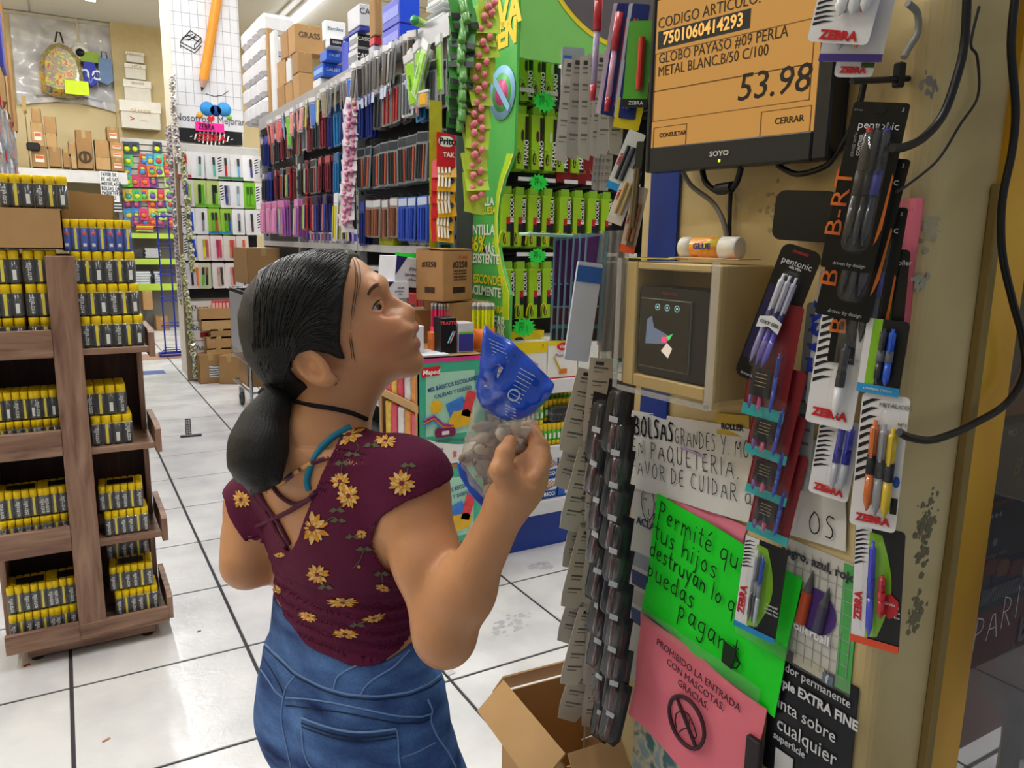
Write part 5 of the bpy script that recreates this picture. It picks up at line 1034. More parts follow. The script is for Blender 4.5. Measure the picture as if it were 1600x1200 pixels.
# peg wall, rails
PY_ = 3.085
dp(G().b2(PXP+.014,2.62,PY_,PY_+.02,.80,za+.05),'peg_wall',M('#141417',.6)); dp(G().b2(2.60,2.62,2.82,PY_,.0,2.5),'end_panel',M('#2f3136',.6))
BY = 2.86
def brow(z,xs,kind,dep,rowname,h,w=.058):
    key = ('bx',kind,h)
    if key not in _pk:
        a = G().b2(-w/2,w/2,0,.016,-h,-.02,0,.0015).mesh('pencil_box',M('#9ccb22',.3,var=.05,coat=.3)); bl = M('#151518',.35); pr_ = []
        pr_.append(('black_side',G().b2(w*.22,w/2+.0006,-.0012,.016,-h+.002,-.03).mesh('black_side',bl),(0,0,0)))
        pr_.append(('hang_tab',G().b2(-w*.36,w*.36,.004,.006,-.022,.012).mesh('hang_tab',M('#8cbf30',.4)),(0,0,0)))
        if kind == 'BICOLOR':
            pr_.append(('red_block',G().b2(-w*.10,w*.22,-.0016,0,-h*.60,-h*.48).mesh('red_block',M('#b8202a',.4)),(0,0,0))); pr_.append(('navy_block',G().b2(-w*.10,w*.22,-.0016,0,-h*.74,-h*.60).mesh('navy_block',M('#181c38',.4)),(0,0,0)))
            g = G(); g.tube([(-w*.42+.02*math.cos(a),-.001,-h*.985+.062*math.sin(a)) for a in np.linspace(.2,PI*.95,9)][::-1],.003,4); pr_.append(('arc',g.mesh('arc',M('#e8d020',.4)),(0,0,0)))
            pr_.append(('oval_badge',G().prism([(-w*.26+.008*math.cos(a),-h*.86+.022*math.sin(a)) for a in np.linspace(0,2*PI,11)[:-1]],-.0022,0).mesh('oval_badge',bl),(0,0,0)))
        else:
            c = {'A': '#1c1c22','B': '#4a1a2a','C': '#c8d0c8'}[kind]; pr_.append(('hexagon',G().prism([(w*.02,-h*.34),(w*.12,-h*.38),(w*.12,-h*.50),(w*.02,-h*.54),(-w*.09,-h*.50),(-w*.09,-h*.38)],-.0016,0).mesh('hexagon',M(c,.4)),(0,0,0)))
            g = G(); g.tube([(-w*.42+.030*math.cos(a),-.001,-h*.95+.075*math.sin(a)) for a in np.linspace(.1,PI*.6,7)],.0018,4); pr_.append(('arc',g.mesh('arc',M('#c8e85a',.4)),(0,0,0)))
            pr_.append(('oval_badge',G().prism([(-w*.26+.008*math.cos(a),-h*.82+.024*math.sin(a)) for a in np.linspace(0,2*PI,11)[:-1]],-.0022,0).mesh('oval_badge',bl),(0,0,0)))
        _pk[key] = (a,pr_)
    a,pr_ = _pk[key]
    for i,x in enumerate(xs):
        for k in range(dep):
            o = link(a,'pencil_box',None,(x+k*.0035-.004,BY+.006*(i % 2)+k*.026,z-.003*k),(0,rnd.uniform(-.02,.02),rnd.uniform(-.04,.04)))
            for nn,mm,_l in pr_: link(mm,nn,o)
            if k == 0:
                s = 'BICOLOR' if kind == 'BICOLOR' else 'PHANO'; text(s,.024 if s == 'BICOLOR' else .030,M('#f0f0ee',.4),o,(w*.36,-.0018,-h*(.36 if s == 'BICOLOR' else .72)),(0,-PI/2,0),bold=.02); text('BEROL',.011,M('#d8d84a',.4),o,(-w*.26,-.0030,-h*(.86 if s == 'BICOLOR' else .82)),(0,-PI/2,0))
            tag(o,'lime pencil box on the peg wall, %s row, %s column, %s on hook' % (rowname,ORD[i],['front','second','third','fourth'][k]),'box','lime pencil boxes on the peg wall')
def bx(px,py): return P1(px,py,BY).x
zr = [P1(840,y,BY).z for y in (80,172,298,413)]; bh = [P1(840,172,BY).z-P1(840,266,BY).z,P1(830,300,BY).z-P1(830,388,BY).z]
for ks,pxs in (('A',[823]),('B',[844]),('C',[864])): brow(P1(840,62,BY).z,[bx(p,100) for p in pxs],ks,3,'highest %s' % {'A': 'black','B': 'brown','C': 'white'}[ks],bh[0])
for ks,pxs in (('A',[818,905]),('B',[841]),('C',[862,882])): brow(zr[1],[bx(p,200) for p in pxs],ks,3,'second %s' % {'A': 'black','B': 'brown','C': 'white'}[ks],bh[0])
brow(zr[2],[bx(p,340) for p in (794,815,836,859,884,906,928,950)],'BICOLOR',4,'third',bh[1]); brow(zr[3],[bx(p,450) for p in (795,816,837,858)],'BICOLOR',4,'lowest',bh[1])
for i,y in enumerate((152,288,403)):
    z = P1(840,y,BY).z; dp(G().b2(PXP+.03,2.6,PY_-.02,PY_,z,z+.018),'hook_bar',M('#2a2a2e',.4))
    for k in range(9):
        x = PXP+.10+k*.115; dp(G().cyl((x,PY_,z),(x,BY-.03,z+.012),.004,6),'peg_hook',M('#303034',.3)); dp(G().b2(x-.035,x+.035,BY-.034,BY-.031,z+.008,z+.024),'price_tag',M('#d8dade',.4))
def star(px,py,r,lab):
    q = P1(px,py,BY-.05); t = thing('price_star',lab,'sign',(q.x,BY-.045,q.z)); n = 14
    G().prism([((r if k % 2 else r*.72)*math.cos(k*PI/n),(r if k % 2 else r*.72)*.72*math.sin(k*PI/n)) for k in range(2*n)],0,.002).obj('star_card',M('#25d84a',.5),t)
    for i,s in enumerate(('BEROL','SUPER 12','$ 96.12')): scrawl(s,r*(.16 if i < 2 else .24),.0011,M('#14702a',.7),t,(-r*.42,-.001,r*(.22-.24*i)),seed=i,sx=.8)
for a in ((852,159,.060,'neon green price star between the two upper pencil box rows'),(843,285,.050,'neon green price star above the third pencil box row'),(841,400,.048,'small neon green price star above the lowest pencil box row'),(820,512,.062,'neon green price star standing over the crayon boxes')): star(*a)
for k in range(5):
    q = P1(882+k*12,236,BY+.02); t = thing('red_box','dark red box with a triangle mark on the peg wall, %s from the lime boxes' % ORD[k],'box',(q.x,BY+.02+.01*k,P1(885,285,BY).z)); w = .075; h = .14
    G().b2(-w/2,w/2,0,.02,0,h,0,.002).obj('box_body',M('#8a1420',.35),t); G().tube([(-.012,-.002,h*.35),(.012,-.002,h*.35),(0,-.002,h*.52),(-.012,-.002,h*.35)],.002,4).obj('mark',M('#d8c0a0',.4),t)
# white shelves and base
ww = M('#d9dce2',.3); SY0 = 2.80
for z0,z1 in ((.733,.797),(.432,.489),(.174,.237)): dp(G().b2(1.45,2.62,SY0,SY0+.02,z0,z1,0,.003),'shelf_edge',ww); dp(G().b2(1.45,2.62,SY0+.02,PY_,z1-.02,z1-.002),'shelf_board',ww)
dp(G().b2(1.45,2.62,SY0+.04,PY_,0,.174),'blue_base',M('#1c3f9c',.4,var=.08)); dp(G().b2(1.45,2.62,PY_,PY_+.02,0,.8),'back_board',M('#23345c',.5)); dp(G().b2(1.44,1.452,SY0+.02,PY_,0,.80),'side_board',M('#c9ccd2',.4))
def shelf_box(lab,px0,px1,pyt,pyb,Y,d,c,z=None,name='crayon_box'):
    a,b = P1(px0,pyt,Y),P1(px1,pyb,Y); z = b.z if z is None else z; t = thing(name,lab,'box',((a.x+b.x)/2,Y,z)); w,h = b.x-a.x,a.z-z
    G().b2(-w/2,w/2,0,d,0,h,0,.002).obj('box_body',M(c,.35),t); return t,w,h
t,w,h = shelf_box('white and yellow crayon box with a red oval on the upper white shelf',768,854,538,588,2.81,.2,'#e9e9e6',.797); G().b2(-w/2,w/2,-.0015,0,h*.72,h).obj('yellow_band',M('#e8cf1a',.4),t); G().prism([(-.05+.045*math.cos(a),h*.72+.024*math.sin(a)) for a in np.linspace(0,2*PI,17)[:-1]],-.004,-.0012).obj('red_oval',M('#cf1c28',.4),t); text('Vinci',.032,M('#ffffff',.4),t,(-.05,-.0045,h*.72),bold=.02); text('removable',.030,M('#7a4aa0',.4),t,(.03,-.002,h*.42)); text('12',.022,M('#c83020',.4),t,(w*.40,-.002,h*.88)); G().prism([(-.09,.01),(-.02,.01),(-.06,.05)],-.002,0).obj('drawing',M('#5ab0d0',.5,var=.4,scale=60),t)
t,w,h = shelf_box('yellow box with a black hang slot behind the white crayon box',770,850,520,540,2.88,.12,'#e0c41a',.797); G().prism([(-.03,h*.80),(.03,h*.80),(.014,h*.88),(-.014,h*.88)],-.002,0).obj('hang_slot',M('#3a3010',.5),t)
t,w,h = shelf_box('white felt pen box with a red oval on the upper white shelf',857,902,530,580,2.81,.2,'#ebebe8',.797); G().b2(-w/2,w/2,-.0015,0,h*.84,h).obj('yellow_band',M('#e8cf1a',.4),t); G().prism([(.0+.035*math.cos(a),h*.80+.018*math.sin(a)) for a in np.linspace(0,2*PI,15)[:-1]],-.004,-.0012).obj('red_oval',M('#cf1c28',.4),t); text('Vinci',.024,M('#ffffff',.4),t,(0,-.0045,h*.80)); text('Plumones',.022,M('#8a5a9a',.4),t,(.0,-.002,h*.58)); g = G(); g.tube([(-.05,-.003,h*.55),(-.015,-.003,h*.22)],.004,5); g.obj('pen_drawing',M('#c8b020',.4),t); G().b2(-.02,.02,-.004,0,h*.12,h*.24).obj('fish_drawing',M('#e07a20',.4,var=.4,scale=90),t); G().b2(-w/2,w/2,-.002,0,0,.006).obj('red_base_line',M('#c82028',.4),t)
t,w,h = shelf_box('second white crayon box further along the upper white shelf',905,955,532,580,2.81,.2,'#e4e4e2',.797); G().b2(-w/2,w/2,-.002,0,0,.03).obj('red_base_line',M('#c82028',.4),t)
# glue sticks boxes
gm = [M('#e8c81a',.35),M('#4fb53a',.35,var=.1),M('#e6e9e2',.4)]
def stick_mesh():
    g = G(); g.lathe([(.0105,0),(.0105,.020)],10,0); g.lathe([(.0108,.020),(.0108,.068)],10,1); g.lathe([(.0112,.068),(.0112,.097),(.010,.099)],10,0); return g.mesh('glue_stick',gm)
stk_m = stick_mesh(); lbl_m = G().b2(-.006,.006,-.0118,-.0105,.030,.055).mesh('label',gm[2])
def stick_row(X0,Y,z,n,lab,grp='glue sticks on the middle white shelf'):
    for i in range(n):
        o = tag(link(stk_m,'glue_stick',None,(X0+i*.0235,Y,z)),'%s, %s from the girl' % (lab,ORD[i]),'glue stick',grp); link(lbl_m,'label',o)
for r in range(2): stick_row(1.62,2.835+.0,.490+r*.1005,17,'green glue stick, %s layer, front row' % ['lower','upper'][r]) if r == 0 else stick_row(1.62,2.835,.5905,9,'green glue stick, upper layer, front row')
stick_row(1.62,2.87,.5905+.0,17,'green glue stick, upper layer, second row'); stick_row(1.62,2.93,.5905+.035,20,'green glue stick raised at the shelf back')
t = thing('black_battery_pack','black moulded pack lying on the lower glue stick layer','pack',(1.935,2.855,.592)); 
g = G()
for i in range(6):
    for j in range(2): g.cyl((-.055+.022*i,-.03,.018+j*.034),(-.055+.022*i,.05,.018+j*.034),.0135,8)
g.obj('cells',M('#1e2024',.25,coat=.5),t); G().box((0,.01,.035),(.15,.075,.074),0,.01).obj('wrap',M_clear('#d8dce0',.12,.08,.3,50),t)
def metrico(x,z,lab):
    w,h = .155,.095; t = thing('pencil_carton',lab,'box',(x,2.825,z)); G().b2(-w/2,w/2,0,.16,0,h,0,.002).obj('box_body',M('#1f5cb8',.35),t)
    G().prism([(-w*.49,h*.52),(-w*.49,h*.95),(w*.49,h*.95),(w*.49,h*.42),(w*.2,h*.40)],-.0015,0).obj('white_field',M('#e6e9ee',.35),t); G().b2(-w*.46,-w*.2,-.003,-.0015,h*.66,h*.86).obj('black_tip',M('#1c1c20',.3),t)
    for k in range(4): G().tube([(w*.0+k*.008,-.003,h*.45),(w*.3+k*.012,-.003,h*.9-k*.008)],.0016,4).obj('pencil_picture',M('#a8704a',.4),t)
    text('METRICO',.024,M('#f0f2f6',.4),t,(.012,-.003,h*.2),bold=.03,sx=1.05); return t
for r in range(2):
    for c in range(4): metrico(1.66+c*.162,.238+r*.098,'blue and white pencil carton on the lowest shelf, %s layer, %s from the girl' % (['bottom','upper'][r],ORD[c]))
t,w,h = shelf_box('navy box lying on top of the blue and white pencil cartons',800,900,712,722,2.86,.15,'#1f2a5a',.436); 
# ================================================================ PRICE-CHECK PILLAR
AX = .95
pm_ = M_ramp('NOISE',[(.30,'#a38c5c'),(.5,'#c9b27c'),(.68,'#d6c290')],3.2,.6,detail=6,dist=.6,bump=.12)
g = G(); cr_ = .03; pts = [(AX,1.15)]+[(AX+cr_-cr_*math.cos(a),.60+cr_-cr_*math.sin(a)) for a in np.linspace(0,PI/2,7)]+[(1.115,.60),(1.115,1.15)]
n = len(pts); g.add([(x,y,0) for x,y in pts]+[(x,y,CEIL) for x,y in pts],[(k,(k+1) % n,(k+1) % n+n,k+n) for k in range(n)]+[tuple(range(n,2*n))]); g.f = [f[::1] for f in g.f]
pillar = tag(g.obj('wall_pillar',pm_),kind='structure')
rnd = random.Random(9)
def quad_on(TL,TR,BR,BL,rz,P):
    P = Vector(P); u = Vector((math.cos(rz),math.sin(rz),0)); nn_ = Vector((math.sin(rz),-math.cos(rz),0)); o = Vector((0,0,CAM_H)); L = []
    for px,py in (TL,TR,BR,BL):
        r = _fw + (px-800)/FPX*_R - (py-600)/FPX*_U; q = o+r*((P-o).dot(nn_)/r.dot(nn_)); L.append(Vector(((q-P).dot(u),q.z)))
    tl,tr_,br,bl = L; w = ((tr_-tl).length+(br-bl).length)/2; h = ((bl-tl).length+(br-tr_).length)/2; d = ((bl-tl)+(br-tr_))/2
    top = (tl+tr_)/2; t = math.atan2(-d.x,-d.y); W = P+u*top.x; return w,h,Vector((W.x,W.y,top.y)),t
def qthing(name,lab,cat,TL,TR,BR,BL,rz,P,group=None,et=0.0):
    w,h,loc,t = quad_on(TL,TR,BR,BL,rz,P); return thing(name,lab,cat,loc,(0,t+et,rz),group),w,h
AP = (AX-.004,.9,1); RX = -PI/2
def paper(name,lab,cat,TL,TR,BR,BL,mat,X=AX-.004,rz=RX,wav=.002):
    t,w,h = qthing(name,lab,cat,TL,TR,BR,BL,rz,(X,.9,1)); g = G()
    g.sheet(lambda u,v: ((u-.5)*w,wav*math.sin(u*9+v*4)-wav*.6*math.cos(v*11)-.0004,-h*(1-v)),14,10); g.sheet(lambda u,v: ((.5-u)*w,wav*math.sin((1-u)*9+v*4)-wav*.6*math.cos(v*11)+.0008,-h*(1-v)),14,10)
    g.obj('paper',mat,t); return t,w,h
# ---- posters low on the face
blk = M('#17171a',.6)
t,w,h = paper('wall_poster','dark marker poster with white lettering low on the pillar','poster',(1212,1010),(1335,1065),(1320,1240),(1195,1240),M('#17171b',.35,var=.15),X=AX-.0015,wav=.0006)
for i,(s,sz,x,z,b) in enumerate((('rcador permanente',.020,.0,-.030,0),('Sharpie EXTRA FINE',.022,-.0,-.058,.03),('pinta sobre',.030,-.01,-.095,0),('cualquier',.034,.0,-.130,0),('superficie',.018,-.03,-.155,0))): text(s,sz,M('#d8d8dc',.5),t,(x,-.003,z),bold=b,sx=.9)
G().b2(.02,.038,-.003,-.0015,-.018,-.004).obj('blue_square',M('#4a6aa8',.5),t); text('f',.018,M('#e8ecf4',.5),t,(.029,-.0045,-.011),bold=.03); G().b2(-.055,-.02,-.003,-.002,-.215,-.175).obj('white_square',M('#cfcfd2',.5),t)
text('Mexico',.018,M('#d8d8dc',.5),t,(.03,-.003,-.2)); text('Marcador',.022,M('#d8d8dc',.5),t,(.03,-.003,-.225))
t,w,h = paper('wall_poster','white poster of orange and violet rollerball pens near the pillar corner','poster',(1233,845),(1340,880),(1325,1075),(1215,1030),M('#d0cfc8',.4,var=.06),X=AX-.0015,wav=.0005)
g = G()
for k in range(9): g.b2(-w*.48,w*.48,-.0022,-.0015,-h*.1-k*h*.1,-h*.1-k*h*.1+.0008); g.b2(-w*.48+k*w*.12,-w*.48+k*w*.12+.0008,-.0022,-.0015,-h*.95,-h*.05)
g.obj('grid_lines',M('#a8a8a8',.5),t); text('negro, azul, rojo',.020,M('#3a3a44',.5),t,(-.005,-.003,-.020),bold=.02); text('rollerball',.020,M('#e8e8ec',.5),t,(-.005,-.007,-h*.66),bold=.03)
g = G(); g.lathe([(.0001,-.003),(.036,-.003)],20,0,(.0,0,-h*.48),'y'); g.obj('violet_disc',M('#4a2f78',.5),t)
for x,c,l in ((-.018,'#b84a22',.09),(.012,'#4a4460',.075)): g = G(); g.tube([(x-.004,-.005,-h*.62),(x+.004,-.005,-h*.62+l*.6)],.009,6); g.tube([(x+.004,-.005,-h*.62+l*.6),(x+.010,-.005,-h*.62+l)],[.008,.0008],6,1); g.obj('pen_picture',[M(c,.4),M('#5a5a60',.3)],t)
paper('green_strip','green paper strip down the pillar beside the pen poster','paper',(1322,880),(1342,888),(1330,1082),(1302,1075),M('#4fae58',.5),X=AX-.0025,wav=.0004)
paper('pink_paper','pink paper behind the black pen packs high on the pillar','paper',(1395,308),(1442,312),(1415,560),(1370,540),M('#f07a92',.6),X=AX-.003)
paper('pink_paper','pink paper slip between the white banner and the green sign','paper',(1045,765),(1165,822),(1163,862),(1040,800),M('#e88098',.6),X=AX-.003)
t,w,h = paper('wall_poster','pale poster with a line drawing of a face and navy words','poster',(985,738),(1090,790),(1075,1120),(985,1060),M('#c3c2bd',.45,var=.08),X=AX-.0015,wav=.0005)
nv = M('#1e2a50',.5)
for s,x,z in (('LOS',.004,-.040),('FAROS',.012,-.062),('ACLARAN',-.02,-.082)): text(s,.022,nv,t,(x,-.003,z),bold=.02)
g = G(); F_ = [(-.055,-.01),(-.048,.0),(-.035,.004),(-.022,-.002),(-.018,-.02),(-.020,-.04),(-.030,-.058),(-.040,-.062),(-.050,-.048),(-.055,-.03)]
g.tube([(x,-.003,z-.015) for x,z in F_+F_[:1]],.0009,4); g.tube([(-.052,-.003,-.035),(-.044,-.003,-.03),(-.04,-.003,-.034)],.0008,4); g.tube([(-.034,-.003,-.05),(-.034,-.003,-.06),(-.03,-.003,-.062)],.0007,4); g.tube([(-.038,-.003,-.069),(-.03,-.003,-.070)],.0009,4); g.obj('face_drawing',M('#3a3a44',.6),t)
for k,c in enumerate(('#8a8f9a','#23356a','#a8a49a','#2a3c70')): G().b2(-w*.46,w*.3,-.0022,-.0012,-h*.42-k*.04,-h*.42-k*.04+.030).obj('colour_block',M(c,.5,var=.2),t)
# ---- long white banner
t,w,h = paper('handwritten_banner','long white handwritten banner about large bags across the pillar face','sign',(985,606),(1322,742),(1318,888),(988,742),M('#dcdad6',.6,var=.03),X=AX-.006)
k_ = M('#25262c',.7); 
scrawl('BOLSAS',.036,.0042,k_,t,(-w*.485+.010,-.004,-.046),seed=3,sx=.72); scrawl('GRANDES Y. MOCHILAS',.030,.0018,k_,t,(-w*.485+.124,-.004,-.048),seed=4,sx=.66)
scrawl('EN PAQUETERIA.  .',.031,.0018,k_,t,(-w*.485-.000,-.004,-.086),seed=5,sx=.9,sp=.2); scrawl('FAVOR DE CUIDAR a SUS',.029,.0018,k_,t,(-w*.485,-.004,-.124),seed=6,sx=.86,sp=.2)
scrawl('NIÑOS',.034,.0021,k_,t,(w*.20+.022,-.004,-.142),seed=8,sx=1.0); G().tube([(-w*.485+.14,-.004,-.052),(-w*.485+.20,-.004,-.060)],.0022,4).obj('violet_line',M('#b8a0d0',.6),t)
# ---- green sign
t,w,h = paper('green_sign','neon green handwritten sign about children taped on the pillar','sign',(1030,780),(1250,893),(1217,1108),(999,965),M('#10e322',.6,var=.02),X=AX-.010)
k_ = M('#0f2a12',.7)
for i,(s,x,z,sz) in enumerate((('Permité que',.014,.047,.037),('tus hijos',.010,.088,.038),('destruyan lo que',.004,.126,.033),('puedas',.006,.170,.036),('pagar tú',.100,.205,.040))):
    scrawl(s,sz,.0026,k_,t,(-w*.5+x,-.0045,-z),seed=20+i,sx=.84 if i != 2 else .76)
g = G(); g.prism([(.045,-.185),(.075,-.185),(.072,-.225),(.048,-.225)],-.0045,-.003); g.tube([(.074,-.0045,-.195),(.086,-.0045,-.203),(.082,-.0045,-.216),(.072,-.0045,-.22)],.0018,5); g.obj('mug_drawing',k_,t)
# ---- pink sign
t,w,h = paper('pink_sign','pink printed no pets sign curling off the foot of the pillar','sign',(1010,972),(1187,1088),(1178,1275),(975,1130),M('#f87f90',.6,var=.02),X=AX-.016,wav=.004)
k_ = M('#5a2030',.6)
for s,z in (('PROHIBIDO LA ENTRADA',.030),('CON MASCOTAS.',.052),('GRACIAS.',.074)): text(s,.0195,k_,t,(.006,-.0062,-z),sx=.95)
g = G(); cz = -.138; R_ = .046
g.tube([(R_*math.cos(a),-.006,cz+R_*math.sin(a)) for a in np.linspace(0,2*PI,29)],.0040,5,cap=False); g.tube([(-R_*.7,-.006,cz+R_*.7),(R_*.7,-.006,cz-R_*.7)],.0036,5); g.obj('ban_ring',M('#4a2a34',.6),t)
g = G()
for P_ in ([(-.026,.0),(-.012,.018),(.004,.020),(.020,.008),(.030,-.006),(.028,-.014),(.014,-.013),(.004,-.010),(-.004,-.018),(-.012,-.030)],[(-.004,.014),(.0,.004),(.008,.002),(.008,.012)],[(.014,.008),(.016,.010)],[(-.026,0),(-.026,-.016),(-.020,-.028)]): g.tube([(x,-.007,cz+z) for x,z in P_],.0013,4)
g.obj('dog_outline',M('#3a1c24',.6),t)
tp_ = M_clear('#f4f2e4',.10,.12,.6,40,1.4)
def tape_s(lab,TL,TR,BR,BL,X): t,w,h = qthing('tape_strip',lab,'tape',TL,TR,BR,BL,RX,(X,.9,1)); G().sheet(lambda u,v: ((u-.5)*w,.0015*math.sin(u*30+v*5),-h*v),20,3).obj('film',tp_,t)
tape_s('clear wrinkled tape strip along the joint of the green and pink signs',(1003,955),(1188,1066),(1187,1092),(1000,974),AX-.022); tape_s('clear tape strip across the lower end of the white pen poster',(1150,990),(1330,1040),(1326,1062),(1150,1012),AX-.014)
tape_s('clear tape strip down the pillar above the black packs',(1432,0),(1470,0),(1440,330),(1405,330),AX-.003)
# dark carton and papers under the pink sign
t,w,h = paper('wall_poster','coloured magazine page showing under the pink sign','poster',(1000,1120),(1130,1190),(1125,1290),(985,1250),M_ramp('NOISE',[(.4,'#8aa0a8'),(.5,'#c8bfa0'),(.6,'#3f6f78')],25,.5),X=AX-.002,wav=.0005)
G().box((0,0,-.1),(.012,.03,.2),0,.002).obj('dark_box',M('#2b2426',.5),None,(AX-.022,.775,.60)); bpy.data.objects['dark_box']['label'] = 'narrow dark red box edge beside the pink sign'; bpy.data.objects['dark_box']['category'] = 'box'
# blue board and grime patches
tag(G().box((0,0,0),(.075,.004,.5),0).obj('blue_board',M('#14358c',.35,var=.06),None,(AX-.006,1.085,1.33),FX),'royal blue board fixed behind the price checker','board')
def patch(px,py,w,h,n,seed,c='#7f7a66',plane='A'):
    rn = random.Random(seed); q = pt(0,AX-.0006,px,py) if plane == 'A' else pt(1,.5994,px,py); g = G()
    for k in range(n):
        cx,cz,r = rn.gauss(0,w*.3),rn.gauss(0,h*.3),rn.uniform(.0015,.006); m_ = rn.randrange(5,8)
        P_ = [(cx+r*rn.uniform(.5,1.5)*math.cos(2*PI*j/m_),cz+r*rn.uniform(.5,1.6)*math.sin(2*PI*j/m_)) for j in range(m_)]
        g.poly([(-k*6e-6,-x,z) for x,z in P_] if plane == 'A' else [(x,-k*6e-6,z) for x,z in P_])
    g.obj('paint_patch',M(c,.7,var=.15,scale=60),pillar,q)
patch(1210,330,.04,.05,34,1,'#8d7f5c'); patch(1215,345,.02,.03,16,2,'#a9a49a'); patch(1455,360,.02,.04,30,3,'#9c9884'); patch(1440,440,.02,.015,18,4,'#a39f8c','B'); patch(1445,830,.035,.10,90,5,'#7b7359','B'); patch(1430,960,.03,.05,50,6,'#7f775c','B'); patch(1455,130,.03,.02,24,7,'#8f887a','B'); patch(1150,320,.05,.03,16,8,'#b8ac88')
# ---- monitor
MRZ = math.radians(-81.5); ML = (.862,1.024,1.515)
u = Vector((math.cos(MRZ),math.sin(MRZ),0)); mo = Vector(ML)+u*.17
mon = thing('price_monitor','black flat monitor showing an orange price screen, mounted on the pillar','monitor',(mo.x,mo.y,ML[2]),(0,0,MRZ)); mb = M('#1d1f24',.35,bump=.04)
def mloc(px,py):
    P = Vector(mo); nn_ = Vector((math.sin(MRZ),-math.cos(MRZ),0)); o = Vector((0,0,CAM_H)); r = _fw + (px-800)/FPX*_R - (py-600)/FPX*_U; q = o+r*((P-o).dot(nn_)/r.dot(nn_)); return (q-P).dot(u),q.z-ML[2]
bl_,br_ = mloc(1015,232),mloc(1269,203); sx0,sx1,sz0 = bl_[0],br_[0],(bl_[1]+br_[1])/2; sw = sx1-sx0; sh = sw*.78; ox0,ox1,oz0,oz1 = mloc(1006,270)[0],mloc(1292,240)[0],0.0,sz0+sh+.016
g = G(); g.b2(ox0,sx0,0,.03,oz0,oz1,0,.003); g.b2(sx1,ox1,0,.03,oz0,oz1,0,.003); g.b2(sx0,sx1,0,.03,oz0,sz0,0,.002); g.b2(sx0,sx1,0,.03,sz0+sh,oz1,0,.002); g.obj('bezel',mb,mon)
G().b2(ox0+.01,ox1,.028,.055,oz0+.01,oz1-.01,0,.006).obj('back_shell',mb,mon); G().b2(-.04,.04,.05,.095,.10,.2).obj('wall_mount',M('#101114',.5),mon)
scm = bpy.data.materials.new('orange_lcd'); scm.use_nodes = True; nt = scm.node_tree; b_ = nt.nodes['Principled BSDF']; b_.inputs['Base Color'].default_value = lin('#1a1208'); b_.inputs['Roughness'].default_value = .12; b_.inputs['Emission Color'].default_value = lin('#bd8640'); b_.inputs['Emission Strength'].default_value = .85
G().b2(sx0,sx1,.003,.006,sz0,sz0+sh).obj('screen',scm,mon)
def emi(c,s=.9): return M(c,.4,emit=s,var=0)
ti,tn = M('#2a1d10',.5,var=0),emi('#c99a50',.9)
def mt(s,px,py,size,mm,align='LEFT',bold=0.0,sx=1.0): x,z = mloc(px,py); text(s,size,mm,mon,(x,.0018,z),(0,0,0),align=align,bold=bold,sx=sx)
x0,z0 = mloc(1026,62); x1,z1_ = mloc(1170,28)
mt('CODIGO ARTICULO:',1027,38,.0235,ti,sx=.86); za_,zb_ = mloc(1030,62)[1],mloc(1166,30)[1]; zc_ = (za_+zb_)/2
G().b2(mloc(1027,60)[0],mloc(1171,30)[0],.0018,.0026,zc_-.0135,zc_+.0135).obj('code_bar',M('#12222c',.4),mon); text('7501060414293',.0265,tn,mon,((mloc(1027,60)[0]+mloc(1171,30)[0])/2,.0012,zc_),bold=.02,sx=.88)
mt('GLOBO PAYASO #09 PERLA',1028,93,.0225,ti,sx=.84); mt('METAL BLANC.B/50 C/100',1027,113,.0225,ti,sx=.80); x,z = mloc(1206,131); text('53.98',.054,M('#120d10',.5,var=0),mon,(x,.0018,z),sx=1.0,bold=.004,shear=.12)
mt('CONSULTAR',1029,212,.0095,ti,bold=.03); mt('CERRAR',1209,190,.0125,ti,bold=.02)
g = G(); lm = M('#7d5a2c',.5,var=0)
def fr(pxa,pya,pxb,pyb): 
    a,b = mloc(pxa,pya),mloc(pxb,pyb); x0,x1,zt,zb = a[0],b[0],a[1],b[1]
    for q in ((x0,x1,zt-.0006,zt+.0006),(x0,x1,zb-.0006,zb+.0006),(x0,x0+.0012,zb,zt),(x1-.0012,x1,zb,zt)): g.b2(q[0],q[1],.0016,.0028,q[2],q[3])
xl,xr = mloc(1022,100)[0],mloc(1268,100)[0]; zA,zB,zC = mloc(1024,84)[1],mloc(1022,143)[1],mloc(1020,190)[1]
for (a,b) in ((zA,zB),(zB,zC)):
    for q in ((xl,xr,a-.0008,a+.0004),(xl,xr,b-.0004,b+.0008),(xl,xl+.0012,b,a),(xr-.0012,xr,b,a)): g.b2(q[0],q[1],.0016,.0028,q[2],q[3])
fr(1188,175,1264,205); fr(1020,200,1070,228); g.obj('screen_lines',lm,mon)
x,z = mloc(1124,240); text('SOYO',.0105,M('#c9ccd2',.3,metal=.6),mon,(x,-.0008,z),bold=.03,sx=1.25); x,z = mloc(1124,251); G().b2(x-.0015,x+.0015,-.001,0,z-.002,z+.002).obj('power_light',emi('#b8f02a',1.5),mon)
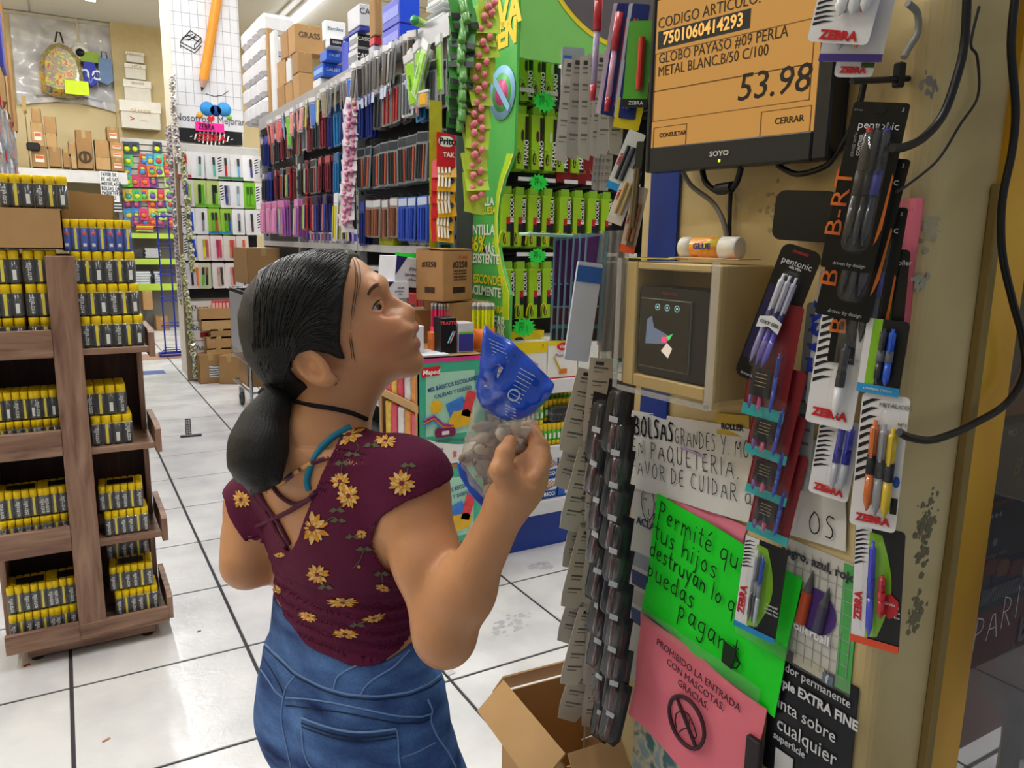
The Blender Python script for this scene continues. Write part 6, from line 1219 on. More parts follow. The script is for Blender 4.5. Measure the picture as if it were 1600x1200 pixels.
# ---- price checker box
TRZ = math.radians(-86); TO = Vector((.822,1.0,1.15)); tu = Vector((math.cos(TRZ),math.sin(TRZ),0)); tnn = Vector((math.sin(TRZ),-math.cos(TRZ),0))
def tloc(px,py,off=0):
    P = TO-tnn*(-off); o = Vector((0,0,CAM_H)); r = _fw + (px-800)/FPX*_R - (py-600)/FPX*_U; q = o+r*((P-o).dot(tnn)/r.dot(tnn)); return (q-TO).dot(tu),q.z-TO.z
A_ = tloc(976,409); B_ = tloc(968,596); C_ = tloc(1126,636); D_ = tloc(1134,414); bx0,bx1,bz0,bz1 = (A_[0]+B_[0])/2,(C_[0]+D_[0])/2,(B_[1]+C_[1])/2,(A_[1]+D_[1])/2
pc = thing('price_checker','cream wooden case holding a dark touch-screen price checker in clear film','price checker',TO,(0,0,TRZ)); cream = M('#c8b07a',.5,var=.06)
bx0 += .006; bx1 -= .010; rx0,rx1,rz0,rz1 = tloc(996,425)[0],tloc(1112,425)[0],tloc(990,583)[1],tloc(996,420)[1]
g = G(); g.b2(bx0,rx0,0,.12,bz0,bz1,0,.002); g.b2(rx1,bx1,0,.125,bz0,bz1,0,.002); g.b2(rx0,rx1,0,.12,bz0,rz0,0,.002); g.b2(rx0,rx1,0,.12,rz1,bz1,0,.002); g.b2(rx0,rx1,.085,.12,rz0,rz1); g.obj('case',cream,pc)
dv = thing_ = G(); a,b = tloc(1000,452,.0),tloc(1108,600,.0)
g = G(); dx0,dx1,dz0,dz1 = rx0+.003,rx1-.001,rz0+.003,rz0+(rz1-rz0)*.84
g.prism(rr(dx1-dx0,dz1-dz0,.01,4,(dx0+dx1)/2,(dz0+dz1)/2),.006,.07); dev = g.obj('device',M('#232428',.35),pc)
s0,s1,t0,t1 = dx0+.006,dx0+(dx1-dx0)*.76,dz0+.012,dz1-.018
G().prism(rr(s1-s0,t1-t0,.002,2,(s0+s1)/2,(t0+t1)/2),.003,.006).obj('glass_rim',M('#9aa0a6',.25,metal=.6),dev); G().b2(s0+.0015,s1-.0015,.0018,.003,t0+.0015,t1-.0015).obj('screen',M('#07090f',.06,coat=.6),dev)
text('HONEYWELL',.0055,M('#8a2a2a',.4),dev,((s0+s1)/2+.006,.0048,dz1-.009),bold=.02)
for k in range(3):
    cx = s0+(s1-s0)*(.36+.19*k); g = G(); g.tube([(cx+.0048*math.cos(a),.0016,t1-.013+.0048*math.sin(a)) for a in np.linspace(0,2*PI,17)],.0004,4,cap=False); g.b2(cx-.0016,cx+.0016,.0014,.0018,t1-.0145,t1-.0115); g.obj('icon',emi('#8fc8d8',.8),dev)
g = G(); sxm = s0+(s1-s0)*.55; szm = t0+(t1-t0)*.5
G().prism([(s0+.018,szm+.022),(s0+.028,szm+.028),(s0+.034,szm+.010),(sxm+.012,szm-.002),(sxm,szm-.014),(s0+.016,szm-.018)],.0012,.0018).obj('screen_reflection',emi('#6a7a98',.35),dev); G().prism([(sxm-.008,szm-.004),(sxm+.004,szm-.002),(sxm+.002,szm-.012),(sxm-.008,szm-.012)],.0008,.0012).obj('screen_reflection',emi('#f0406a',.7),dev); G().prism([(sxm+.002,szm-.002),(sxm+.016,szm+.004),(sxm+.008,szm-.008)],.0008,.0012).obj('screen_reflection',emi('#40d86a',.6),dev)  # reflections in the dark screen, painted as faintly glowing flat shapes
G().prism([(sxm-.008,szm-.026),(sxm+.004,szm-.012),(sxm+.016,szm-.020),(sxm+.008,szm-.036)],.0006,.0010).obj('screen_reflection',emi('#d8ccc4',.6),dev)
G().lathe([(.0035,0),(.0035,.0015),(.001,.002)],10,0,(bx1,.05,bz0+.055),'x').obj('screw',M('#a8a8a4',.3,metal=.8),pc)
g = G(); g.b2(bx0-.010,bx1+.004,-.010,-.0095,bz0-.006,bz1+.004); g.b2(bx0-.010,bx0-.0095,-.010,.08,bz0-.006,bz1+.004); g.b2(bx1+.010,bx1+.0105,.0,.12,bz0-.002,bz1); g.b2(bx0-.01,bx1+.004,-.010,.08,bz0-.0065,bz0-.006)
g.obj('clear_film',M_clear('#faf9f6',.012,.08,.2,30,.45),pc); g = G(); g.b2(bx0-.012,bx0-.001,-.011,-.010,bz0-.008,bz1+.005); g.b2(bx1-.010,bx1+.006,-.011,-.010,bz0-.008,bz1+.005); g.b2(bx0,bx1,-.011,-.010,bz0-.010,bz0-.001); g.obj('film_tape',M_clear('#efeee8',.25,.15,.5,60,1.2),pc)
zt = TO.z+bz1+.006
t = thing('glue_stick','large white and orange glue stick lying on top of the price checker','glue stick',(.885,.905,zt+.0185),(0,0,math.radians(-78)))
wh = M('#d8d2c6',.4); g = G(); g.lathe([(.0145,-.052),(.0165,-.050),(.0165,-.028)],16,0,ax='x'); g.obj('base',wh,t); G().lathe([(.0168,-.028),(.0168,.024)],18,0,ax='x').obj('label',M_ramp('NOISE',[(.42,'#e8a020'),(.5,'#e8831c'),(.62,'#e2c838')],45,.35,coat=.4),t); G().lathe([(.0180,.024),(.0180,.052),(.0165,.0545)],18,0,ax='x').obj('cap',M('#d9d4ca',.35),t); text('GLUE',.013,M('#2a4a8a',.4),t,(-.004,-.0175,.002),(0,0,0),bold=.03)
for lab,c,x,y,w_,d_,rz,z in (('yellow leaflet lying at the front edge of the price checker','#d8c838',.845,.985,.10,.045,-1.45,.0),('orange and white leaflet under the glue stick','#e09a58',.89,.90,.13,.06,-1.4,.0022)):
    t = thing('leaflet',lab,'paper',(x,y,zt-.0005+z),(0,0,rz)); G().b2(-w_/2,w_/2,-d_/2,d_/2,0,.0012).obj('paper',M(c,.5,var=.15,scale=30),t); G().b2(-w_/2+.01,w_/2-.03,-d_/2+.005,d_/2-.015,.0012,.0018).obj('print',M('#3a3f78' if z == 0 else '#e8e0d4',.5),t)
tag(G().prism(rr(.085,.070,.014,5),-.018,.0).obj('black_pouch',M('#030304',.5,bump=.1,bscale=20),None,(pt(0,AX-.02,1262,338).x,pt(0,AX-.02,1262,338).y,pt(0,AX-.02,1262,338).z),(0,.05,math.radians(-75))),'glossy black rounded pouch taped on the pillar beside the pen packs','pouch')
# ---- cables
cb = M('#131316',.4)
def cable(lab,L,r,m_=cb,plane=('y',.575)):
    P_ = [pt(1 if plane[0] == 'y' else 0,plane[1],a,b) for a,b in L]; Q = []
    for i in range(len(P_)-1):
        p0,p1,p2,p3 = P_[max(i-1,0)],P_[i],P_[i+1],P_[min(i+2,len(P_)-1)]
        for k in range(6):
            s = k/6; Q.append(.5*((2*p1)+(p2-p0)*s+(2*p0-5*p1+4*p2-p3)*s*s+(3*p1-p0-3*p2+p3)*s**3))
    Q.append(P_[-1]); o = Q[-1]; tag(G().tube([q-o for q in Q],r,8).obj('cable',m_,None,o),lab,'cable')
cable('thick black cable curving down from the top behind the black pen packs',[(1512,-30),(1507,67),(1493,127),(1473,180),(1443,215),(1413,230),(1395,231)],.0052)
cable('thin dark wire with a kink on the shaded side of the pillar',[(1530,10),(1517,68),(1527,90),(1528,150),(1500,195),(1465,250),(1417,290),(1400,300)],.0017,M('#2a2228',.5),('y',.590))
cable('long black power cable hanging over the gold frame and looping back to the pillar',[(1590,-30),(1580,67),(1587,167),(1582,233),(1566,315),(1566,394),(1582,469),(1598,530),(1600,585),(1572,631),(1522,662),(1482,680),(1451,688),(1420,683),(1405,675)],.0052,cb,('y',.565))
cable('grey bent cable beside the monitor near the top',[(1418,5),(1433,20),(1434,50),(1420,75),(1412,90)],.0040,M('#7c7b74',.5),('y',.592))
cable('grey cable dropping from the monitor down to the price checker',[(1064,262),(1080,290),(1112,315),(1130,345),(1138,385)],.0042,M('#6f6c66',.5),('x',.93))
cable('black cable looping under the monitor',[(1097,262),(1103,285),(1125,300),(1148,290),(1158,262)],.0048,cb,('x',.91)); cable('black cable with a moulded plug behind the monitor foot',[(1215,258),(1245,272),(1285,262),(1303,245),(1335,190),(1352,120),(1356,90)],.0042,cb,('x',.925))
cable('black cable running down behind the price checker',[(1142,290),(1140,340),(1140,395)],.0035,cb,('x',.94))
q = pt(0,.91,1130,297); tag(G().cyl((0,.012,.002),(0,-.018,.004),.009,10).obj('ferrite_bead',cb,None,q),'black moulded bead on the cable loop under the monitor','cable bead')
# ================================================================ FOREGROUND PEN PACKS
clr = M_clear('#ffffff',.02,.05,.1,40,.9)
def fg(lab,TL,TR,BR,BL,P,rz,base,pens=(),grp='pen packs hanging on the pillar',rad=.006,name='pen_pack',dep=.0):
    t,w,h = qthing(name,lab,'pen pack',TL,TR,BR,BL,math.radians(rz),P,grp)
    G().prism(rr(w,h,rad,4,0,-h/2),0,.0012).obj('card',M(base,.35,var=.03),t)
    for (x,z0,z1,r,cb_,cc,gr) in pens:
        X,a,b = x*w,-z1*h,-z0*h; L_ = b-a; g = G()
        g.lathe([(r*.15,a),(r*.5,a+L_*.05),(r,a+L_*.12),(r,a+L_*.42)],10,0,(X,-.010,0)); g.lathe([(r*1.08,a+L_*.42),(r*1.08,a+L_*.62)],10,1,(X,-.010,0)); g.lathe([(r,a+L_*.62),(r,b-L_*.07),(r*.5,b-L_*.06),(r*.5,b)],10,2,(X,-.010,0)); g.b2(X-r*.3,X+r*.3,-.010-r*1.5,-.010-r*1.1,a+L_*.6,b-L_*.08,2)
        g.obj('pen',[M(cb_,.25,coat=.5),M(gr,.5),M(cc,.25,coat=.5)],t)
    return t,w,h
def bubble(t,w,h,x0,x1,z0,z1,d=.018):
    g = G(); W,H = (x1-x0)*w,(z1-z0)*h; o = rr(W,H,min(W,H)*.35,4,(x0+x1)/2*w,-(z0+z1)/2*h); i_ = [(((x-(x0+x1)/2*w)*.86)+(x0+x1)/2*w,((z+(z0+z1)/2*h)*.95)-(z0+z1)/2*h) for x,z in o]; n = len(o)
    vs = [(x,-.0006,z) for x,z in o]+[(x,-d*.8,z) for x,z in i_]+[((x-(x0+x1)/2*w)*.8+(x0+x1)/2*w,-d,(z+(z0+z1)/2*h)*.97-(z0+z1)/2*h) for x,z in i_]
    g.add(vs,[(r_*n+k,r_*n+(k+1) % n,(r_+1)*n+(k+1) % n,(r_+1)*n+k) for r_ in (0,1) for k in range(n)]+[tuple(range(2*n,3*n))],0,True); g.obj('blister',clr,t)
def zebra(t,w,h,x0,x1,z0,z1,seed=0,n=9):
    rn = random.Random(seed); g = G()
    for k in range(n):
        z = -h*(z0+(z1-z0)*(k+.5)/n); s = h*(z1-z0)/n; a = x0*w; b = (x0+(x1-x0)*rn.uniform(.7,1))*w; m_ = (a+b)/2
        g.add([(a,-.0008,z-s*.55),(m_,-.0008,z+s*.15),(b,-.0008,z+s*.55),(m_,-.0008,z+s*.5+.0006),(a,-.0008,z+s*.02)],[(0,1,2,3,4)])
    g.obj('zebra_stripes',M('#18181b',.5),t)
def band(t,w,h,c,x0,x1,z0,z1,nm='colour_band',y=-.0006):
    return G().b2(x0*w,x1*w,y,.0002 if y == -.0006 else y+.0004,-z1*h,-z0*h).obj(nm,M(c,.35),t)
WHT,RED = M('#f0f0f2',.4),M('#c8202c',.35)
XP = (.87,.70,1)
# lower ones first
P1_ = (.875,.80,1)
def zpack(lab,C,P,rz,bandc,pens,seed,word=True,hexa=False):
    t,w,h = fg(lab,*C,P,rz,'#17181b',pens); band(t,w,h,'#e9e9ec',-.49,-.16,.0,.99,'white_field'); g = G(); n_ = 10
    g.prism([(-.20*w,-h*.93),(-.20*w,-h*.05)]+[((.05+.24*math.sin(PI*k/n_))*w,-h*(.06+.84*k/n_)) for k in range(n_+1)],-.0010,.0); g.obj('green_field',M('#86c22a',.35),t)
    zebra(t,w,h,-.48,-.18,.04,.34,seed,8); text('ZEBRA',w*.22,RED,t,(-.36*w,-.0012,-h*.68),(0,-PI/2,0),bold=.04); band(t,w,h,bandc,-.495,.495,.935,.995,'foot_band',-.0016)
    for k in range(3): text('Retráctil' if k == 0 else 'punto fino',w*.075,WHT,t,(.33*w,-.0012,-h*(.62+.04*k)))
    bubble(t,w,h,-.26,.20,.06,.90,.02)
    if hexa: G().prism([(.28*w+.012*math.cos(a),-h*.62+.018*math.sin(a)) for a in np.linspace(PI/6,PI*2+PI/6,7)[:-1]],-.002,-.0008).obj('red_hexagon',RED,t); text('Gratis',w*.09,WHT,t,(.28*w,-.0024,-h*.60))
    return t,w,h
zpack('green and black pen card with a blue foot band lowest over the green sign',((1165,838),(1232,858),(1210,1008),(1146,976)),(.895,.80,1),-78,'#2a92d0',[(-.10,.08,.86,.0032,'#23262e','#c8d0d8','#8a929a'),(.05,.12,.88,.0032,'#b8c4d4','#2a58c8','#8a929a'),(-.02,.10,.84,.003,'#30343c','#4a5260','#8a929a')],3)
zpack('lowest pen card by the pillar corner with a blue pen and a small red pen',((1338,820),(1414,829),(1402,1034),(1330,990)),(.905,.66,1),-72,'#e8502a',[(-.08,.10,.90,.0048,'#2a38d0','#2530d8','#2530c0'),(.14,.36,.72,.0046,'#c8242e','#c8242e','#d8343e')],5,hexa=True)
# red cards with teal feet
for i,(bx_,by,tx,ty) in enumerate([(1198,842,1240,700),(1196,781,1243,640),(1196,718,1240,570),(1191,655,1248,470)]):
    hw_,sk = 33,14
    tx = bx_+30; C = ((tx-30,ty),(tx+34,ty+8),(bx_+hw_,by+13),(bx_-hw_,by-16)); t,w,h = fg('maroon pen card with a teal foot, %s from the bottom of its chain' % ORD[i],*C,(.89-.010*i,.79,1),-74,'#7a1420',[(-.28,.62,.93,.0030,'#6a4a9a','#5a3a8a','#8a5a9a'),(-.06,.62,.93,.0030,'#c84a80','#b84070','#c85a90'),(.22,.40,.93,.0030,'#3a5ac0','#3050b0','#4a6ad0')])
    band(t,w,h,'#35b0b4',-.5,.5,.90,1.0,'teal_foot',-.0014); G().b2(-.30*w,.16*w,-.0150,-.0140,-h*.80,-h*.56).obj('black_label',M('#15161a',.4),t)
    for k in range(4): band(t,w,h,'#b8a878',-.20,.06,.60+k*.035,.606+k*.035,'label_line',-.0160)
    bubble(t,w,h,-.42,.36,.30,.92,.016)
# grey backing card, blue lettered card
t,w,h = fg('grey strip card with small printed notes behind the violet pen pack',(1262,470),(1292,476),(1262,770),(1232,760),(.91,.74,1),-76,'#8d9094'); 
for k in range(12): band(t,w,h,'#5a5d64',-.3,.3,.06+.075*k,.075+.075*k,'printed_note')
t,w,h = fg('white card with big blue letters between the pen chains',(1282,418),(1318,424),(1292,640),(1258,630),(.905,.73,1),-76,'#dfe1e8'); text('EASY',.045,M('#1f38b8',.4),t,(0,-.002,-h*.50),(0,-PI/2,0),bold=.03)
# zebra white cards in the middle
def wz(lab,C,P,rz,pens,seed,ym=.9):
    t,w,h = fg(lab,*C,P,rz,'#e6e6ea',pens); zebra(t,w,h,-.47,-.02,.04,.66,seed,10); text('ZEBRA',w*.24,RED,t,(0,-.0014,-h*ym),bold=.05); bubble(t,w,h,-.05,.34,.08,.86,.02); return t,w,h
wz('white zebra-striped card with two blue-capped pens hanging under another',((1285,650),(1345,662),(1326,786),(1260,768)),(.90,.71,1),-74,[(.12,.02,.86,.0050,'#b8bcc8','#3a40b0','#22289a'),(.34,.02,.84,.0050,'#b8bcc8','#3a40b0','#22289a')],7)
wz('white zebra-striped card with a black and white pen over the two blue-capped ones',((1290,470),(1362,480),(1332,680),(1256,652)),(.885,.70,1),-72,[(.15,.30,.90,.0060,'#e8e8ec','#2a2a30','#1c1c22')],8)
t,w,h = wz('big white zebra card with orange, grey and yellow pens near the pillar corner',((1349,616),(1422,618),(1399,838),(1326,814)),(.885,.655,1),-68,[(-.12,.18,.86,.0058,'#c86a30','#d0703c','#26262a'),(.07,.20,.88,.0058,'#8c9098','#9498a0','#26262a'),(.26,.22,.89,.0058,'#d8b81a','#e0c020','#26262a')],9,.93)
band(t,w,h,'#20241c',.34,.48,.74,.86,'dark_label'); text('Nº1',w*.12,M('#8a6a20',.4),t,(.40*w,-.0014,-h*.20)); text('METÁLICOS',w*.13,M('#6a6a72',.4),t,(.22*w,-.0014,-h*.075)); G().prism([(.41*w+.004*math.cos(a),-h*.62+.008*math.sin(a)) for a in np.linspace(0,2*PI,9)[:-1]],-.0012,0).obj('drop_mark',M('#2a5ac0',.4),t)
t,w,h = fg('pen card with a bright blue foot showing under the black packs',(1360,500),(1418,500),(1408,625),(1334,606),(.88,.655,1),-68,'#18191c',[(-.02,.1,.86,.0045,'#26282e','#3a3c44','#6a6e76'),(.18,.1,.86,.0045,'#2a5ad0','#2a5ad0','#6a6e76')]); band(t,w,h,'#86c22a',-.34,-.12,0,.9,'green_field'); band(t,w,h,'#2a9ad8',-.5,.5,.88,1.0,'foot_band',-.0014); text('CONTIENE 2 PIEZAS',w*.075,WHT,t,(0,-.002,-h*.94)); band(t,w,h,'#e4e4e8',-.5,-.34,0,.88,'white_field')
t,w,h = fg('long black and green card half hidden behind the black packs',(1392,385),(1420,395),(1408,560),(1372,560),(.915,.64,1),-70,'#15161a'); band(t,w,h,'#4a9a3a',-.5,-.1,.1,.95,'green_field'); text('Tinta',.009,WHT,t,(.2*w,-.002,-h*.85)); text('Roller',.009,WHT,t,(.2*w,-.002,-h*.12))
# black packs with orange letters
orm = M_ramp('NOISE',[(.42,'#e8761c'),(.6,'#a8402a')],18,.35)
def brt(lab,C,P,rz,full):
    t,w,h = fg(lab,*C,P,rz,'#09090a',[(-.09,.14,.84,.0052,'#0c0c0f','#121215','#121215'),(.07,.13,.84,.0052,'#0c0c0f','#121215','#121215'),(.22,.12,.84,.0052,'#202028','#26262c','#3a3a90')],rad=.004)
    text('B-RT',w*.44,orm,t,(-.37*w,-.0016,-h*.60),(0,-PI/2,0),bold=.0,sx=1.45,name='orange_lettering'); text('driven by design',w*.095,M('#b8b8bc',.4),t,(.04*w,-.0014,-h*.965)); g = G()
    g.prism([(.46*w,-h*.40),(.49*w,-h*.42),(.49*w,-h*.72),(.44*w,-h*.80),(.40*w,-h*.83),(.44*w,-h*.62)],-.0012,0); g.obj('orange_flare',orm,t)
    g = G(); g.prism([(-.10*w,-h*.02),(.13*w,-h*.02),(.08*w,-h*.065),(-.06*w,-h*.065)],-.0012,.0016); g.obj('hang_slot',M('#050505',.6),t)
    text('pentonic',w*.20,M('#e8e8ec',.4),t,(.03*w,-.0014,-h*.135),sx=1.05); text('3',w*.10,M('#c8c8cc',.4),t,(.40*w,-.0014,-h*.04)); text('0.7 mm',w*.05,M('#a8a8ac',.4),t,(-.38*w,-.0014,-h*.05)); text('CRUISE WITH',w*.075,M('#a8a8ac',.4),t,(-.33*w,-.0014,-h*.25),(0,-PI/2,0)); text('CONTROL',w*.085,M('#d8d8dc',.4),t,(-.23*w,-.0014,-h*.25),(0,-PI/2,0),bold=.03)
    for x,c in ((-.09,'#c83a34'),(.07,'#2a2a2e'),(.22,'#4a48c8')): G().cyl((x*w,-.010,-h*.155),(x*w,-.010,-h*.18),.0036,8).obj('push_button',M(c,.3),t)
    bubble(t,w,h,-.20,.36,.15,.90,.022); return t
brt('rearmost black pen pack with orange letters, hanging lowest of three',((1330,330),(1420,315),(1376,580),(1292,562)),(.892,.665,1),-62,0)
brt('middle black pen pack with orange letters, hanging between the other two',((1330,252),(1426,238),(1356,507),(1274,488)),(.868,.655,1),-62,0)
brt('front black pen pack with orange letters, topmost of three',((1334,166),(1424,153),(1364,424),(1280,420)),(.845,.645,1),-62,1)
# violet gel pen pack
t,w,h = fg('black tapered pack of violet gel pens hanging beside the black orange-lettered packs',(1222,384),(1290,390),(1203,600),(1146,590),(.865,.77,1),-66,'#0a0a0d',[(-.16,.20,.86,.0042,'#8a88b8','#d0d0dc','#2a2a6a'),(.0,.20,.87,.0042,'#6a58b8','#c8c8d8','#2a2a6a'),(.16,.20,.88,.0042,'#5a50c8','#c0c0d8','#2a2a6a')],rad=.012)
text('pentonic',w*.22,M('#e4e4e8',.4),t,(0,-.0014,-h*.115)); text('GEL PEN',w*.08,M('#e4e4e8',.4),t,(0,-.0014,-h*.15),bold=.03); text('driven by design',w*.10,M('#c8c8cc',.4),t,(-.02*w,-.0014,-h*.965)); g = G(); g.prism([(-.30*w,-h*.52),(.0,-h*.49),(.28*w,-h*.52),(.28*w,-h*.60),(0,-h*.57),(-.30*w,-h*.60)],-.0205,-.0195); g.obj('white_ribbon',WHT,t); text('OXY GEL',w*.12,M('#15151a',.4),t,(0,-.0215,-h*.547)); bubble(t,w,h,-.26,.30,.17,.90,.018); band(t,w,h,'#1f1d48',-.45,-.28,.3,.85,'violet_print'); G().b2(-.2*w,.2*w,-.0016,0,-h*.05,-h*.03).obj('red_tab',M('#7a1c24',.4),t)
# packs by the monitor top
t,w,h = fg('white and green card with red lettering behind the top packs',(1335,-40),(1400,-40),(1360,124),(1304,118),(.885,.66,1),-66,'#d8d8dc'); band(t,w,h,'#2f5a24',.16,.5,0,.9,'green_field'); text('ZEBRA',w*.22,RED,t,(-.02*w,-.0014,-h*.93),bold=.05)
t,w,h = fg('white card with a violet foot and an orange pen under the top zebra card',(1310,-60),(1412,-60),(1378,85),(1278,108),(.872,.665,1),-64,'#d6d6da',[(.08,.3,.88,.0060,'#e08a50','#d87a40','#c86a30'),(-.18,.3,.9,.0060,'#b0b4b8','#8a8e94','#8a8e94')]); band(t,w,h,'#4a3a90',-.5,.5,.92,1.0,'violet_foot',-.0014); text('N',w*.16,RED,t,(-.38*w,-.0014,-h*.75),bold=.05)
t,w,h = fg('topmost white zebra-striped card with three white pens by the monitor',(1290,-70),(1402,-80),(1352,62),(1264,72),(.852,.665,1),-62,'#ececf0',[(-.05,.1,.72,.0068,'#e0e0e4','#d8d8dc','#e0e0e4'),(.14,.1,.70,.0068,'#e0e0e4','#d8d8dc','#e0e0e4'),(.32,.1,.66,.0068,'#e0e0e4','#d8d8dc','#e0e0e4')]); zebra(t,w,h,-.47,-.12,.3,.82,4,9); text('ZEBRA',w*.20,RED,t,(.0,-.0014,-h*.92),bold=.05); bubble(t,w,h,-.18,.44,.1,.78,.022)
# support arms of the chains
t = thing('hanger_rail','black metal hanger arm carrying the black pen packs','hanger',(.93,.64,1.60)); G().tube([(.02,0,.01),(-.05,0,.0),(-.09,0,-.005)],.004,6).obj('arm',cb,t); G().box((.0,0,.012),(.012,.012,.03),0,.002).obj('bracket',cb,t)

# ================================================================ WIRE GRID WITH CARDS, FAR SIDE OF THE PILLAR
wg = thing('wire_grid','white wire grid hanging beside the pillar full of carded pens','wire grid',(.93,1.24,0)); wm = M('#b4b2ac',.4,metal=.4)
def W_(px,py,Y=1.24): q = pt(1,Y,px,py); return (q.x-.93,0,q.z)
for px0,px1 in ((934,938),(972,966)):
    x = W_(px0,600)[0]; G().cyl((x,0,.12),(x,0,1.40),.0022,6).obj('upright',wm,wg)
for k in range(17): z = .16+k*.075; G().cyl((W_(934,600)[0]-.008,0,z),(W_(972,600)[0]+.008,0,z),.0018,5).obj('rung',wm,wg)
# dark pen packs fanning down beside the pillar
def leafcard(lab,px,py,wpx,hpx,Y,rz,lean,base,kind,grp):
    q = pt(1,Y,px,py); s = (Y*.863+q.x*.505)/FPX; w,h = wpx*s,hpx*s; lean += rnd.uniform(-.05,.06); rz += rnd.uniform(-9,9)
    t = thing('carded_pen',lab,'pen pack',q,(0,lean,math.radians(rz)),grp); G().prism([(-w/2,0),(w/2,0),(w/2,-h*.86),(w*.30,-h),(-w*.42,-h*.97),(-w/2,-h*.80)],0,.0012).obj('card',M(base,.4,var=.08),t)
    if kind == 'dark':
        g = G(); g.lathe([(.003,-h*.9),(.0062,-h*.85),(.0062,-h*.52)],8,0,(0,-.009,0)); g.lathe([(.0066,-h*.52),(.0066,-h*.16),(.004,-h*.12)],8,1,(0,-.009,0)); g.obj('pen',[M('#46181e',.2,coat=.5),M('#0a0a0c',.2,coat=.6)],t)
        G().b2(-.0085,.0085,-.0172,-.0162,-h*.50,-h*.43).obj('white_band',M('#c9cacd',.4),t); bubble(t,w,h,-.40,.40,.08,.92,.018)
    elif kind == 'back':
        for k in range(5): band(t,w,h,'#6a6862',-.3,.3,.10+.16*k,.12+.16*k,'printed_note'); band(t,w,h,'#7a7870',-.3,.1,.15+.16*k,.16+.16*k,'printed_note')
        band(t,w,h,'#3c3b38',-.25,.1,.04,.08,'bar_code')
    return t
for i in range(10):
    leafcard('dark glossy pen card in the chain by the pillar edge, %s from its top' % ORD[i],973-.35*i,596+i*52,46,130,1.085-.002*i,-58,.12,'#0a0a0c','dark','dark pen cards in a chain by the pillar')
    if i < 9: leafcard('dark glossy pen card in the inner chain behind the wire grid, %s from its top' % ORD[i],946+.8*i,616+i*56,42,122,1.12,-70,.16,'#0d0d10','dark','dark pen cards in a chain by the pillar')
for i in range(8):
    leafcard('grey card back in the outer chain on the wire grid, %s from its top' % ORD[i],924-.2*i,578+i*62,46,140,1.235-.002*i,-14,.24,['#d2c9b8','#c2b8a6','#d6d0c2','#bfb3a2'][i % 4],'back','grey card backs on the wire grid')
    leafcard('grey card back in the inner chain on the wire grid, %s from its top' % ORD[i],941-.2*i,560+i*66,38,140,1.215-.002*i,-34,.12,['#c4baa8','#b0a898','#ccc4b2','#bcb0a4'][i % 4],'back','grey card backs on the wire grid')
# upper group: grey backs, clear blue bag, red and blue pens
for i in range(7):
    leafcard('tall grey packaged refill beside the monitor, %s from the pegs' % ORD[i],893+i*12.5,92-i*2-2*(i % 2),22,148,1.30-.02*i,-30,.02,['#b4b2aa','#a8a6a0'][i % 2],'back','tall grey refills beside the monitor')
t,w,h = qthing('blue_bag','clear bag with a blue band hanging beside the tall grey refills','bag',(878,72),(912,78),(908,245),(874,238),-.3,(.84,1.33,1)); G().prism(rr(w,h,.004,2,0,-h/2),-.006,.002).obj('film',M_clear('#a8c4ec',.35,.1,.4,40),t); band(t,w,h,'#2a6ad0',-.45,.45,.08,.17,'blue_band',-.008)
for lab,px,py,hh,c,c2,y in (('red-capped pen hanging above the tall grey refills',937,-20,160,'#c22a38','#a89ac0',1.18),('bundle of pink and red pens in clear film beside the monitor',968,20,140,'#c03040','#d8a0b8',1.15)):
    q = pt(1,y,px,py); hm_ = hh*.00118; t = thing('hanging_pen',lab,'pen',q,(0,.10 if px > 950 else .03,-.4)); g = G()
    g.lathe([(.0075,0),(.0075,-hm_*.38)],10,0); g.lathe([(.0055,-hm_*.38),(.0055,-hm_*.86)],10,1); g.lathe([(.006,-hm_*.86),(.0045,-hm_)],10,0); g.obj('barrel',[M(c,.3,coat=.5),M(c2,.25,coat=.5)],t)
for i in range(6):
    t,w,h = qthing('carded_pen','slanting blue and white pen card beside the monitor, %s in the fan' % ORD[i],'pen pack',(960+i*6,5),(985+i*6,8),(958+i*7,182+i*1.5),(930+i*7,175+i*1.5),math.radians(-38),(.90,1.17-.012*i,1),'slanting pen cards beside the monitor')
    G().prism(rr(w,h,.003,2,0,-h/2),-.0012,0).obj('card',M(['#ddd8e4','#24348a','#1c2a6c','#20307c','#c8ccd8','#22307a'][i],.35),t); g = G(); g.cyl((0,-.007,-h*.92),(0,-.007,-h*.5),.0045,6,0); g.cyl((0,-.007,-h*.5),(0,-.007,-h*.14),.005,6,1); g.obj('pen',[M(['#c05a80','#23358f'][i % 2],.3,coat=.5),M(['#b82838','#2a2c60'][i % 2],.3,coat=.5)],t)
t,w,h = qthing('carded_pen','green and blue pen card with a red marker close to the monitor edge','pen pack',(985,35),(1022,30),(1010,158),(972,178),math.radians(-50),(.875,1.09,1)); G().prism(rr(w,h,.004,2,0,-h/2),-.0012,0).obj('card',M('#58a838',.35),t); band(t,w,h,'#1f4a9a',-.5,.0,.25,.85,'blue_field'); band(t,w,h,'#1a1c22',-.5,.5,.90,1.0,'black_foot',-.0014); text('ZEBRA',w*.2,WHT,t,(.05*w,-.002,-h*.95)); g = G(); g.cyl((.15*w,-.008,-h*.8),(.1*w,-.008,-h*.2),.006,8); g.obj('marker',M('#c83028',.3,coat=.4),t)
t,w,h = qthing('yellow_card','plain yellow card under the green pen card by the monitor','card',(970,150),(1005,160),(1000,195),(955,208),math.radians(-45),(.89,1.12,1)); G().prism(rr(w,h,.003,2,0,-h/2),-.0012,0).obj('card',M('#e0cc18',.4),t)
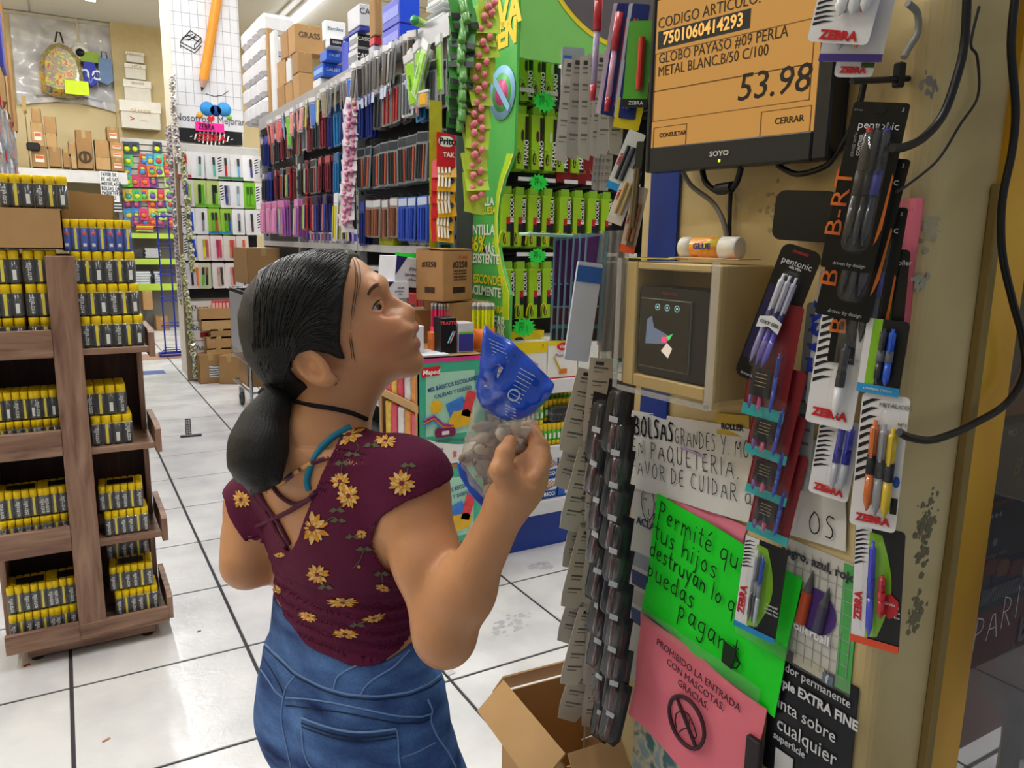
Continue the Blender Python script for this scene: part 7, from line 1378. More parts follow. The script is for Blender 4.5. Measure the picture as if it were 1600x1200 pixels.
for i,(C,base,foot,pc_,word) in enumerate([(((985,205),(1008,208),(975,302),(944,292)),'#dfe4e2','#2a98d8','#2a2c34',1),(((980,262),(1003,268),(972,352),(946,346)),'#e2dfda','#d8d0c8','#b8a060',1),(((992,290),(1012,295),(992,398),(966,392)),'#c8b8a8','#e85a2c','#8a5a3a',1),(((996,220),(1006,222),(990,385),(978,385)),'#3c3a32','#5a584a','#6a5a3a',0)]):
    t,w,h = qthing('carded_pen',['green and white pen card with a bright blue foot left of the monitor foot','white card of small metallic pens under the blue-footed card','pen card with an orange foot lowest beside the blue board','narrow dark pen cards seen edge-on behind the monitor'][i].replace('left of the monitor foot','beside the monitor foot'),'pen pack',*C,math.radians(-48),(.885,1.12-.008*i,1))
    G().prism(rr(w,h,.003,2,0,-h/2),-.0012,0).obj('card',M(base,.35),t); band(t,w,h,foot,-.5,.5,.88,1.0,'foot_band',-.0014)
    for x in (-.12,.2): G().cyl((x*w,-.007,-h*.82),(x*w,-.007,-h*.25),.004,6).obj('pen',M(pc_,.3,coat=.4),t)
    if word: text('ZEBRA',w*.22,RED,t,(-.34*w,-.0014,-h*.5),(0,-PI/2,0),bold=.04)
for k in range(4): leafcard('thin grey packet behind the blue-footed pen card, %s one' % ORD[k],935+k*6,232,12,62,1.28-.01*k,-30,.04,'#a4a4a2','back','thin grey packets on the upper pegs')
# hanging bags of violet and teal pens
for i in range(6):
    t,w,h = qthing('carded_pen','teal and violet brush pen card by the wire grid, %s from the pegs' % ORD[i],'pen pack',(866+i*10,368-i),(900+i*10,372-i),(893+i*9,535),(859+i*9,530),math.radians(-20),(.83,1.34-.022*i,1),'teal and violet brush pen cards')
    G().prism([(-w/2,0),(w/2,0),(w/2,-h),(-w/2,-h)],-.0012,0).obj('card',M('#7fa4b0',.4),t); G().prism([(-w*.42,-h*.04),(w*.1,-h*.02),(-w*.02,-h*.5),(-w*.42,-h*.44)],-.003,-.0012).obj('violet_panel',M('#5a2c6a',.35,var=.3,scale=60),t); band(t,w,h,'#3f1f4a',-.42,.3,.46,.66,'violet_band',-.003); band(t,w,h,'#5c2630',-.42,.3,.68,.84,'maroon_band',-.003); band(t,w,h,'#4a8f8a',-.42,.3,.84,.87,'teal_line',-.0032); band(t,w,h,'#3c3226',-.42,.3,.88,.99,'brown_band',-.003)
t,w,h = qthing('clear_bag','grey crinkled clear plastic bag on top of the wire grid','bag',(935,358),(978,362),(978,560),(936,560),-.45,(.93,1.19,1)); g = G(); g.sheet(lambda u,v: ((u-.5)*w,.004*math.sin(u*22+v*9),-h*v),16,24); g.obj('film',M_clear('#b8b0a4',.35,.12,.9,50,1.3),t); G().b2(-w*.45,w*.45,.012,.016,-h*.95,-h*.25).obj('brown_card',M('#5a4a3c',.6),t)
t,w,h = qthing('blue_bag','tilted clear bag of white pens with blue trim in front of the violet cards','bag',(905,408),(938,412),(920,566),(878,560),math.radians(-20),(.87,1.20,1)); G().prism(rr(w,h,.004,2,0,-h/2),-.008,.002).obj('film',M('#ccd6e6',.25,var=.08,coat=.6),t); band(t,w,h,'#2f66b8',-.5,.5,.04,.20,'blue_band',-.010)
for k in range(5): G().cyl(((-.3+.15*k)*w,-.004,-h*.85),((-.3+.15*k)*w,-.004,-h*.25),.0028,6).obj('pen',M('#dcdde2',.4),t)
tag(G().box((0,0,0),(.10,.06,.006),0,.002).obj('green_card_edge',M('#9ccab0',.4),None,(.835,1.30,pt(1,1.3,895,368).z),(0,.02,-.2)),'pale green folded header over the violet pen cards','card')
# small coloured packs inside the grid near the checker
for i,(py,c,c2) in enumerate(((430,'#5a6a3a','#c8b040'),(500,'#b84a50','#e0e0e0'),(560,'#3fb0c0','#2a2a60'),(590,'#d8b020','#6a9a30'),(640,'#8a3a4a','#c8c8cc'))):
    q = pt(1,1.27,952,py); t = thing('small_pack','small %s pack seen through the wire grid beside the price checker' % ['olive','red','teal','yellow','maroon'][i],'pack',q,(0,.1,-.3)); G().prism(rr(.04,.055,.004,2,0,-.0275),-.006,0).obj('pack_body',M(c,.4,var=.2,scale=60),t); G().b2(-.012,.012,-.008,-.006,-.045,-.02).obj('label',M(c2,.4),t)
# carton on the floor
cb_ = carton('cardboard_carton','open brown carton on the floor under the wire grid',.24,.30,.33,(.95,1.30,0),math.radians(-4),kraft,open_=True)
G().b2(-.115,-.055,-.152,-.150,.245,.285).obj('navy_label',M('#26356e',.5),cb_); text('EDRA',.014,WHT,cb_,(-.085,-.1535,.265),bold=.03); text('EDRA',.022,M('#4a4038',.7),cb_,(.02,-.1515,.255))
# ================================================================ GLASS CABINET BY THE PILLAR
gold = M_ramp('NOISE',[(.35,'#c08c20'),(.55,'#e0aa2a'),(.7,'#f2c440')],4,.28,vec=(1,1,.4)); gold.node_tree.nodes['Principled BSDF'].inputs['Metallic'].default_value = .3
gc = thing('glass_cabinet','gold-framed glass panel standing beside the pillar','cabinet',(1.25,.60,0))
G().b2(-.142,-.062,-.012,.012,0,2.6,0,.002).obj('gold_upright',gold,gc); G().b2(-.062,-.058,-.003,.007,0,2.6).obj('seal',M('#d8d8d0',.4),gc); G().b2(-.142,1.9,-.012,.012,2.56,2.62,0,.002).obj('top_rail',gold,gc)
G().b2(-.058,1.9,-.002,.004,.0,2.56).obj('glass_pane',M_clear('#cfd0d5',.03,.02,0,30,1.0),gc); G().b2(1.86,1.94,-.012,.012,0,2.6,0,.002).obj('gold_upright',gold,gc)
scrawl('PARI',.055,.0016,M('#c8c6cc',.5),gc,(-.05,-.004,pt(1,.596,1512,1000).z-.025),seed=2,sx=.9,slope=.25)
tag(G().b2(-.0,.018,-.014,.0,0,pt(1,.59,1535,285).z,0,.002).obj('wood_batten',M('#8e7744',.6,var=.1),None,(1.092,.600,0)),'plain wooden batten standing between the pillar and the gold frame','batten')
def gpack(lab,px0,py0,px1,py1,Y,c,name='art_kit'):
    a,b = P1(px0,py0,Y),P1(px1,py1,Y); w,h = b.x-a.x,a.z-b.z; t = thing(name,lab,'pack',((a.x+b.x)/2,Y,b.z)); G().prism(rr(w,h,.015,4,0,h/2),0,.03).obj('pack_body',M(c,.3,coat=.4),t); return t,w,h
t,w,h = gpack('dark boxed art kit with red letters behind the glass',1538,652,1700,890,.80,'#30333e')
text('PRO',.018,M('#f0f0f4',.4),t,(-w*.30,-.002,h*.90)); text('KIT',.042,M('#d0342c',.4),t,(-w*.40,-.002,h*.74),(0,-PI/2,0),bold=.03); text('B',.05,M('#a88a2a',.4),t,(-w*.24,-.002,h*.72),shear=.4); text('GRADUACION',.012,M('#d0504a',.4),t,(-w*.30,-.002,h*.56))
for k in range(5): G().lathe([(.0001,-.002),(.0055,-.002)],10,0,(-w*.42+k*.016,0,h*.50),'y').obj('grade_dot',M('#d0d2da',.4),t)
for k in range(2): G().lathe([(.0001,-.002),(.009,-.002)],12,0,(-w*.38+k*.035,0,h*.36),'y').obj('grade_dot',M('#d0d2da',.4),t)
text('DELGADO  MEDIO',.010,M('#d0d2da',.4),t,(-w*.30,-.002,h*.29)); G().b2(-w*.36,w*.1,-.002,0,h*.04,h*.12).obj('bar_code',M_ramp('WAVE',[(.45,'#d8d8dc'),(.55,'#30303a')],50,.5,axis='X'),t); G().b2(-w*.30,w*.3,-.0018,0,h*.13,h*.25).obj('blue_print',M('#2a3a78',.4,var=.4,scale=60),t)
t,w,h = gpack('upper dark art kit with orange flames behind the glass',1560,455,1700,640,.80,'#352c36'); G().prism([(-w*.4,0.02),(-w*.2,h*.5),(-w*.1,h*.2),(.0,h*.6),(w*.1,.02)],-.002,0).obj('flame_print',M('#a84a20',.4,var=.4,scale=40),t)
t,w,h = gpack('dark red box with big grey letters behind the glass',1508,880,1720,1050,.86,'#a8242e','red_box'); text('becq',.085,M('#c8bcc0',.5),t,(-.03,-.002,h*.52),bold=.04)
for k in range(5): t,w,h = gpack('small %s eraser at the foot of the upper kit behind the glass, %s one' % (['yellow','red','orange','red','white'][k],ORD[k]),1520+k*20,878,1536+k*20,896,.79,['#d8a820','#b8302c','#c8702a','#a82a30','#d8d0c8'][k],'eraser'); t['group'] = 'small erasers behind the glass'
for i,(px,py,r,ww_,hh_) in enumerate(((1560,1030,.5,.12,.20),(1600,1080,-.5,.14,.26))):
    q = P1(px,py,.72); t = thing('plastic_bag',['clear plastic sleeve leaning behind the glass','clear plastic sleeve with a beige folder behind the glass'][i],'bag',q,(-.2,r*-1,0)); G().sheet(lambda u,v: ((u-.5)*ww_,.006*math.sin(u*14+v*7),-hh_*v),10,14).obj('film',M_clear('#e0e2e6',.30,.15,.6,30,1.2),t)
    if i: G().b2(-.05,.05,.006,.010,-.24,-.03).obj('folder',M('#b8ab98',.6),t)

t,w,h = paper('booklet','orange and black booklet edge above the banner by the pen chain','booklet',(1118,640),(1172,655),(1170,690),(1122,672),M('#c8a83a',.5,var=.3),X=AX-.004,wav=.0003); text('ROLLER',.014,M('#1c1c1c',.5),t,(0,-.002,-h*.6),bold=.03)

t = thing('display_board','dark board on two legs carrying the art kits behind the glass','display board',(1.75,.93,0)); G().b2(-.36,.5,0,.015,.62,1.62,0,.002).obj('board',M('#5a565c',.6),t)
for x in (-.33,.46): G().b2(x,x+.03,0,.02,0,.62).obj('leg',M('#3a3a40',.5),t)
# ================================================================ PERSON
def qc(px,py,d):
    a = (px-800)/FPX; b = -(py-600)/FPX; cp,sp,cr,sr = math.cos(PITCH),math.sin(PITCH),math.cos(ROLL),math.sin(ROLL)
    Rv = (cr,sr*sp,sr*cp); Uv = (-sr,cr*sp,cr*cp); F = (0,cp,-sp)
    r = [F[i]+a*Rv[i]+b*Uv[i] for i in range(3)]; t = d/r[1]
    return np.array([r[0]*t,d,CAM_H+r[2]*t])
class Field:
    def __init__(s,lo,hi,h):
        s.lo = np.array(lo,float); s.h = h; s.n = np.ceil((np.array(hi)-s.lo)/h).astype(int)+1
        s.F = np.full(tuple(s.n),.05,np.float32)
        s.ax = [(s.lo[i]+h*np.arange(s.n[i])).astype(np.float32) for i in range(3)]
    def sub(s,lo,hi):
        a = [max(0,int((lo[i]-s.lo[i])/s.h)) for i in range(3)]; b = [min(s.n[i],int((hi[i]-s.lo[i])/s.h)+2) for i in range(3)]
        sl = tuple(slice(a[i],max(a[i],b[i])) for i in range(3))
        g = np.meshgrid(*[s.ax[i][sl[i]] for i in range(3)],indexing='ij',sparse=True)
        return sl,g
    def op(s,fn,lo,hi,k=0.0,mode='u',pad=.02):
        sl,(x,y,z) = s.sub(np.array(lo)-pad,np.array(hi)+pad)
        if 0 in [q.stop-q.start for q in sl]: return
        d = fn(x,y,z).astype(np.float32); a = s.F[sl]
        if mode == 'u':
            r = np.minimum(a,d)
            if k: h = np.maximum(k-np.abs(a-d),0)/k; r = r-h*h*k/4
        else:
            r = np.maximum(a,-d)
            if k: h = np.maximum(k-np.abs(a+d),0)/k; r = r+h*h*k/4
        s.F[sl] = r
    def cap(s,p0,p1,r0,r1=None,k=0.0,mode='u',flat=None):
        p0 = np.array(p0,float); p1 = np.array(p1,float); r1 = r0 if r1 is None else r1; v = p1-p0; L2 = max(1e-9,float(v@v))
        def fn(x,y,z):
            dx,dy,dz = x-p0[0],y-p0[1],z-p0[2]
            t = np.clip((dx*v[0]+dy*v[1]+dz*v[2])/L2,0,1)
            ex,ey,ez = dx-t*v[0],dy-t*v[1],dz-t*v[2]
            if flat is not None:
                n,sc = flat; c = (ex*n[0]+ey*n[1]+ez*n[2])*(1/sc-1)
                ex,ey,ez = ex+c*n[0],ey+c*n[1],ez+c*n[2]
            return np.sqrt(ex*ex+ey*ey+ez*ez)-(r0+(r1-r0)*t)
        R = max(r0,r1)+k
        s.op(fn,np.minimum(p0,p1)-R,np.maximum(p0,p1)+R,k,mode)
    def ell(s,c,r,axes=None,k=0.0,mode='u'):
        c = np.array(c,float); A = np.eye(3) if axes is None else np.array(axes,float); r = np.array(r,float)
        def fn(x,y,z):
            d = [x-c[0],y-c[1],z-c[2]]; q = [(d[0]*A[i,0]+d[1]*A[i,1]+d[2]*A[i,2])/r[i] for i in range(3)]
            return (np.sqrt(q[0]**2+q[1]**2+q[2]**2)-1)*r.min()
        R = r.max()+k; s.op(fn,c-R,c+R,k,mode)
    def extract(s):
        F = s.F; I = F < 0; n = s.n
        c = np.zeros((n[0]-1,n[1]-1,n[2]-1),np.uint8)
        for dx in (0,1):
            for dy in (0,1):
                for dz in (0,1): c += I[dx:n[0]-1+dx,dy:n[1]-1+dy,dz:n[2]-1+dz]
        act = np.argwhere((c > 0) & (c < 8)); idx = np.full(c.shape,-1,np.int32); idx[tuple(act.T)] = np.arange(len(act))
        acc = np.zeros((len(act),3)); cnt = np.zeros(len(act))
        for ax in range(3):
            o = [i for i in range(3) if i != ax]
            for u in (0,1):
                for v in (0,1):
                    off = np.zeros(3,int); off[o[0]] = u; off[o[1]] = v; p = act+off; q = p.copy(); q[:,ax] += 1
                    a = F[tuple(p.T)]; b = F[tuple(q.T)]; mk = (a < 0) != (b < 0)
                    t = np.where(mk,a/np.where(mk,a-b,1),0); pos = p.astype(float); pos[:,ax] += t
                    acc[mk] += pos[mk]; cnt[mk] += 1
        V = s.lo+s.h*(acc/cnt[:,None]); Q = []
        for ax in range(3):
            o = [(ax+1) % 3,(ax+2) % 3]; sl0 = [slice(None)]*3; sl1 = [slice(None)]*3; sl0[ax] = slice(0,-1); sl1[ax] = slice(1,None)
            a = I[tuple(sl0)]; b = I[tuple(sl1)]; e = np.argwhere(a != b); e = e[(e[:,o[0]] > 0) & (e[:,o[1]] > 0) & (e[:,o[0]] < n[o[0]]-1) & (e[:,o[1]] < n[o[1]]-1)]
            ins = a[tuple(e.T)]; g = []
            for u,v in ((-1,-1),(0,-1),(0,0),(-1,0)):
                w = e.copy(); w[:,o[0]] += u; w[:,o[1]] += v; g.append(idx[tuple(w.T)])
            g = np.stack(g,1); g[~ins] = g[~ins][:,::-1]; Q.append(g)
        return V,np.concatenate(Q)
def smoothv(V,Q,it=2,lam=.5,fix=None):
    E = np.concatenate([Q[:,[0,1]],Q[:,[1,2]],Q[:,[2,3]],Q[:,[3,0]]]); n = len(V)
    for _ in range(it):
        S = np.zeros_like(V); c = np.zeros(n)
        for i in range(3): S[:,i] = np.bincount(E[:,0],V[E[:,1],i],n)+np.bincount(E[:,1],V[E[:,0],i],n)
        c = np.bincount(E[:,0],minlength=n)+np.bincount(E[:,1],minlength=n)
        V = V+lam*(S/np.maximum(c,1)[:,None]-V)
    return V
def poly_sdf(P,x,z):
    P = np.array(P,float); d = None; ins = None
    for i in range(len(P)):
        a = P[i]; b = P[(i+1) % len(P)]; e = b-a; wx,wz = x-a[0],z-a[1]
        t = np.clip((wx*e[0]+wz*e[1])/max(1e-12,e@e),0,1); dd = (wx-t*e[0])**2+(wz-t*e[1])**2
        d = dd if d is None else np.minimum(d,dd)
        c = ((a[1] <= z) != (b[1] <= z)) & (x < (b[0]-a[0])*(z-a[1])/((b[1]-a[1]) or 1e-12)+a[0])
        ins = c if ins is None else ins ^ c
    return np.where(ins,-1,1)*np.sqrt(d)
def nrm(v): v = np.array(v,float); return v/np.linalg.norm(v)
GO = qc(560,1080,1.13); GO[2] = 0
gw = Vector((math.cos(YAW)*GO[0]+math.sin(YAW)*GO[1],-math.sin(YAW)*GO[0]+math.cos(YAW)*GO[1],0))
girl = thing('person','girl with black ponytail in maroon floral top and blue jeans holding a blue bag','person',gw,(0,0,-YAW))
def gobj(name,V,Q,mat,parent=None,smooth=True,org=None):
    me = bpy.data.meshes.new(name); V = np.asarray(V)-(GO if org is None else org)
    me.vertices.add(len(V)); me.vertices.foreach_set('co',V.astype(np.float32).ravel())
    n = Q.shape[1]; me.loops.add(len(Q)*n); me.loops.foreach_set('vertex_index',Q.astype(np.int32).ravel())
    me.polygons.add(len(Q)); me.polygons.foreach_set('loop_start',np.arange(0,len(Q)*n,n,dtype=np.int32)); me.polygons.foreach_set('use_smooth',np.ones(len(Q),bool) if smooth else np.zeros(len(Q),bool))
    me.update(calc_edges=True); me.materials.append(mat)
    return link(me,name,parent or girl)
# ---- landmarks
HD = 1.12
AF = math.radians(47); tf = np.array([math.cos(AF),math.sin(AF),0]); tr = np.array([math.sin(AF),-math.cos(AF),0])
def P2(L,d=HD): return [(qc(a,b,d)[0],qc(a,b,d)[2]) for a,b in L]
head_out = P2([(549,399),(565,408),(578,419),(590,433),(596,444),(600,455),(604,466),(612,480),(622,492),(634,502),(643,504),(649,508),(651,513),(648.5,519.5),(644,525),(647.5,529),(652.5,533),(654,540),(650.5,547.5),(650,552),(655,561),(656.5,570),(653,579),(644,586),(621,593),(597,602),(560,612),(520,606),(480,600),(440,600),(412,580),(396,552),(388,520),(386,490),(396,455),(418,428),(455,408),(500,397)])
def head_fn(off=0.0,wide=0.0):
    up = qc(520,450,HD); lo = qc(610,570,HD); ax = nrm([lo[0]-up[0],0,lo[2]-up[2]])
    def fn(x,y,z):
        s = -poly_sdf(head_out,x,z)+off; R = .058+off
        t = (x-up[0])*ax[0]+(z-up[2])*ax[2]
        W = (.071-.020*np.clip((t-.02)/.10,0,1))+off+wide
        p = np.clip((R-s)/R,0,3)
        q = (y-HD)/W
        return (np.sqrt(p*p+q*q)-1)*R
    return fn
b0,b1 = qc(370,640,HD),qc(670,370,HD)
HB = ([b0[0],HD-.1,b0[2]],[b1[0],HD+.1,b1[2]])
RS = qc(640,752,1.035); RE = qc(694,988,.93); RW = qc(796,782,.905)
LS = qc(402,790,1.21); LE = qc(386,880,1.15); LW = LE+np.array([.13,.13,-.02])
NB = qc(497,668,1.115)
def loft(rows,off=0.0,wav=None):
    Z = [r[0] for r in rows]
    def fn(x,y,z):
        zz = z.ravel(); C = [np.interp(zz,Z,[r[i] for r in rows]).reshape(z.shape) for i in range(1,5)]
        u = (x-C[0])*tr[0]+(y-C[1])*tr[1]; v = (x-C[0])*tf[0]+(y-C[1])*tf[1]
        w,e = C[2]+off,C[3]+off
        if wav is not None: wv = wav(x,y,z); w = w+wv; e = e+wv
        d = (np.power(np.abs(u/w)**2.3+np.abs(v/e)**2.3,1/2.3)-1)*np.minimum(w,e)
        return np.maximum(d,np.maximum(Z[0]-z,z-Z[-1]))
    return fn
def row(px0,px1,py,d,e):
    c = qc((px0+px1)/2,py,d); W = abs(qc(px1,py,d)[0]-qc(px0,py,d)[0])/2
    w = math.sqrt(max(1e-6,(W*W-(e*tf[0])**2)))/abs(tr[0]) if W*W > (e*tf[0])**2 else W
    return (float(c[2]),float(c[0]),float(c[1]),w,e)
tors = sorted([row(392,690,1100,1.13,.098),row(400,685,1060,1.13,.095),row(415,672,1000,1.13,.088),row(424,648,950,1.13,.082),row(425,648,890,1.13,.084),row(400,662,830,1.13,.088),row(383,672,780,1.13,.088),row(390,655,735,1.13,.080),row(420,625,700,1.13,.065)])
TB = ([tors[0][1]-.25,.95,tors[0][0]],[tors[0][1]+.25,1.32,tors[-1][0]+.0])

def build_body():
    f = Field((-.52,.78,.76),(.10,1.42,1.42),.0019)
    f.op(loft(tors),TB[0],TB[1])
    # shoulders, neck
    for S in (RS,LS):
        f.ell(S,(.047,.047,.045),k=.05)
        f.cap(NB+np.array([0,0,-.03]),S*.75+NB*.25+np.array([0,0,-.004]),.045,.035,k=.05)
    f.cap(NB+np.array([0,0,-.04]),qc(520,590,HD+.0),.050,.043,k=.04)
    f.cap(qc(541,655,1.12),qc(560,600,HD),.030,.036,k=.03)
    # head
    f.op(head_fn(),HB[0],HB[1],k=.022)
    # nose
    f.cap(qc(601,461,HD),qc(634,484,HD),.0052,.0085,k=.014)
    f.ell(qc(637,489,HD),(.0102,.0098,.0088),k=.009)
    for s in (-1,1):
        f.ell(qc(631,496,HD)+np.array([0,s*.0105,0]),(.0085,.0058,.0070),k=.006)
        f.ell(qc(640,499.5,HD)+np.array([0,s*.0055,-.001]),(.0038,.0022,.0024),k=.002,mode='s')
        # cheeks, brow, eye socket
        f.ell(qc(598,520,HD)+np.array([0,s*.034,0]),(.034,.023,.030),k=.035)
        f.ell(qc(593,446,HD)+np.array([0,s*.022,0]),(.005,.016,.006),k=.02)
        f.ell(qc(604,478,HD)+np.array([0,s*.033,0]),(.0145,.0145,.0130),k=.014,mode='s')
        # eyelids with an opening
        E = qc(590.5,479,HD)+np.array([0,s*.0335,0])
        f.ell(E,(.0150,.0150,.0145),k=.010)
        a = nrm([1,0,.45]); f.cap(E+a*.0095+np.array([0,s*.010,0])-.002*nrm([-.45,0,1]),E+a*.022+np.array([0,s*.004,0]),.0038,.0062,k=.0008,mode='s')
        f.cap(E+a*.000+np.array([0,s*.0155,0]),E+a*.012+np.array([0,s*.012,0]),.0026,.0052,k=.0008,mode='s')
        # ear
        C = qc(509,562,HD)+np.array([0,s*.066,0]); u = nrm([-.62,0,.5]); n = np.array([-.25,s*1.0,.0]); n = nrm(n); v = np.cross(n,u)
        f.ell(C+n*.004,(.034,.021,.0085),axes=[u,v,n],k=.006)
        f.ell(C+n*.0125+u*.003,(.0265,.0145,.0100),axes=[u,v,n],k=.003,mode='s')
        f.ell(C+n*.004-u*.004+v*(.002*s),(.012,.006,.006),axes=[u,v,n],k=.004)
        f.ell(C-u*.030+n*.003+np.array([.003,0,.002]),(.010,.008,.0065),k=.008)
        f.ell(C+n*.006-u*.009+np.array([.012,0,.001]),(.005,.004,.006),k=.004)
    # mouth: parted lips
    f.ell(qc(646.5,513.5,HD),(.0068,.0200,.0068),k=.004); f.ell(qc(648.5,537.5,HD),(.0072,.0180,.0072),k=.004)
    for s in (-1,1): f.cap(qc(651,526,HD)+np.array([.006,0,0]),qc(634,525.5,HD)+np.array([0,s*.0225,0]),.0036,.0015,k=.0012,mode='s')
    f.ell(qc(645,567,HD),(.014,.018,.014),k=.018)
    # arms
    e_ = RE+np.array([.006,0,-.005])
    f.cap(RS,RS*.45+RE*.55,.047,.0445,k=.03); f.cap(RS*.45+RE*.55,RE,.0445,.036,k=.02)
    f.ell(e_+np.array([-.002,0,-.008]),(.027,.028,.029),k=.022)
    m_ = RE*.68+RW*.32; f.cap(RE,m_,.0365,.0345,k=.025); f.cap(m_,RW,.0345,.0245,k=.03)
    f.cap(LS,LS*.4+LE*.6,.044,.042,k=.03); f.cap(LS*.4+LE*.6,LE,.042,.037,k=.02)
    f.cap(LE,LE*.6+LW*.4,.037,.036,k=.02); f.cap(LE*.6+LW*.4,LW,.036,.024,k=.02)
    # raised hand gripping the bag: palm, thumb in front of the bag, four fingers round behind it
    K = [qc(843,700,.925),qc(846,716,.905),qc(842,733,.888),qc(833,748,.875)]
    W0 = qc(805,772,.905); pc = (K[0]+K[3]+W0*2)/4
    f.cap(RW,W0,.0255,.026,k=.02)
    for i,kk in enumerate(K): f.cap(W0+(kk-W0)*.12,kk,.0205-.0012*i,.0125-.0008*i,k=.012)
    f.ell(pc,(.026,.017,.030),k=.012)
    mid = [qc(829,668,.955),qc(838,692,.950),qc(836,712,.935),qc(828,730,.920)]
    tip = [qc(800,672,.985),qc(803,693,.985),qc(802,713,.972),qc(798,730,.955)]
    for i in range(4):
        f.cap(K[i],mid[i],.0118-.0008*i,.0100-.0006*i,k=.005); f.cap(mid[i],tip[i],.0100-.0006*i,.0080-.0005*i,k=.003)
    T0,T1,T2,T3 = qc(800,762,.885),qc(783,735,.872),qc(789,708,.880),qc(797,690,.892)
    f.cap(T0,T1,.0185,.0138,k=.012); f.cap(T1,T2,.0135,.0115,k=.005); f.cap(T2,T3,.0112,.0085,k=.003)
    # lowered hand, hidden in front of her
    d = nrm(LW-LE); sd = np.array([0,0,-1.0]); P = LW+d*.05
    f.cap(LW,P,.024,.026,k=.02,flat=(nrm([d[1],-d[0],0]),.6))
    for i in range(4):
        b = P+sd*(i-1.5)*.014*-1+d*.01; m = b+d*(.032-.003*abs(i-1)); t = m+nrm(d+np.array([.3,-.5,-.3]))*.024
        f.cap(b,m,.0082,.0075,k=.004); f.cap(m,t,.0075,.0060,k=.002)
    b = LW+d*.02+np.array([0,0,.015]); f.cap(b,b+nrm(d+np.array([0,0,.9]))*.035,.011,.009,k=.008); 
    V,Q = f.extract(); return smoothv(V,Q,2,.5),Q
skin = M('#cc9268',.42,var=.07,scale=25,bump=.10,bscale=500,sss=.10,spec=.4)
def skin_mat():
    """skin with redder lips and cheeks: colour that belongs to the face itself"""
    nt = skin.node_tree; L = nt.links.new; b = nt.nodes['Principled BSDF']; src = b.inputs['Base Color'].links[0].from_socket
    tc = nd(nt,'ShaderNodeTexCoord')
    def spot(p,r,colr,f,src,sc=(1,1,1)):
        p = p-GO; vs = nd(nt,'ShaderNodeVectorMath',operation='SUBTRACT'); vs.inputs[1].default_value = tuple(p); L(tc.outputs['Object'],vs.inputs[0])
        v2 = nd(nt,'ShaderNodeVectorMath',operation='MULTIPLY'); v2.inputs[1].default_value = sc; L(vs.outputs[0],v2.inputs[0])
        ln = nd(nt,'ShaderNodeVectorMath',operation='LENGTH'); L(v2.outputs[0],ln.inputs[0])
        mr = nd(nt,'ShaderNodeMapRange'); mr.inputs[1].default_value = r; mr.inputs[2].default_value = r*.55; mr.inputs[3].default_value = 0; mr.inputs[4].default_value = f; L(ln.outputs[1],mr.inputs[0])
        mx = nd(nt,'ShaderNodeMix',data_type='RGBA'); L(mr.outputs[0],mx.inputs[0]); L(src,mx.inputs[6]); mx.inputs[7].default_value = lin(colr); return mx.outputs[2]
    for y_ in (-.038,.038): src = spot(qc(606,522,HD)+np.array([0,y_,0]),.045,'#c47a55',.55,src)
    src = spot(qc(647,513.5,HD),.0125,'#b0605a',.95,src,(1,.45,1.1)); src = spot(qc(649,538,HD),.0135,'#b4605a',.95,src,(1,.45,1.1))
    L(src,b.inputs['Base Color'])
skin_mat()
bV,bQ = build_body(); body = gobj('body',bV,bQ,skin)

# ---- hair
hair_poly = P2([(540,384),(553,398),(556,420),(553,450),(551,480),(547,505),(546,528),(553,552),(541,549),(532,543),(505,537),(488,541),(475,553),(471,568),(478,585),(490,598),(497,612),(489,626),(462,632),(440,624),(420,612),(400,588),(380,550),(372,500),(380,450),(405,415),(450,390),(500,378)])
def build_hair():
    f = Field((-.44,HD-.105,1.12),(-.17,HD+.105,1.43),.0019); hf = head_fn(.0085)
    tie = qc(436,611,1.105)
    def fn(x,y,z):
        lump = .0005*np.sin(120*(np.arctan2(z-tie[2],x-tie[0])+.35*(y-HD)/.07))
        return np.maximum(hf(x,y,z)+lump,poly_sdf(hair_poly,x,z))
    f.op(fn,HB[0],HB[1])
    f.cap(qc(462,600,HD),tie,.040,.016,k=.02)
    V,Q = f.extract(); return smoothv(V,Q,2,.5),Q
def hair_mat():
    m = bpy.data.materials.new('black_hair'); m.use_nodes = True; nt = m.node_tree; L = nt.links.new; b = nt.nodes['Principled BSDF']
    tc = nd(nt,'ShaderNodeTexCoord'); t = qc(436,611,1.105)-GO
    s = nd(nt,'ShaderNodeVectorMath',operation='SUBTRACT'); s.inputs[1].default_value = tuple(t); L(tc.outputs['Object'],s.inputs[0])
    n0 = nd(nt,'ShaderNodeVectorMath',operation='NORMALIZE'); L(s.outputs[0],n0.inputs[0])
    n = nd(nt,'ShaderNodeTexNoise'); n.inputs['Scale'].default_value = 46; n.inputs['Detail'].default_value = 5; n.inputs['Roughness'].default_value = .75; L(n0.outputs[0],n.inputs['Vector'])
    cr = nd(nt,'ShaderNodeValToRGB'); e = cr.color_ramp.elements; e[0].position = .35; e[0].color = lin('#040405'); e[1].position = .68; e[1].color = lin('#151314'); L(n.outputs['Fac'],cr.inputs[0]); L(cr.outputs[0],b.inputs['Base Color'])
    bp = nd(nt,'ShaderNodeBump'); bp.inputs['Strength'].default_value = .55; bp.inputs['Distance'].default_value = .004; L(n.outputs['Fac'],bp.inputs['Height']); L(bp.outputs[0],b.inputs['Normal'])
    b.inputs['Roughness'].default_value = .40; b.inputs['Specular IOR Level'].default_value = .42; return m
hm = hair_mat(); hV,hQ = build_hair(); hair = gobj('hair',hV,hQ,hm)
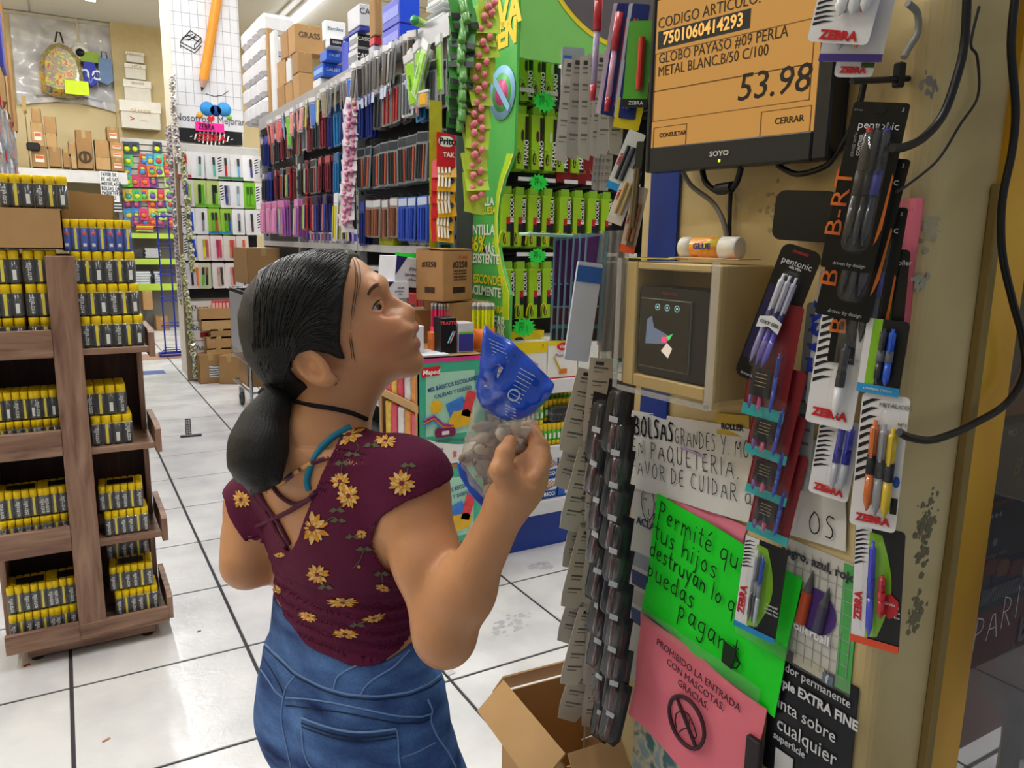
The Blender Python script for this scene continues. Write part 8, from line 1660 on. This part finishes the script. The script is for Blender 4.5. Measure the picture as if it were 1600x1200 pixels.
# ponytail and its tie
TIE = qc(436,611,1.105)
pony_c = [(436,613,1.100,.017),(426,636,1.085,.021),(412,662,1.070,.029),(403,695,1.055,.0355),(402,722,1.045,.0345),(408,748,1.038,.017)]
def build_pony():
    f = Field((-.46,.94,1.0),(-.22,1.20,1.24),.0019); p = [(qc(a,b,d),r) for a,b,d,r in pony_c]
    for (a,r0),(b,r1) in zip(p,p[1:]): f.cap(a,b,r0,r1,k=.02)
    f.cap(qc(427,680,1.05),qc(434,748,1.03),.018,.006,k=.015); f.cap(qc(388,690,1.06),qc(374,745,1.05),.018,.007,k=.015); f.cap(qc(400,740,1.04),qc(395,768,1.04),.012,.005,k=.012)
    f.F += 0; V,Q = f.extract(); return smoothv(V,Q,2,.5),Q
pm = hm.copy(); pm.name = 'ponytail_hair'; 
for nn in pm.node_tree.nodes:
    if nn.type == 'VECT_MATH' and nn.operation == 'SUBTRACT': nn.inputs[1].default_value = tuple(qc(452,560,1.10)-GO)
pV,pQ = build_pony(); pony = gobj('ponytail',pV,pQ,pm)
g = G(); tp = nrm(qc(420,640,1.09)-qc(452,596,1.11)); tp = Vector(tp); ou = tp.orthogonal().normalized(); ov = tp.cross(ou); T0 = Vector(TIE-GO)
for k in range(9):
    c0 = T0+tp*(-.014+.0036*k); ph = k*.7; pts = []
    for i in range(25):
        a = 2*PI*i/24; pts.append(c0+(ou*math.cos(a)+ov*math.sin(a))*.0215+tp*.004*math.sin(2*a+ph))
    g.tube(pts,.0026,6,k % 2,cap=False)
g.obj('hair_tie',[M('#16161a',.8),M('#4a4a52',.7)],girl)
def bvh_of(V,Q):
    from mathutils.bvhtree import BVHTree
    return BVHTree.FromPolygons([tuple(v) for v in V],[tuple(int(i) for i in q) for q in Q])
def strands():
    tree = bvh_of(hV,hQ); g = G(); rnd = random.Random(3); tie = Vector(qc(440,606,1.105))
    for i in range(230):
        px = rnd.uniform(400,552); side = rnd.choice((-1,-1,1))
        if rnd.random() < .35: s0 = Vector(qc(rnd.uniform(545,556),rnd.uniform(400,540),HD))+Vector((0,side*rnd.uniform(.02,.07),0))
        else: s0 = Vector(qc(px,392+max(0,(450-px))*.25,HD))+Vector((0,side*rnd.uniform(.0,.05),0))
        pts = []
        for k in range(13):
            t = k/12; p = s0.lerp(tie,t)+Vector((0,side*.055*math.sin(PI*t)*rnd.uniform(.9,1.1),.035*math.sin(PI*t)))
            h = tree.find_nearest(p)
            if h[0] is None: continue
            pts.append(h[0]+h[1]*(.0006+.0006*math.sin(PI*t))-Vector(GO))
        if len(pts) > 3: g.tube(pts,[.0004]+[.0007]*(len(pts)-2)+[.0004],4)
    o = g.obj('hair_strands',M('#141213',.32,spec=.5),hair); o['kind'] = 'stuff'
strands()
# loose strands round the ponytail
g = G(); rnd = random.Random(5)
for i in range(60):
    off = Vector((rnd.uniform(-1,1),rnd.uniform(-1,.2),0)); off = off.normalized() if off.length > .1 else Vector((1,0,0)); pts = []
    for a,b,d,r in pony_c: pts.append(Vector(qc(a,b,d))+off*(r*rnd.uniform(.96,1.04))-Vector(GO))
    pts.append(pts[-1]+Vector((off.x*.004,0,-.02*rnd.random())))
    g.tube(pts,[.0008]*(len(pts)-1)+[.0002],4)
o = g.obj('hair_strands',M('#100e0f',.32,spec=.5),pony); o['kind'] = 'stuff'
# eyes, brows, earring, neck cord
for s in (-1,1):
    E = qc(590.5,479,HD)+np.array([0,s*.0335,0])-GO; E = Vector(E); a = Vector(nrm([1,s*.42,.45]))
    q = a.to_track_quat('Z','Y').to_matrix().to_4x4(); g = G(); g.T = Matrix.Translation(E) @ q; R = .0132
    pr = [(R*math.sin(t),R*math.cos(t)) for t in [0.001,.14,.28,.42,.56,.70,.9,1.1,1.5,2,2.6,3.1]]
    g.lathe(pr[::-1],20,ms=[0,0,0,0,0,0,1,1,2,2,2])
    g.obj('eye',[M('#cfc6c2',.12,spec=.8),M('#2c1a12',.1,spec=.9),M('#060505',.05,spec=1)],girl)
tree_b = bvh_of(bV,bQ)
def drape(tree,px,py,off=.0015,jump=None):
    o = Vector((0,0,CAM_H)); d = Vector(qc(px,py,1.0))-o; d.normalize(); h = tree.ray_cast(o,d)
    if h[0] is None: return None
    return h[0]+h[1]*off-Vector(GO)
def drape_tube(tree,pts,r,off=.0006,n=5,sub=6,g=None,m=0):
    g = g or G(); P = []
    for i in range(len(pts)-1):
        for k in range(sub):
            t = k/sub; P.append((pts[i][0]*(1-t)+pts[i+1][0]*t,pts[i][1]*(1-t)+pts[i+1][1]*t))
    P.append(pts[-1]); W = [drape(tree,a,b,off) for a,b in P]; W = [w for w in W if w is not None]
    if len(W) > 2:
        for _ in range(2): W = [W[0]]+[(W[i-1]+W[i]*2+W[i+1])/4 for i in range(1,len(W)-1)]+[W[-1]]
        rs = r if isinstance(r,(int,float)) else [np.interp(i/(len(W)-1),np.linspace(0,1,len(r)),r) for i in range(len(W))]
        g.tube(W,rs,n,m)
    return g
g = G()
for k in range(5): drape_tube(tree_b,[(573.5+k*.5,460+k*.6),(577.5+k*.3,452+k*1.2),(583.5,445+k*1.5),(592,442+k*1.3)],[.0003,.0009,.0009,.0004],.0000,4,g=g)
g.obj('eyebrow',M('#6a4630',.8),girl)
g = drape_tube(tree_b,[(581,483),(584.5,476),(590,470.5),(594,468.5)],[.0004,.0010,.0012,.0008],.0004,4); g.obj('eyelashes',M('#15100e',.6),girl)
er = qc(540.5,580,HD)-GO; er[1] -= .073; g = G()
g.tube([Vector(er)+Vector((.003*math.cos(a),-.002,.0062*math.sin(a))) for a in np.linspace(0,2*PI,17)],.0018,6,cap=False); g.obj('earring',M('#141214',.3),girl)

g = G()
for k,P_ in enumerate(([(551,402),(556,425),(554,455),(549,490),(548,515)],[(554,408),(559,435),(556,465),(551,500)],[(548,520),(551,540),(553,556),(556,566)],[(546,525),(549,548),(550,560)],[(553,400),(562,418),(563,440),(558,462)])): drape_tube(tree_b,P_,[.0003,.0006,.0005,.0002],.0012,4,5,g)
o = g.obj('hair_strands',M('#141213',.32,spec=.5),hair); o['kind'] = 'stuff'
# ---- shirt
def prismcut(f,L,d,y0,y1,inside=True,k=0.0,mode='s'):
    P = P2(L,d)
    def fn(x,y,z):
        s = poly_sdf(P,x,z) if inside else -poly_sdf(P,x,z)
        return np.maximum(s,np.maximum(y0-y,y-y1))
    xs = [p[0] for p in P]; zs = [p[1] for p in P]
    lo = (min(xs)-.02,y0,min(zs)-.02) if inside else f.lo; hi = (max(xs)+.02,y1,max(zs)+.02) if inside else f.lo+f.h*f.n
    f.op(fn,lo,hi,k,mode,pad=.01)
def build_shirt():
    f = Field((-.50,.86,.76),(.04,1.40,1.22),.0022)
    zt = qc(500,868,1.1)[2]
    def wav(x,y,z):
        a = np.clip((zt-z)/.05,0,1)
        return a*.0022*np.sin(z*330+2.2*np.sin(x*17+y*9)+x*22)+.0012*np.sin(z*70+x*41)*np.sin(x*55)
    def sl(f,S,Eb,r0,r1,t):
        f.cap(S+(Eb-S)*.0,S+(Eb-S)*t,r0,r1,k=.035)
    # sleeves first, cut, then joined with the trunk
    f.ell(RS,(.054,.054,.052),k=.02); sl(f,RS,RE,.054,.053,.52)
    f.ell(LS,(.052,.052,.050),k=.02); sl(f,LS,LE,.051,.050,.6)
    P = P2([(540,846),(562,832),(574,823),(600,796),(640,771),(676,760),(760,745),(760,1100),(540,1100)],1.0)
    f.op(lambda x,y,z: poly_sdf(P,x,z)+0*y,(-.24,.8,.7),(.06,1.12,1.2),0,'s')
    P_ = P2([(330,762),(362,772),(374,790),(398,812),(440,860),(440,1000),(320,1000)],1.2)
    f.op(lambda x,y,z: poly_sdf(P_,x,z)+0*y,(-.5,1.14,.7),(-.2,1.42,1.2),0,'s')
    f.op(loft(tors,.0065,wav),TB[0],TB[1],k=.022)
    for S,q in ((RS,1),(LS,1)): f.cap(NB+np.array([0,0,-.03]),S*.75+NB*.25,.052,.042,k=.04)
    # hem: cut away below
    P3 = P2([(300,890),(395,945),(425,966),(452,986),(500,1003),(560,1012),(605,1007),(650,988),(700,950),(760,900),(760,1300),(300,1300)],1.06)
    f.op(lambda x,y,z: poly_sdf(P3,x,z)+0*y,(-.5,.8,.6),(.1,1.5,1.2),0,'s')
    # neckline: cut away above
    P4 = P2([(300,500),(300,700),(395,742),(445,740),(496,700),(520,682),(548,667),(590,671),(640,640),(700,500)],1.06)
    f.op(lambda x,y,z: poly_sdf(P4,x,z)+0*y,(-.5,.8,.9),(.1,1.5,1.4),0,'s')
    # open back
    prismcut(f,[(402,700),(378,765),(386,790),(405,825),(428,852),(446,866),(456,858),(470,832),(484,795),(497,765),(507,735),(515,718),(540,660),(480,640)],1.05,.85,1.12)
    # hollow
    g = Field((-.50,.86,.76),(.04,1.40,1.22),.0022)
    g.op(loft(tors,.0030,wav),TB[0]-np.array([0,0,.03]),TB[1],k=0)
    g.ell(RS,(.0505,.0505,.0485),k=.02); g.cap(RS,RE,.0505,.047,k=.03); g.ell(LS,(.0488,.0488,.047),k=.02); g.cap(LS,LE,.0480,.045,k=.03)
    for S in (RS,LS): g.cap(NB+np.array([0,0,-.03]),S*.75+NB*.25,.0485,.0385,k=.04)
    f.F = np.maximum(f.F,-g.F)
    V,Q = f.extract(); return smoothv(V,Q,2,.5),Q
cloth = M('#5c163a',.82,var=.10,scale=14,bump=.25,bscale=260,spec=.25)
sV,sQ = build_shirt(); shirt = gobj('shirt',sV,sQ,cloth)
tree_s = bvh_of(sV,sQ)
fm = [M('#d9952f',.8,var=.25,scale=90),M('#e8bf7a',.8,var=.2,scale=90),M('#7a2436',.8),M('#5d6247',.8)]
def flower(px,py,r,rot,sq=1.0,n=13,stem=None,seed=0):
    """a printed daisy that lies on the cloth"""
    rnd = random.Random(seed*7+int(px)); g = G()
    def P(u,v,off=.0012):
        a = drape(tree_s,px+u*math.cos(rot)-v*math.sin(rot),py+(u*math.sin(rot)+v*math.cos(rot)),off); return a
    if stem:
        pts = [(px+a,py+b) for a,b in stem]; drape_tube(tree_s,pts,.0009,.0006,4,5,g,3)
        e = pts[-1]
        for sgn in (-1,1):
            w = [drape(tree_s,e[0]+sgn*a,e[1]+b,.001) for a,b in ((0,0),(5,-4),(13,2),(5,4))]
            if all(q is not None for q in w): g.poly(w,3)
    for i in range(n):
        a = 2*PI*i/n+rnd.uniform(-.15,.15); R = r*rnd.uniform(.8,1.08); w = r*.17
        c,s = math.cos(a),math.sin(a)
        for k,(r0,r1,ww,m) in enumerate(((.18,1.0,1.0,i % 2),(.12,.5,.45,1-i % 2))):
            q = [(r0*R,-w*.35*ww),(r0*R+(r1-r0)*R*.6,-w*ww),(r1*R,-w*.25*ww),(r1*R,w*.25*ww),(r0*R+(r1-r0)*R*.6,w*ww),(r0*R,w*.35*ww)]
            w_ = [P((x*c-y*s),(x*s+y*c)*sq,.0012+.0004*k+.0001*(i % 3)) for x,y in q]
            if all(z is not None for z in w_) and max((w_[j]-w_[0]).length for j in range(6)) < .04: g.poly(w_,m)
    q = [P(.2*r*math.cos(a),.2*r*math.sin(a)*sq,.0022) for a in np.linspace(0,2*PI,9)[:-1]]
    if all(z is not None for z in q): g.poly(q,2)
    if g.f: g.obj('flower_print',fm,shirt)
for i,(a,b,r,ro,sq,st) in enumerate([(545,680,25,-.3,.62,[(12,12),(18,22),(6,30)]),(603,690,18,.1,.55,[(-12,-2),(-22,6)]),(532,752,17,.2,.9,[(2,-14),(3,-28)]),(545,775,19,.1,1.0,[(-8,14),(-18,22)]),
        (489,825,26,.3,.95,[(18,-8),(32,-18),(40,-12)]),(628,755,21,-.2,1.0,[(8,-14),(10,-28)]),(497,897,18,.1,.9,[(6,10),(12,20)]),(566,834,9,0,.8,[(-9,2),(-14,4)]),(378,780,15,.2,1.0,None),(404,848,13,.4,.9,None),
        (438,867,9,0,.5,None),(536,941,24,0,.36,None),(482,963,17,.3,.45,None),(584,966,20,-.25,.34,[(-14,6),(-26,10)]),(540,990,22,.05,.34,None),(433,921,10,.6,.5,None),(598,918,12,.3,.5,[(0,-8),(-2,-22)]),(561,885,3,0,1,[(-8,2),(2,-10),(8,-28)])]):
    flower(a,b,r,ro,sq,seed=i,stem=st)
# crossed straps over the open back, teal strap, neck cord
tree_sb = bvh_of(np.concatenate([bV,sV]),np.concatenate([bQ,sQ+len(bV)]))
def strap(pts,r,mat,name,parent,lift=.003):
    W = [drape(tree_sb,a,b,lift) for a,b in pts]; W = [w for w in W if w is not None]; P = []
    for i in range(len(W)-1):
        for k in range(8): P.append(W[i].lerp(W[i+1],k/8))
    P.append(W[-1])
    for _ in range(8): P = [P[0]]+[(P[i-1]+P[i]*2+P[i+1])/4 for i in range(1,len(P)-1)]+[P[-1]]
    G().tube(P,r,8).obj(name,mat,parent)
smx = M('#571d3b',.8)
strap([(392,770),(420,800),(437,835),(446,858)],.0036,smx,'strap',shirt)
strap([(403,765),(418,790),(440,820),(455,850)],.0032,smx,'strap',shirt)
strap([(404,822),(425,812),(452,800),(482,782),(494,768)],.0034,smx,'strap',shirt)
strap([(425,755),(440,775),(462,790),(490,778)],.0030,smx,'strap',shirt)
strap([(438,757),(462,738),(490,722),(514,717)],.0036,M_ramp('NOISE',[(.45,'#571d3b'),(.55,'#d9a05a')],60,.8),'strap',shirt)
strap([(484,766),(480,752),(486,728),(500,702),(522,681),(547,668)],[.0045]*0 or .0048,M('#1a7f9e',.6),'undershirt_strap',girl,.002)
strap([(462,628),(490,634),(520,638),(550,645),(572,655),(583,665)],.0034,M('#121014',.7),'neck_cord',girl,.002)

# ---- jeans
hips = sorted([row(424,648,940,1.13,.082),row(415,673,1000,1.13,.088),row(405,692,1035,1.13,.099),row(393,701,1085,1.13,.107),row(388,720,1140,1.135,.114),row(396,744,1190,1.14,.112),row(415,742,1222,1.145,.103),row(445,705,1262,1.145,.075),row(490,650,1285,1.145,.04)])
HBX = ([hips[0][1]-.3,.85,hips[0][0]],[hips[0][1]+.3,1.45,hips[-1][0]])
z0 = hips[0][0]; c0 = np.array([hips[0][1],hips[0][2],z0]); hipR = c0+tr*.072+np.array([0,0,.02]); hipL = c0-tr*.072+np.array([0,0,.02])
kneeR = hipR*1; kneeR[2] = .42; kneeR += tf*.015+tr*.01; kneeL = hipL*1; kneeL[2] = .42; kneeL += tf*.01-tr*.01
ankR = kneeR-tf*.03; ankR = np.array([ankR[0],ankR[1],.085]); ankL = kneeL-tf*.03; ankL = np.array([ankL[0],ankL[1],.085])
zw = qc(560,1030,1.05)[2]
def build_jeans():
    f = Field((-.46,.86,.06),(.10,1.42,.90),.0028)
    wav = lambda x,y,z: .0020*np.sin(z*130+x*22+3*np.sin(y*14))*np.clip((z-.70)/.05,.25,1)*np.clip((zw-z)/.04,0,1)+.0012*np.sin(x*60+z*45)*np.clip((zw-z)/.04,0,1)
    f.op(loft(hips,.0035,wav),HBX[0],HBX[1])
    for s,H_ in ((1,hipR),(-1,hipL)):
        b = H_*1; b[2] = qc(500,1150,1.1)[2]; f.ell(b-tf*.058-tr*s*.004,(.070,.070,.082),k=.05)
    for H_,K_,A_ in ((hipR,kneeR,ankR),(hipL,kneeL,ankL)):
        f.cap(H_+np.array([0,0,-.02]),K_,.099,.062,k=.06); f.cap(K_,A_,.066,.046,k=.03)
    P = P2([(330,910),(400,938),(424,956),(446,974),(500,994),(560,1008),(610,1012),(662,1000),(690,1022),(760,1030),(760,700),(330,700)],1.05)
    f.op(lambda x,y,z: poly_sdf(P,x,z)+0*y,(-.5,.8,.7),(.2,1.5,1.0),0,'s')
    V,Q = f.extract(); return smoothv(V,Q,2,.5),Q
def denim_mat():
    m = bpy.data.materials.new('blue_denim'); m.use_nodes = True; nt = m.node_tree; L = nt.links.new; b = nt.nodes['Principled BSDF']
    tc = nd(nt,'ShaderNodeTexCoord'); n = nd(nt,'ShaderNodeTexNoise'); n.inputs['Scale'].default_value = 9; n.inputs['Detail'].default_value = 5; mp = nd(nt,'ShaderNodeMapping'); mp.inputs['Scale'].default_value = (1,1,2.6); L(tc.outputs['Object'],mp.inputs[0]); L(mp.outputs[0],n.inputs['Vector'])
    cr = nd(nt,'ShaderNodeValToRGB'); e = cr.color_ramp.elements; e[0].position = .32; e[0].color = lin('#1a2f62'); e[1].position = .68; e[1].color = lin('#5a80be'); L(n.outputs['Fac'],cr.inputs[0])
    n2 = nd(nt,'ShaderNodeTexNoise'); n2.inputs['Scale'].default_value = 420; L(tc.outputs['Object'],n2.inputs['Vector'])
    mx = nd(nt,'ShaderNodeMix',data_type='RGBA',blend_type='OVERLAY'); mx.inputs[0].default_value = .45; L(cr.outputs[0],mx.inputs[6]); L(n2.outputs['Fac'],mx.inputs[7]); L(mx.outputs[2],b.inputs['Base Color'])
    bp = nd(nt,'ShaderNodeBump'); bp.inputs['Strength'].default_value = .35; bp.inputs['Distance'].default_value = .002; L(n2.outputs['Fac'],bp.inputs['Height']); L(bp.outputs[0],b.inputs['Normal'])
    b.inputs['Roughness'].default_value = .85; b.inputs['Specular IOR Level'].default_value = .2; return m
dm = denim_mat(); jV,jQ = build_jeans(); jeans = gobj('jeans',jV,jQ,dm); tree_j = bvh_of(jV,jQ)
lt,dk = M('#6f8fc0',.85),M('#1a2742',.85)
def seam(name,pts,r=.0011,m=None,off=.0003): 
    g = drape_tube(tree_j,pts,r,off,5,6); 
    if g.f: g.obj(name,m or lt,jeans)
seam('waistband_seam',[(414,1006),(440,1030),(462,1052),(500,1072),(540,1085),(590,1089),(640,1082),(672,1068),(688,1055)],.0016)
seam('waistband_seam',[(412,1010),(438,1034),(460,1056),(500,1077),(540,1090),(590,1094),(640,1087),(674,1073),(690,1060)],.0010,dk)
for P in ([(583,1013),(568,1034),(540,1048),(526,1058),(521,1080)],[(640,1016),(616,1042),(585,1060),(571,1072),(564,1086)]): seam('panel_seam',P,.0015)
seam('centre_seam',[(461,1056),(447,1074),(441,1100),(440,1130),(449,1170),(455,1198)],.0017)
seam('yoke_seam',[(400,1035),(416,1058),(430,1080),(442,1090)],.0014); seam('yoke_seam',[(408,1022),(424,1046),(440,1076),(444,1088)],.0010,dk)
seam('yoke_seam',[(447,1090),(480,1092),(520,1098),(560,1106),(620,1119),(660,1120),(674,1115)],.0014); seam('yoke_seam',[(447,1102),(480,1106),(530,1112),(560,1118),(620,1130),(660,1130),(674,1122)],.0011,dk)
seam('side_seam',[(668,1092),(676,1110),(672,1125),(682,1150),(700,1175),(712,1199)],.0015); seam('side_seam',[(626,1184),(650,1176),(680,1160)],.0011)
def pocket(out,top):
    g = G(); n = len(out); 
    W = [drape(tree_j,a,b,.0022) for a,b in out]
    if any(w is None for w in W): return
    # patch: rows between left and right edge
    g2 = G(); L_,R_ = out[:n//2],out[n//2:][::-1]; rows = []
    for (a,b) in zip(L_,R_):
        rows.append([drape(tree_j,a[0]+(b[0]-a[0])*k/12,a[1]+(b[1]-a[1])*k/12+top*math.sin(PI*k/12)*(1 if a is L_[0] else 0),.0020) for k in range(13)])
    vs = [p for r in rows for p in r]; 
    if any(p is None for p in vs): return
    g2.add(vs,[(i*13+k,i*13+k+1,(i+1)*13+k+1,(i+1)*13+k) for i in range(len(rows)-1) for k in range(12)],0,True)
    p = g2.obj('pocket',dm,jeans)
    for nm,P,r,m in (('stitching',[out[n//2-1-i] for i in range(n//2)],.0012,lt),('stitching',out[n//2:][::-1],.0012,lt)):
        gg = drape_tube(tree_j,P,r,.0024,5,6); gg.obj(nm,m,p)
    a,b = L_[0],R_[0]
    for dy,r,m in ((0,.0018,lt),(8,.0011,dk),(14,.0009,dk)):
        gg = drape_tube(tree_j,[(a[0]+(b[0]-a[0])*k/8,a[1]+(b[1]-a[1])*k/8+top*math.sin(PI*k/8)+dy) for k in range(9)],r,.0026,5,3); gg.obj('stitching',m,p)
pocket([(473,1121),(474,1145),(476,1170),(482,1190),(488,1199),(625,1199),(624,1190),(622,1175),(622,1155),(619,1138)],13)
pocket([(394,1058),(394,1080),(396,1110),(402,1140),(410,1168),(418,1166),(416,1140),(417,1115),(416,1095),(416,1080)],2)
# shoes
for A_ in (ankR,ankL):
    c = A_-GO; d = Vector(tf); sgx = Vector((tr[0],tr[1],0)); g = G()
    def sec(t,hh,w):
        o_ = Vector((c[0],c[1],0))+d*t; return [o_+sgx*(w*math.cos(a))+Vector((0,0,max(.004,hh*.5+hh*.5*math.sin(a)))) for a in np.linspace(0,2*PI,13)[:-1]]
    R_ = [sec(t,h_,w) for t,h_,w in ((-.055,.03,.012),(-.05,.075,.028),(-.02,.10,.036),(.02,.10,.038),(.07,.075,.040),(.12,.055,.040),(.15,.04,.030),(.165,.02,.012))]
    vs = [p for r in R_ for p in r]; g.add(vs,[(i*12+k,i*12+(k+1) % 12,(i+1)*12+(k+1) % 12,(i+1)*12+k) for i in range(7) for k in range(12)],0,True)
    s_ = g.obj('shoe',M('#d8d6d2',.6),girl)
    g = G(); pr = [(x,y) for x,y in ((-.058,.0),(-.05,.028),(0,.038),(.07,.042),(.13,.038),(.17,.0),(.13,-.038),(.07,-.042),(0,-.038),(-.05,-.028))]
    lo = [Vector((c[0],c[1],.001))+d*a+sgx*b for a,b in pr]; up = [p+Vector((0,0,.018)) for p in lo]; n = len(pr)
    g.add(lo+up,[tuple(range(n))[::-1],tuple(range(n,2*n))]+[(i,(i+1) % n,(i+1) % n+n,i+n) for i in range(n)]); g.obj('sole',M('#e9e7e2',.6),s_)
# ---- the bag she holds
BD = .932
bo = qc(785,650,BD)
bag = thing('balloon_bag','crumpled blue and clear plastic bag of balloons in the raised hand of the girl','bag',(math.cos(YAW)*bo[0]+math.sin(YAW)*bo[1],-math.sin(YAW)*bo[0]+math.cos(YAW)*bo[1],bo[2]),(0,0,-YAW))
def pillow(L,T,amp,seed,h=.0017):
    P = P2(L,BD); A = np.array(P); f = Field((A[:,0].min()-.02,BD-T-.03,A[:,1].min()-.02),(A[:,0].max()+.02,BD+T+.03,A[:,1].max()+.02),h)
    def fn(x,y,z):
        s = -poly_sdf(P,x,z); w = T*np.sqrt(np.clip(1-(1-np.clip(s/.03,0,1))**2,.003,1))
        c = amp*(np.sin(x*90+z*60+seed)+.6*np.sin(z*150-x*110+seed*2)+.5*np.sin(x*210+seed)*np.cos(z*170))
        return np.maximum(np.abs(y-BD-.010*np.sin(z*28+x*22+1)-c)-w-.0012,-s)
    f.op(fn,f.lo,f.lo+f.h*f.n); V,Q = f.extract(); return smoothv(V,Q,1,.5),Q
blue_L = [(757,505),(772,519),(800,532),(832,562),(866,597),(858,618),(847,632),(828,648),(806,658),(793,660),(770,652),(752,640),(744,622),(742,606),(748,580),(752,545)]
V,Q = pillow(blue_L,.014,.0034,1.3)
m_blue = M('#0f4fd0',.24,var=.15,scale=30,coat=.8,bump=.9,bscale=38); gobj('blue_film',V,Q,m_blue,bag,org=bo); bt = bvh_of(V,Q)
V,Q = pillow([(746,610),(760,640),(793,656),(830,646),(846,634),(838,660),(828,676),(818,706),(800,745),(776,778),(768,792),(742,766),(719,730),(722,704),(731,670),(738,640)],.015,.0034,2.1)
gobj('clear_film',V,Q,M_clear('#f6f2ea',.26,.12,.5,60,1.6),bag,org=bo)
V,Q = pillow([(714,722),(722,719),(745,752),(772,781),(770,794),(762,797),(738,772),(719,742)],.0035,.0010,.4)
gobj('bottom_seal',V,Q,m_blue,bag,org=bo)
def on_bag(pts,off=.0006):
    o = Vector((0,0,CAM_H)); r = []
    for px,py in pts:
        d = Vector(qc(px,py,1.0))-o; d.normalize(); h = bt.ray_cast(o,d); r.append(None if h[0] is None else h[0]+h[1]*off-Vector(bo))
    return r
wp = M('#cfe0ff',.4); g = G()
g.tube([p for p in on_bag([(803+9*math.cos(a),617+9*math.sin(a)) for a in np.linspace(0,2*PI,15)],.0004) if p],.0011,5,cap=False)
for i in range(8):
    y0 = 575+i*6.5; x0 = 812-i*2.4; w_ = on_bag([(x0,y0),(x0+24-i,y0+13-i*.5)],.0004)
    if all(w_): g.tube(w_,.0006,4)
for i in range(5):
    w_ = on_bag([(764+i*1.5,530+i*6),(788+i*1.5,541+i*6)],.0004)
    if all(w_): g.tube(w_,.0005,4)
for i in range(4):
    w_ = on_bag([(790,632+i*5),(806,640+i*5)],.0004)
    if all(w_): g.tube(w_,.0008,4)
g.obj('printing',wp,bag)
w_ = on_bag([(770,572),(780,568),(786,575),(778,590),(766,602),(756,604),(762,592)],.0005)
if all(w_): G().poly(w_).obj('printed_picture',M_ramp('NOISE',[(.4,'#d8493b'),(.5,'#f3eee9'),(.62,'#7c4a3a')],90,.4),bag)
# balloons inside
def balloon(mt):
    g = G(); pr = [(.0015,-.016),(.0042,-.0155),(.0042,-.0135),(.0026,-.0125),(.0030,-.004),(.0062,.004),(.0078,.012),(.0066,.019),(.0025,.0225),(.0003,.023)]
    g.lathe(pr,10); return g.mesh('balloon',mt)
bm_ = [balloon(M(c,.45,var=.15,scale=60)) for c in ('#c9b8a0','#a8927c','#ddd2c2','#8d7a6c','#6a3a44')]
rnd = random.Random(8); P_in = P2([(752,650),(793,664),(826,655),(812,705),(795,742),(770,775),(733,728),(735,690)],BD)
cnt = 0
while cnt < 46:
    x = rnd.uniform(min(p[0] for p in P_in),max(p[0] for p in P_in)); z = rnd.uniform(min(p[1] for p in P_in),max(p[1] for p in P_in))
    if poly_sdf(P_in,np.array([x]),np.array([z]))[0] > -.006: continue
    y = BD+.010*math.sin(z*28+x*22+1)+rnd.uniform(-.006,.006)
    link(bm_[min(4,int(rnd.random()*4.4))],'balloon',bag,(x-bo[0],y-bo[1],z-bo[2]),(rnd.uniform(-.5,.5),rnd.uniform(0,6.28),rnd.uniform(-.4,.4)),(1,.8,1)); cnt += 1
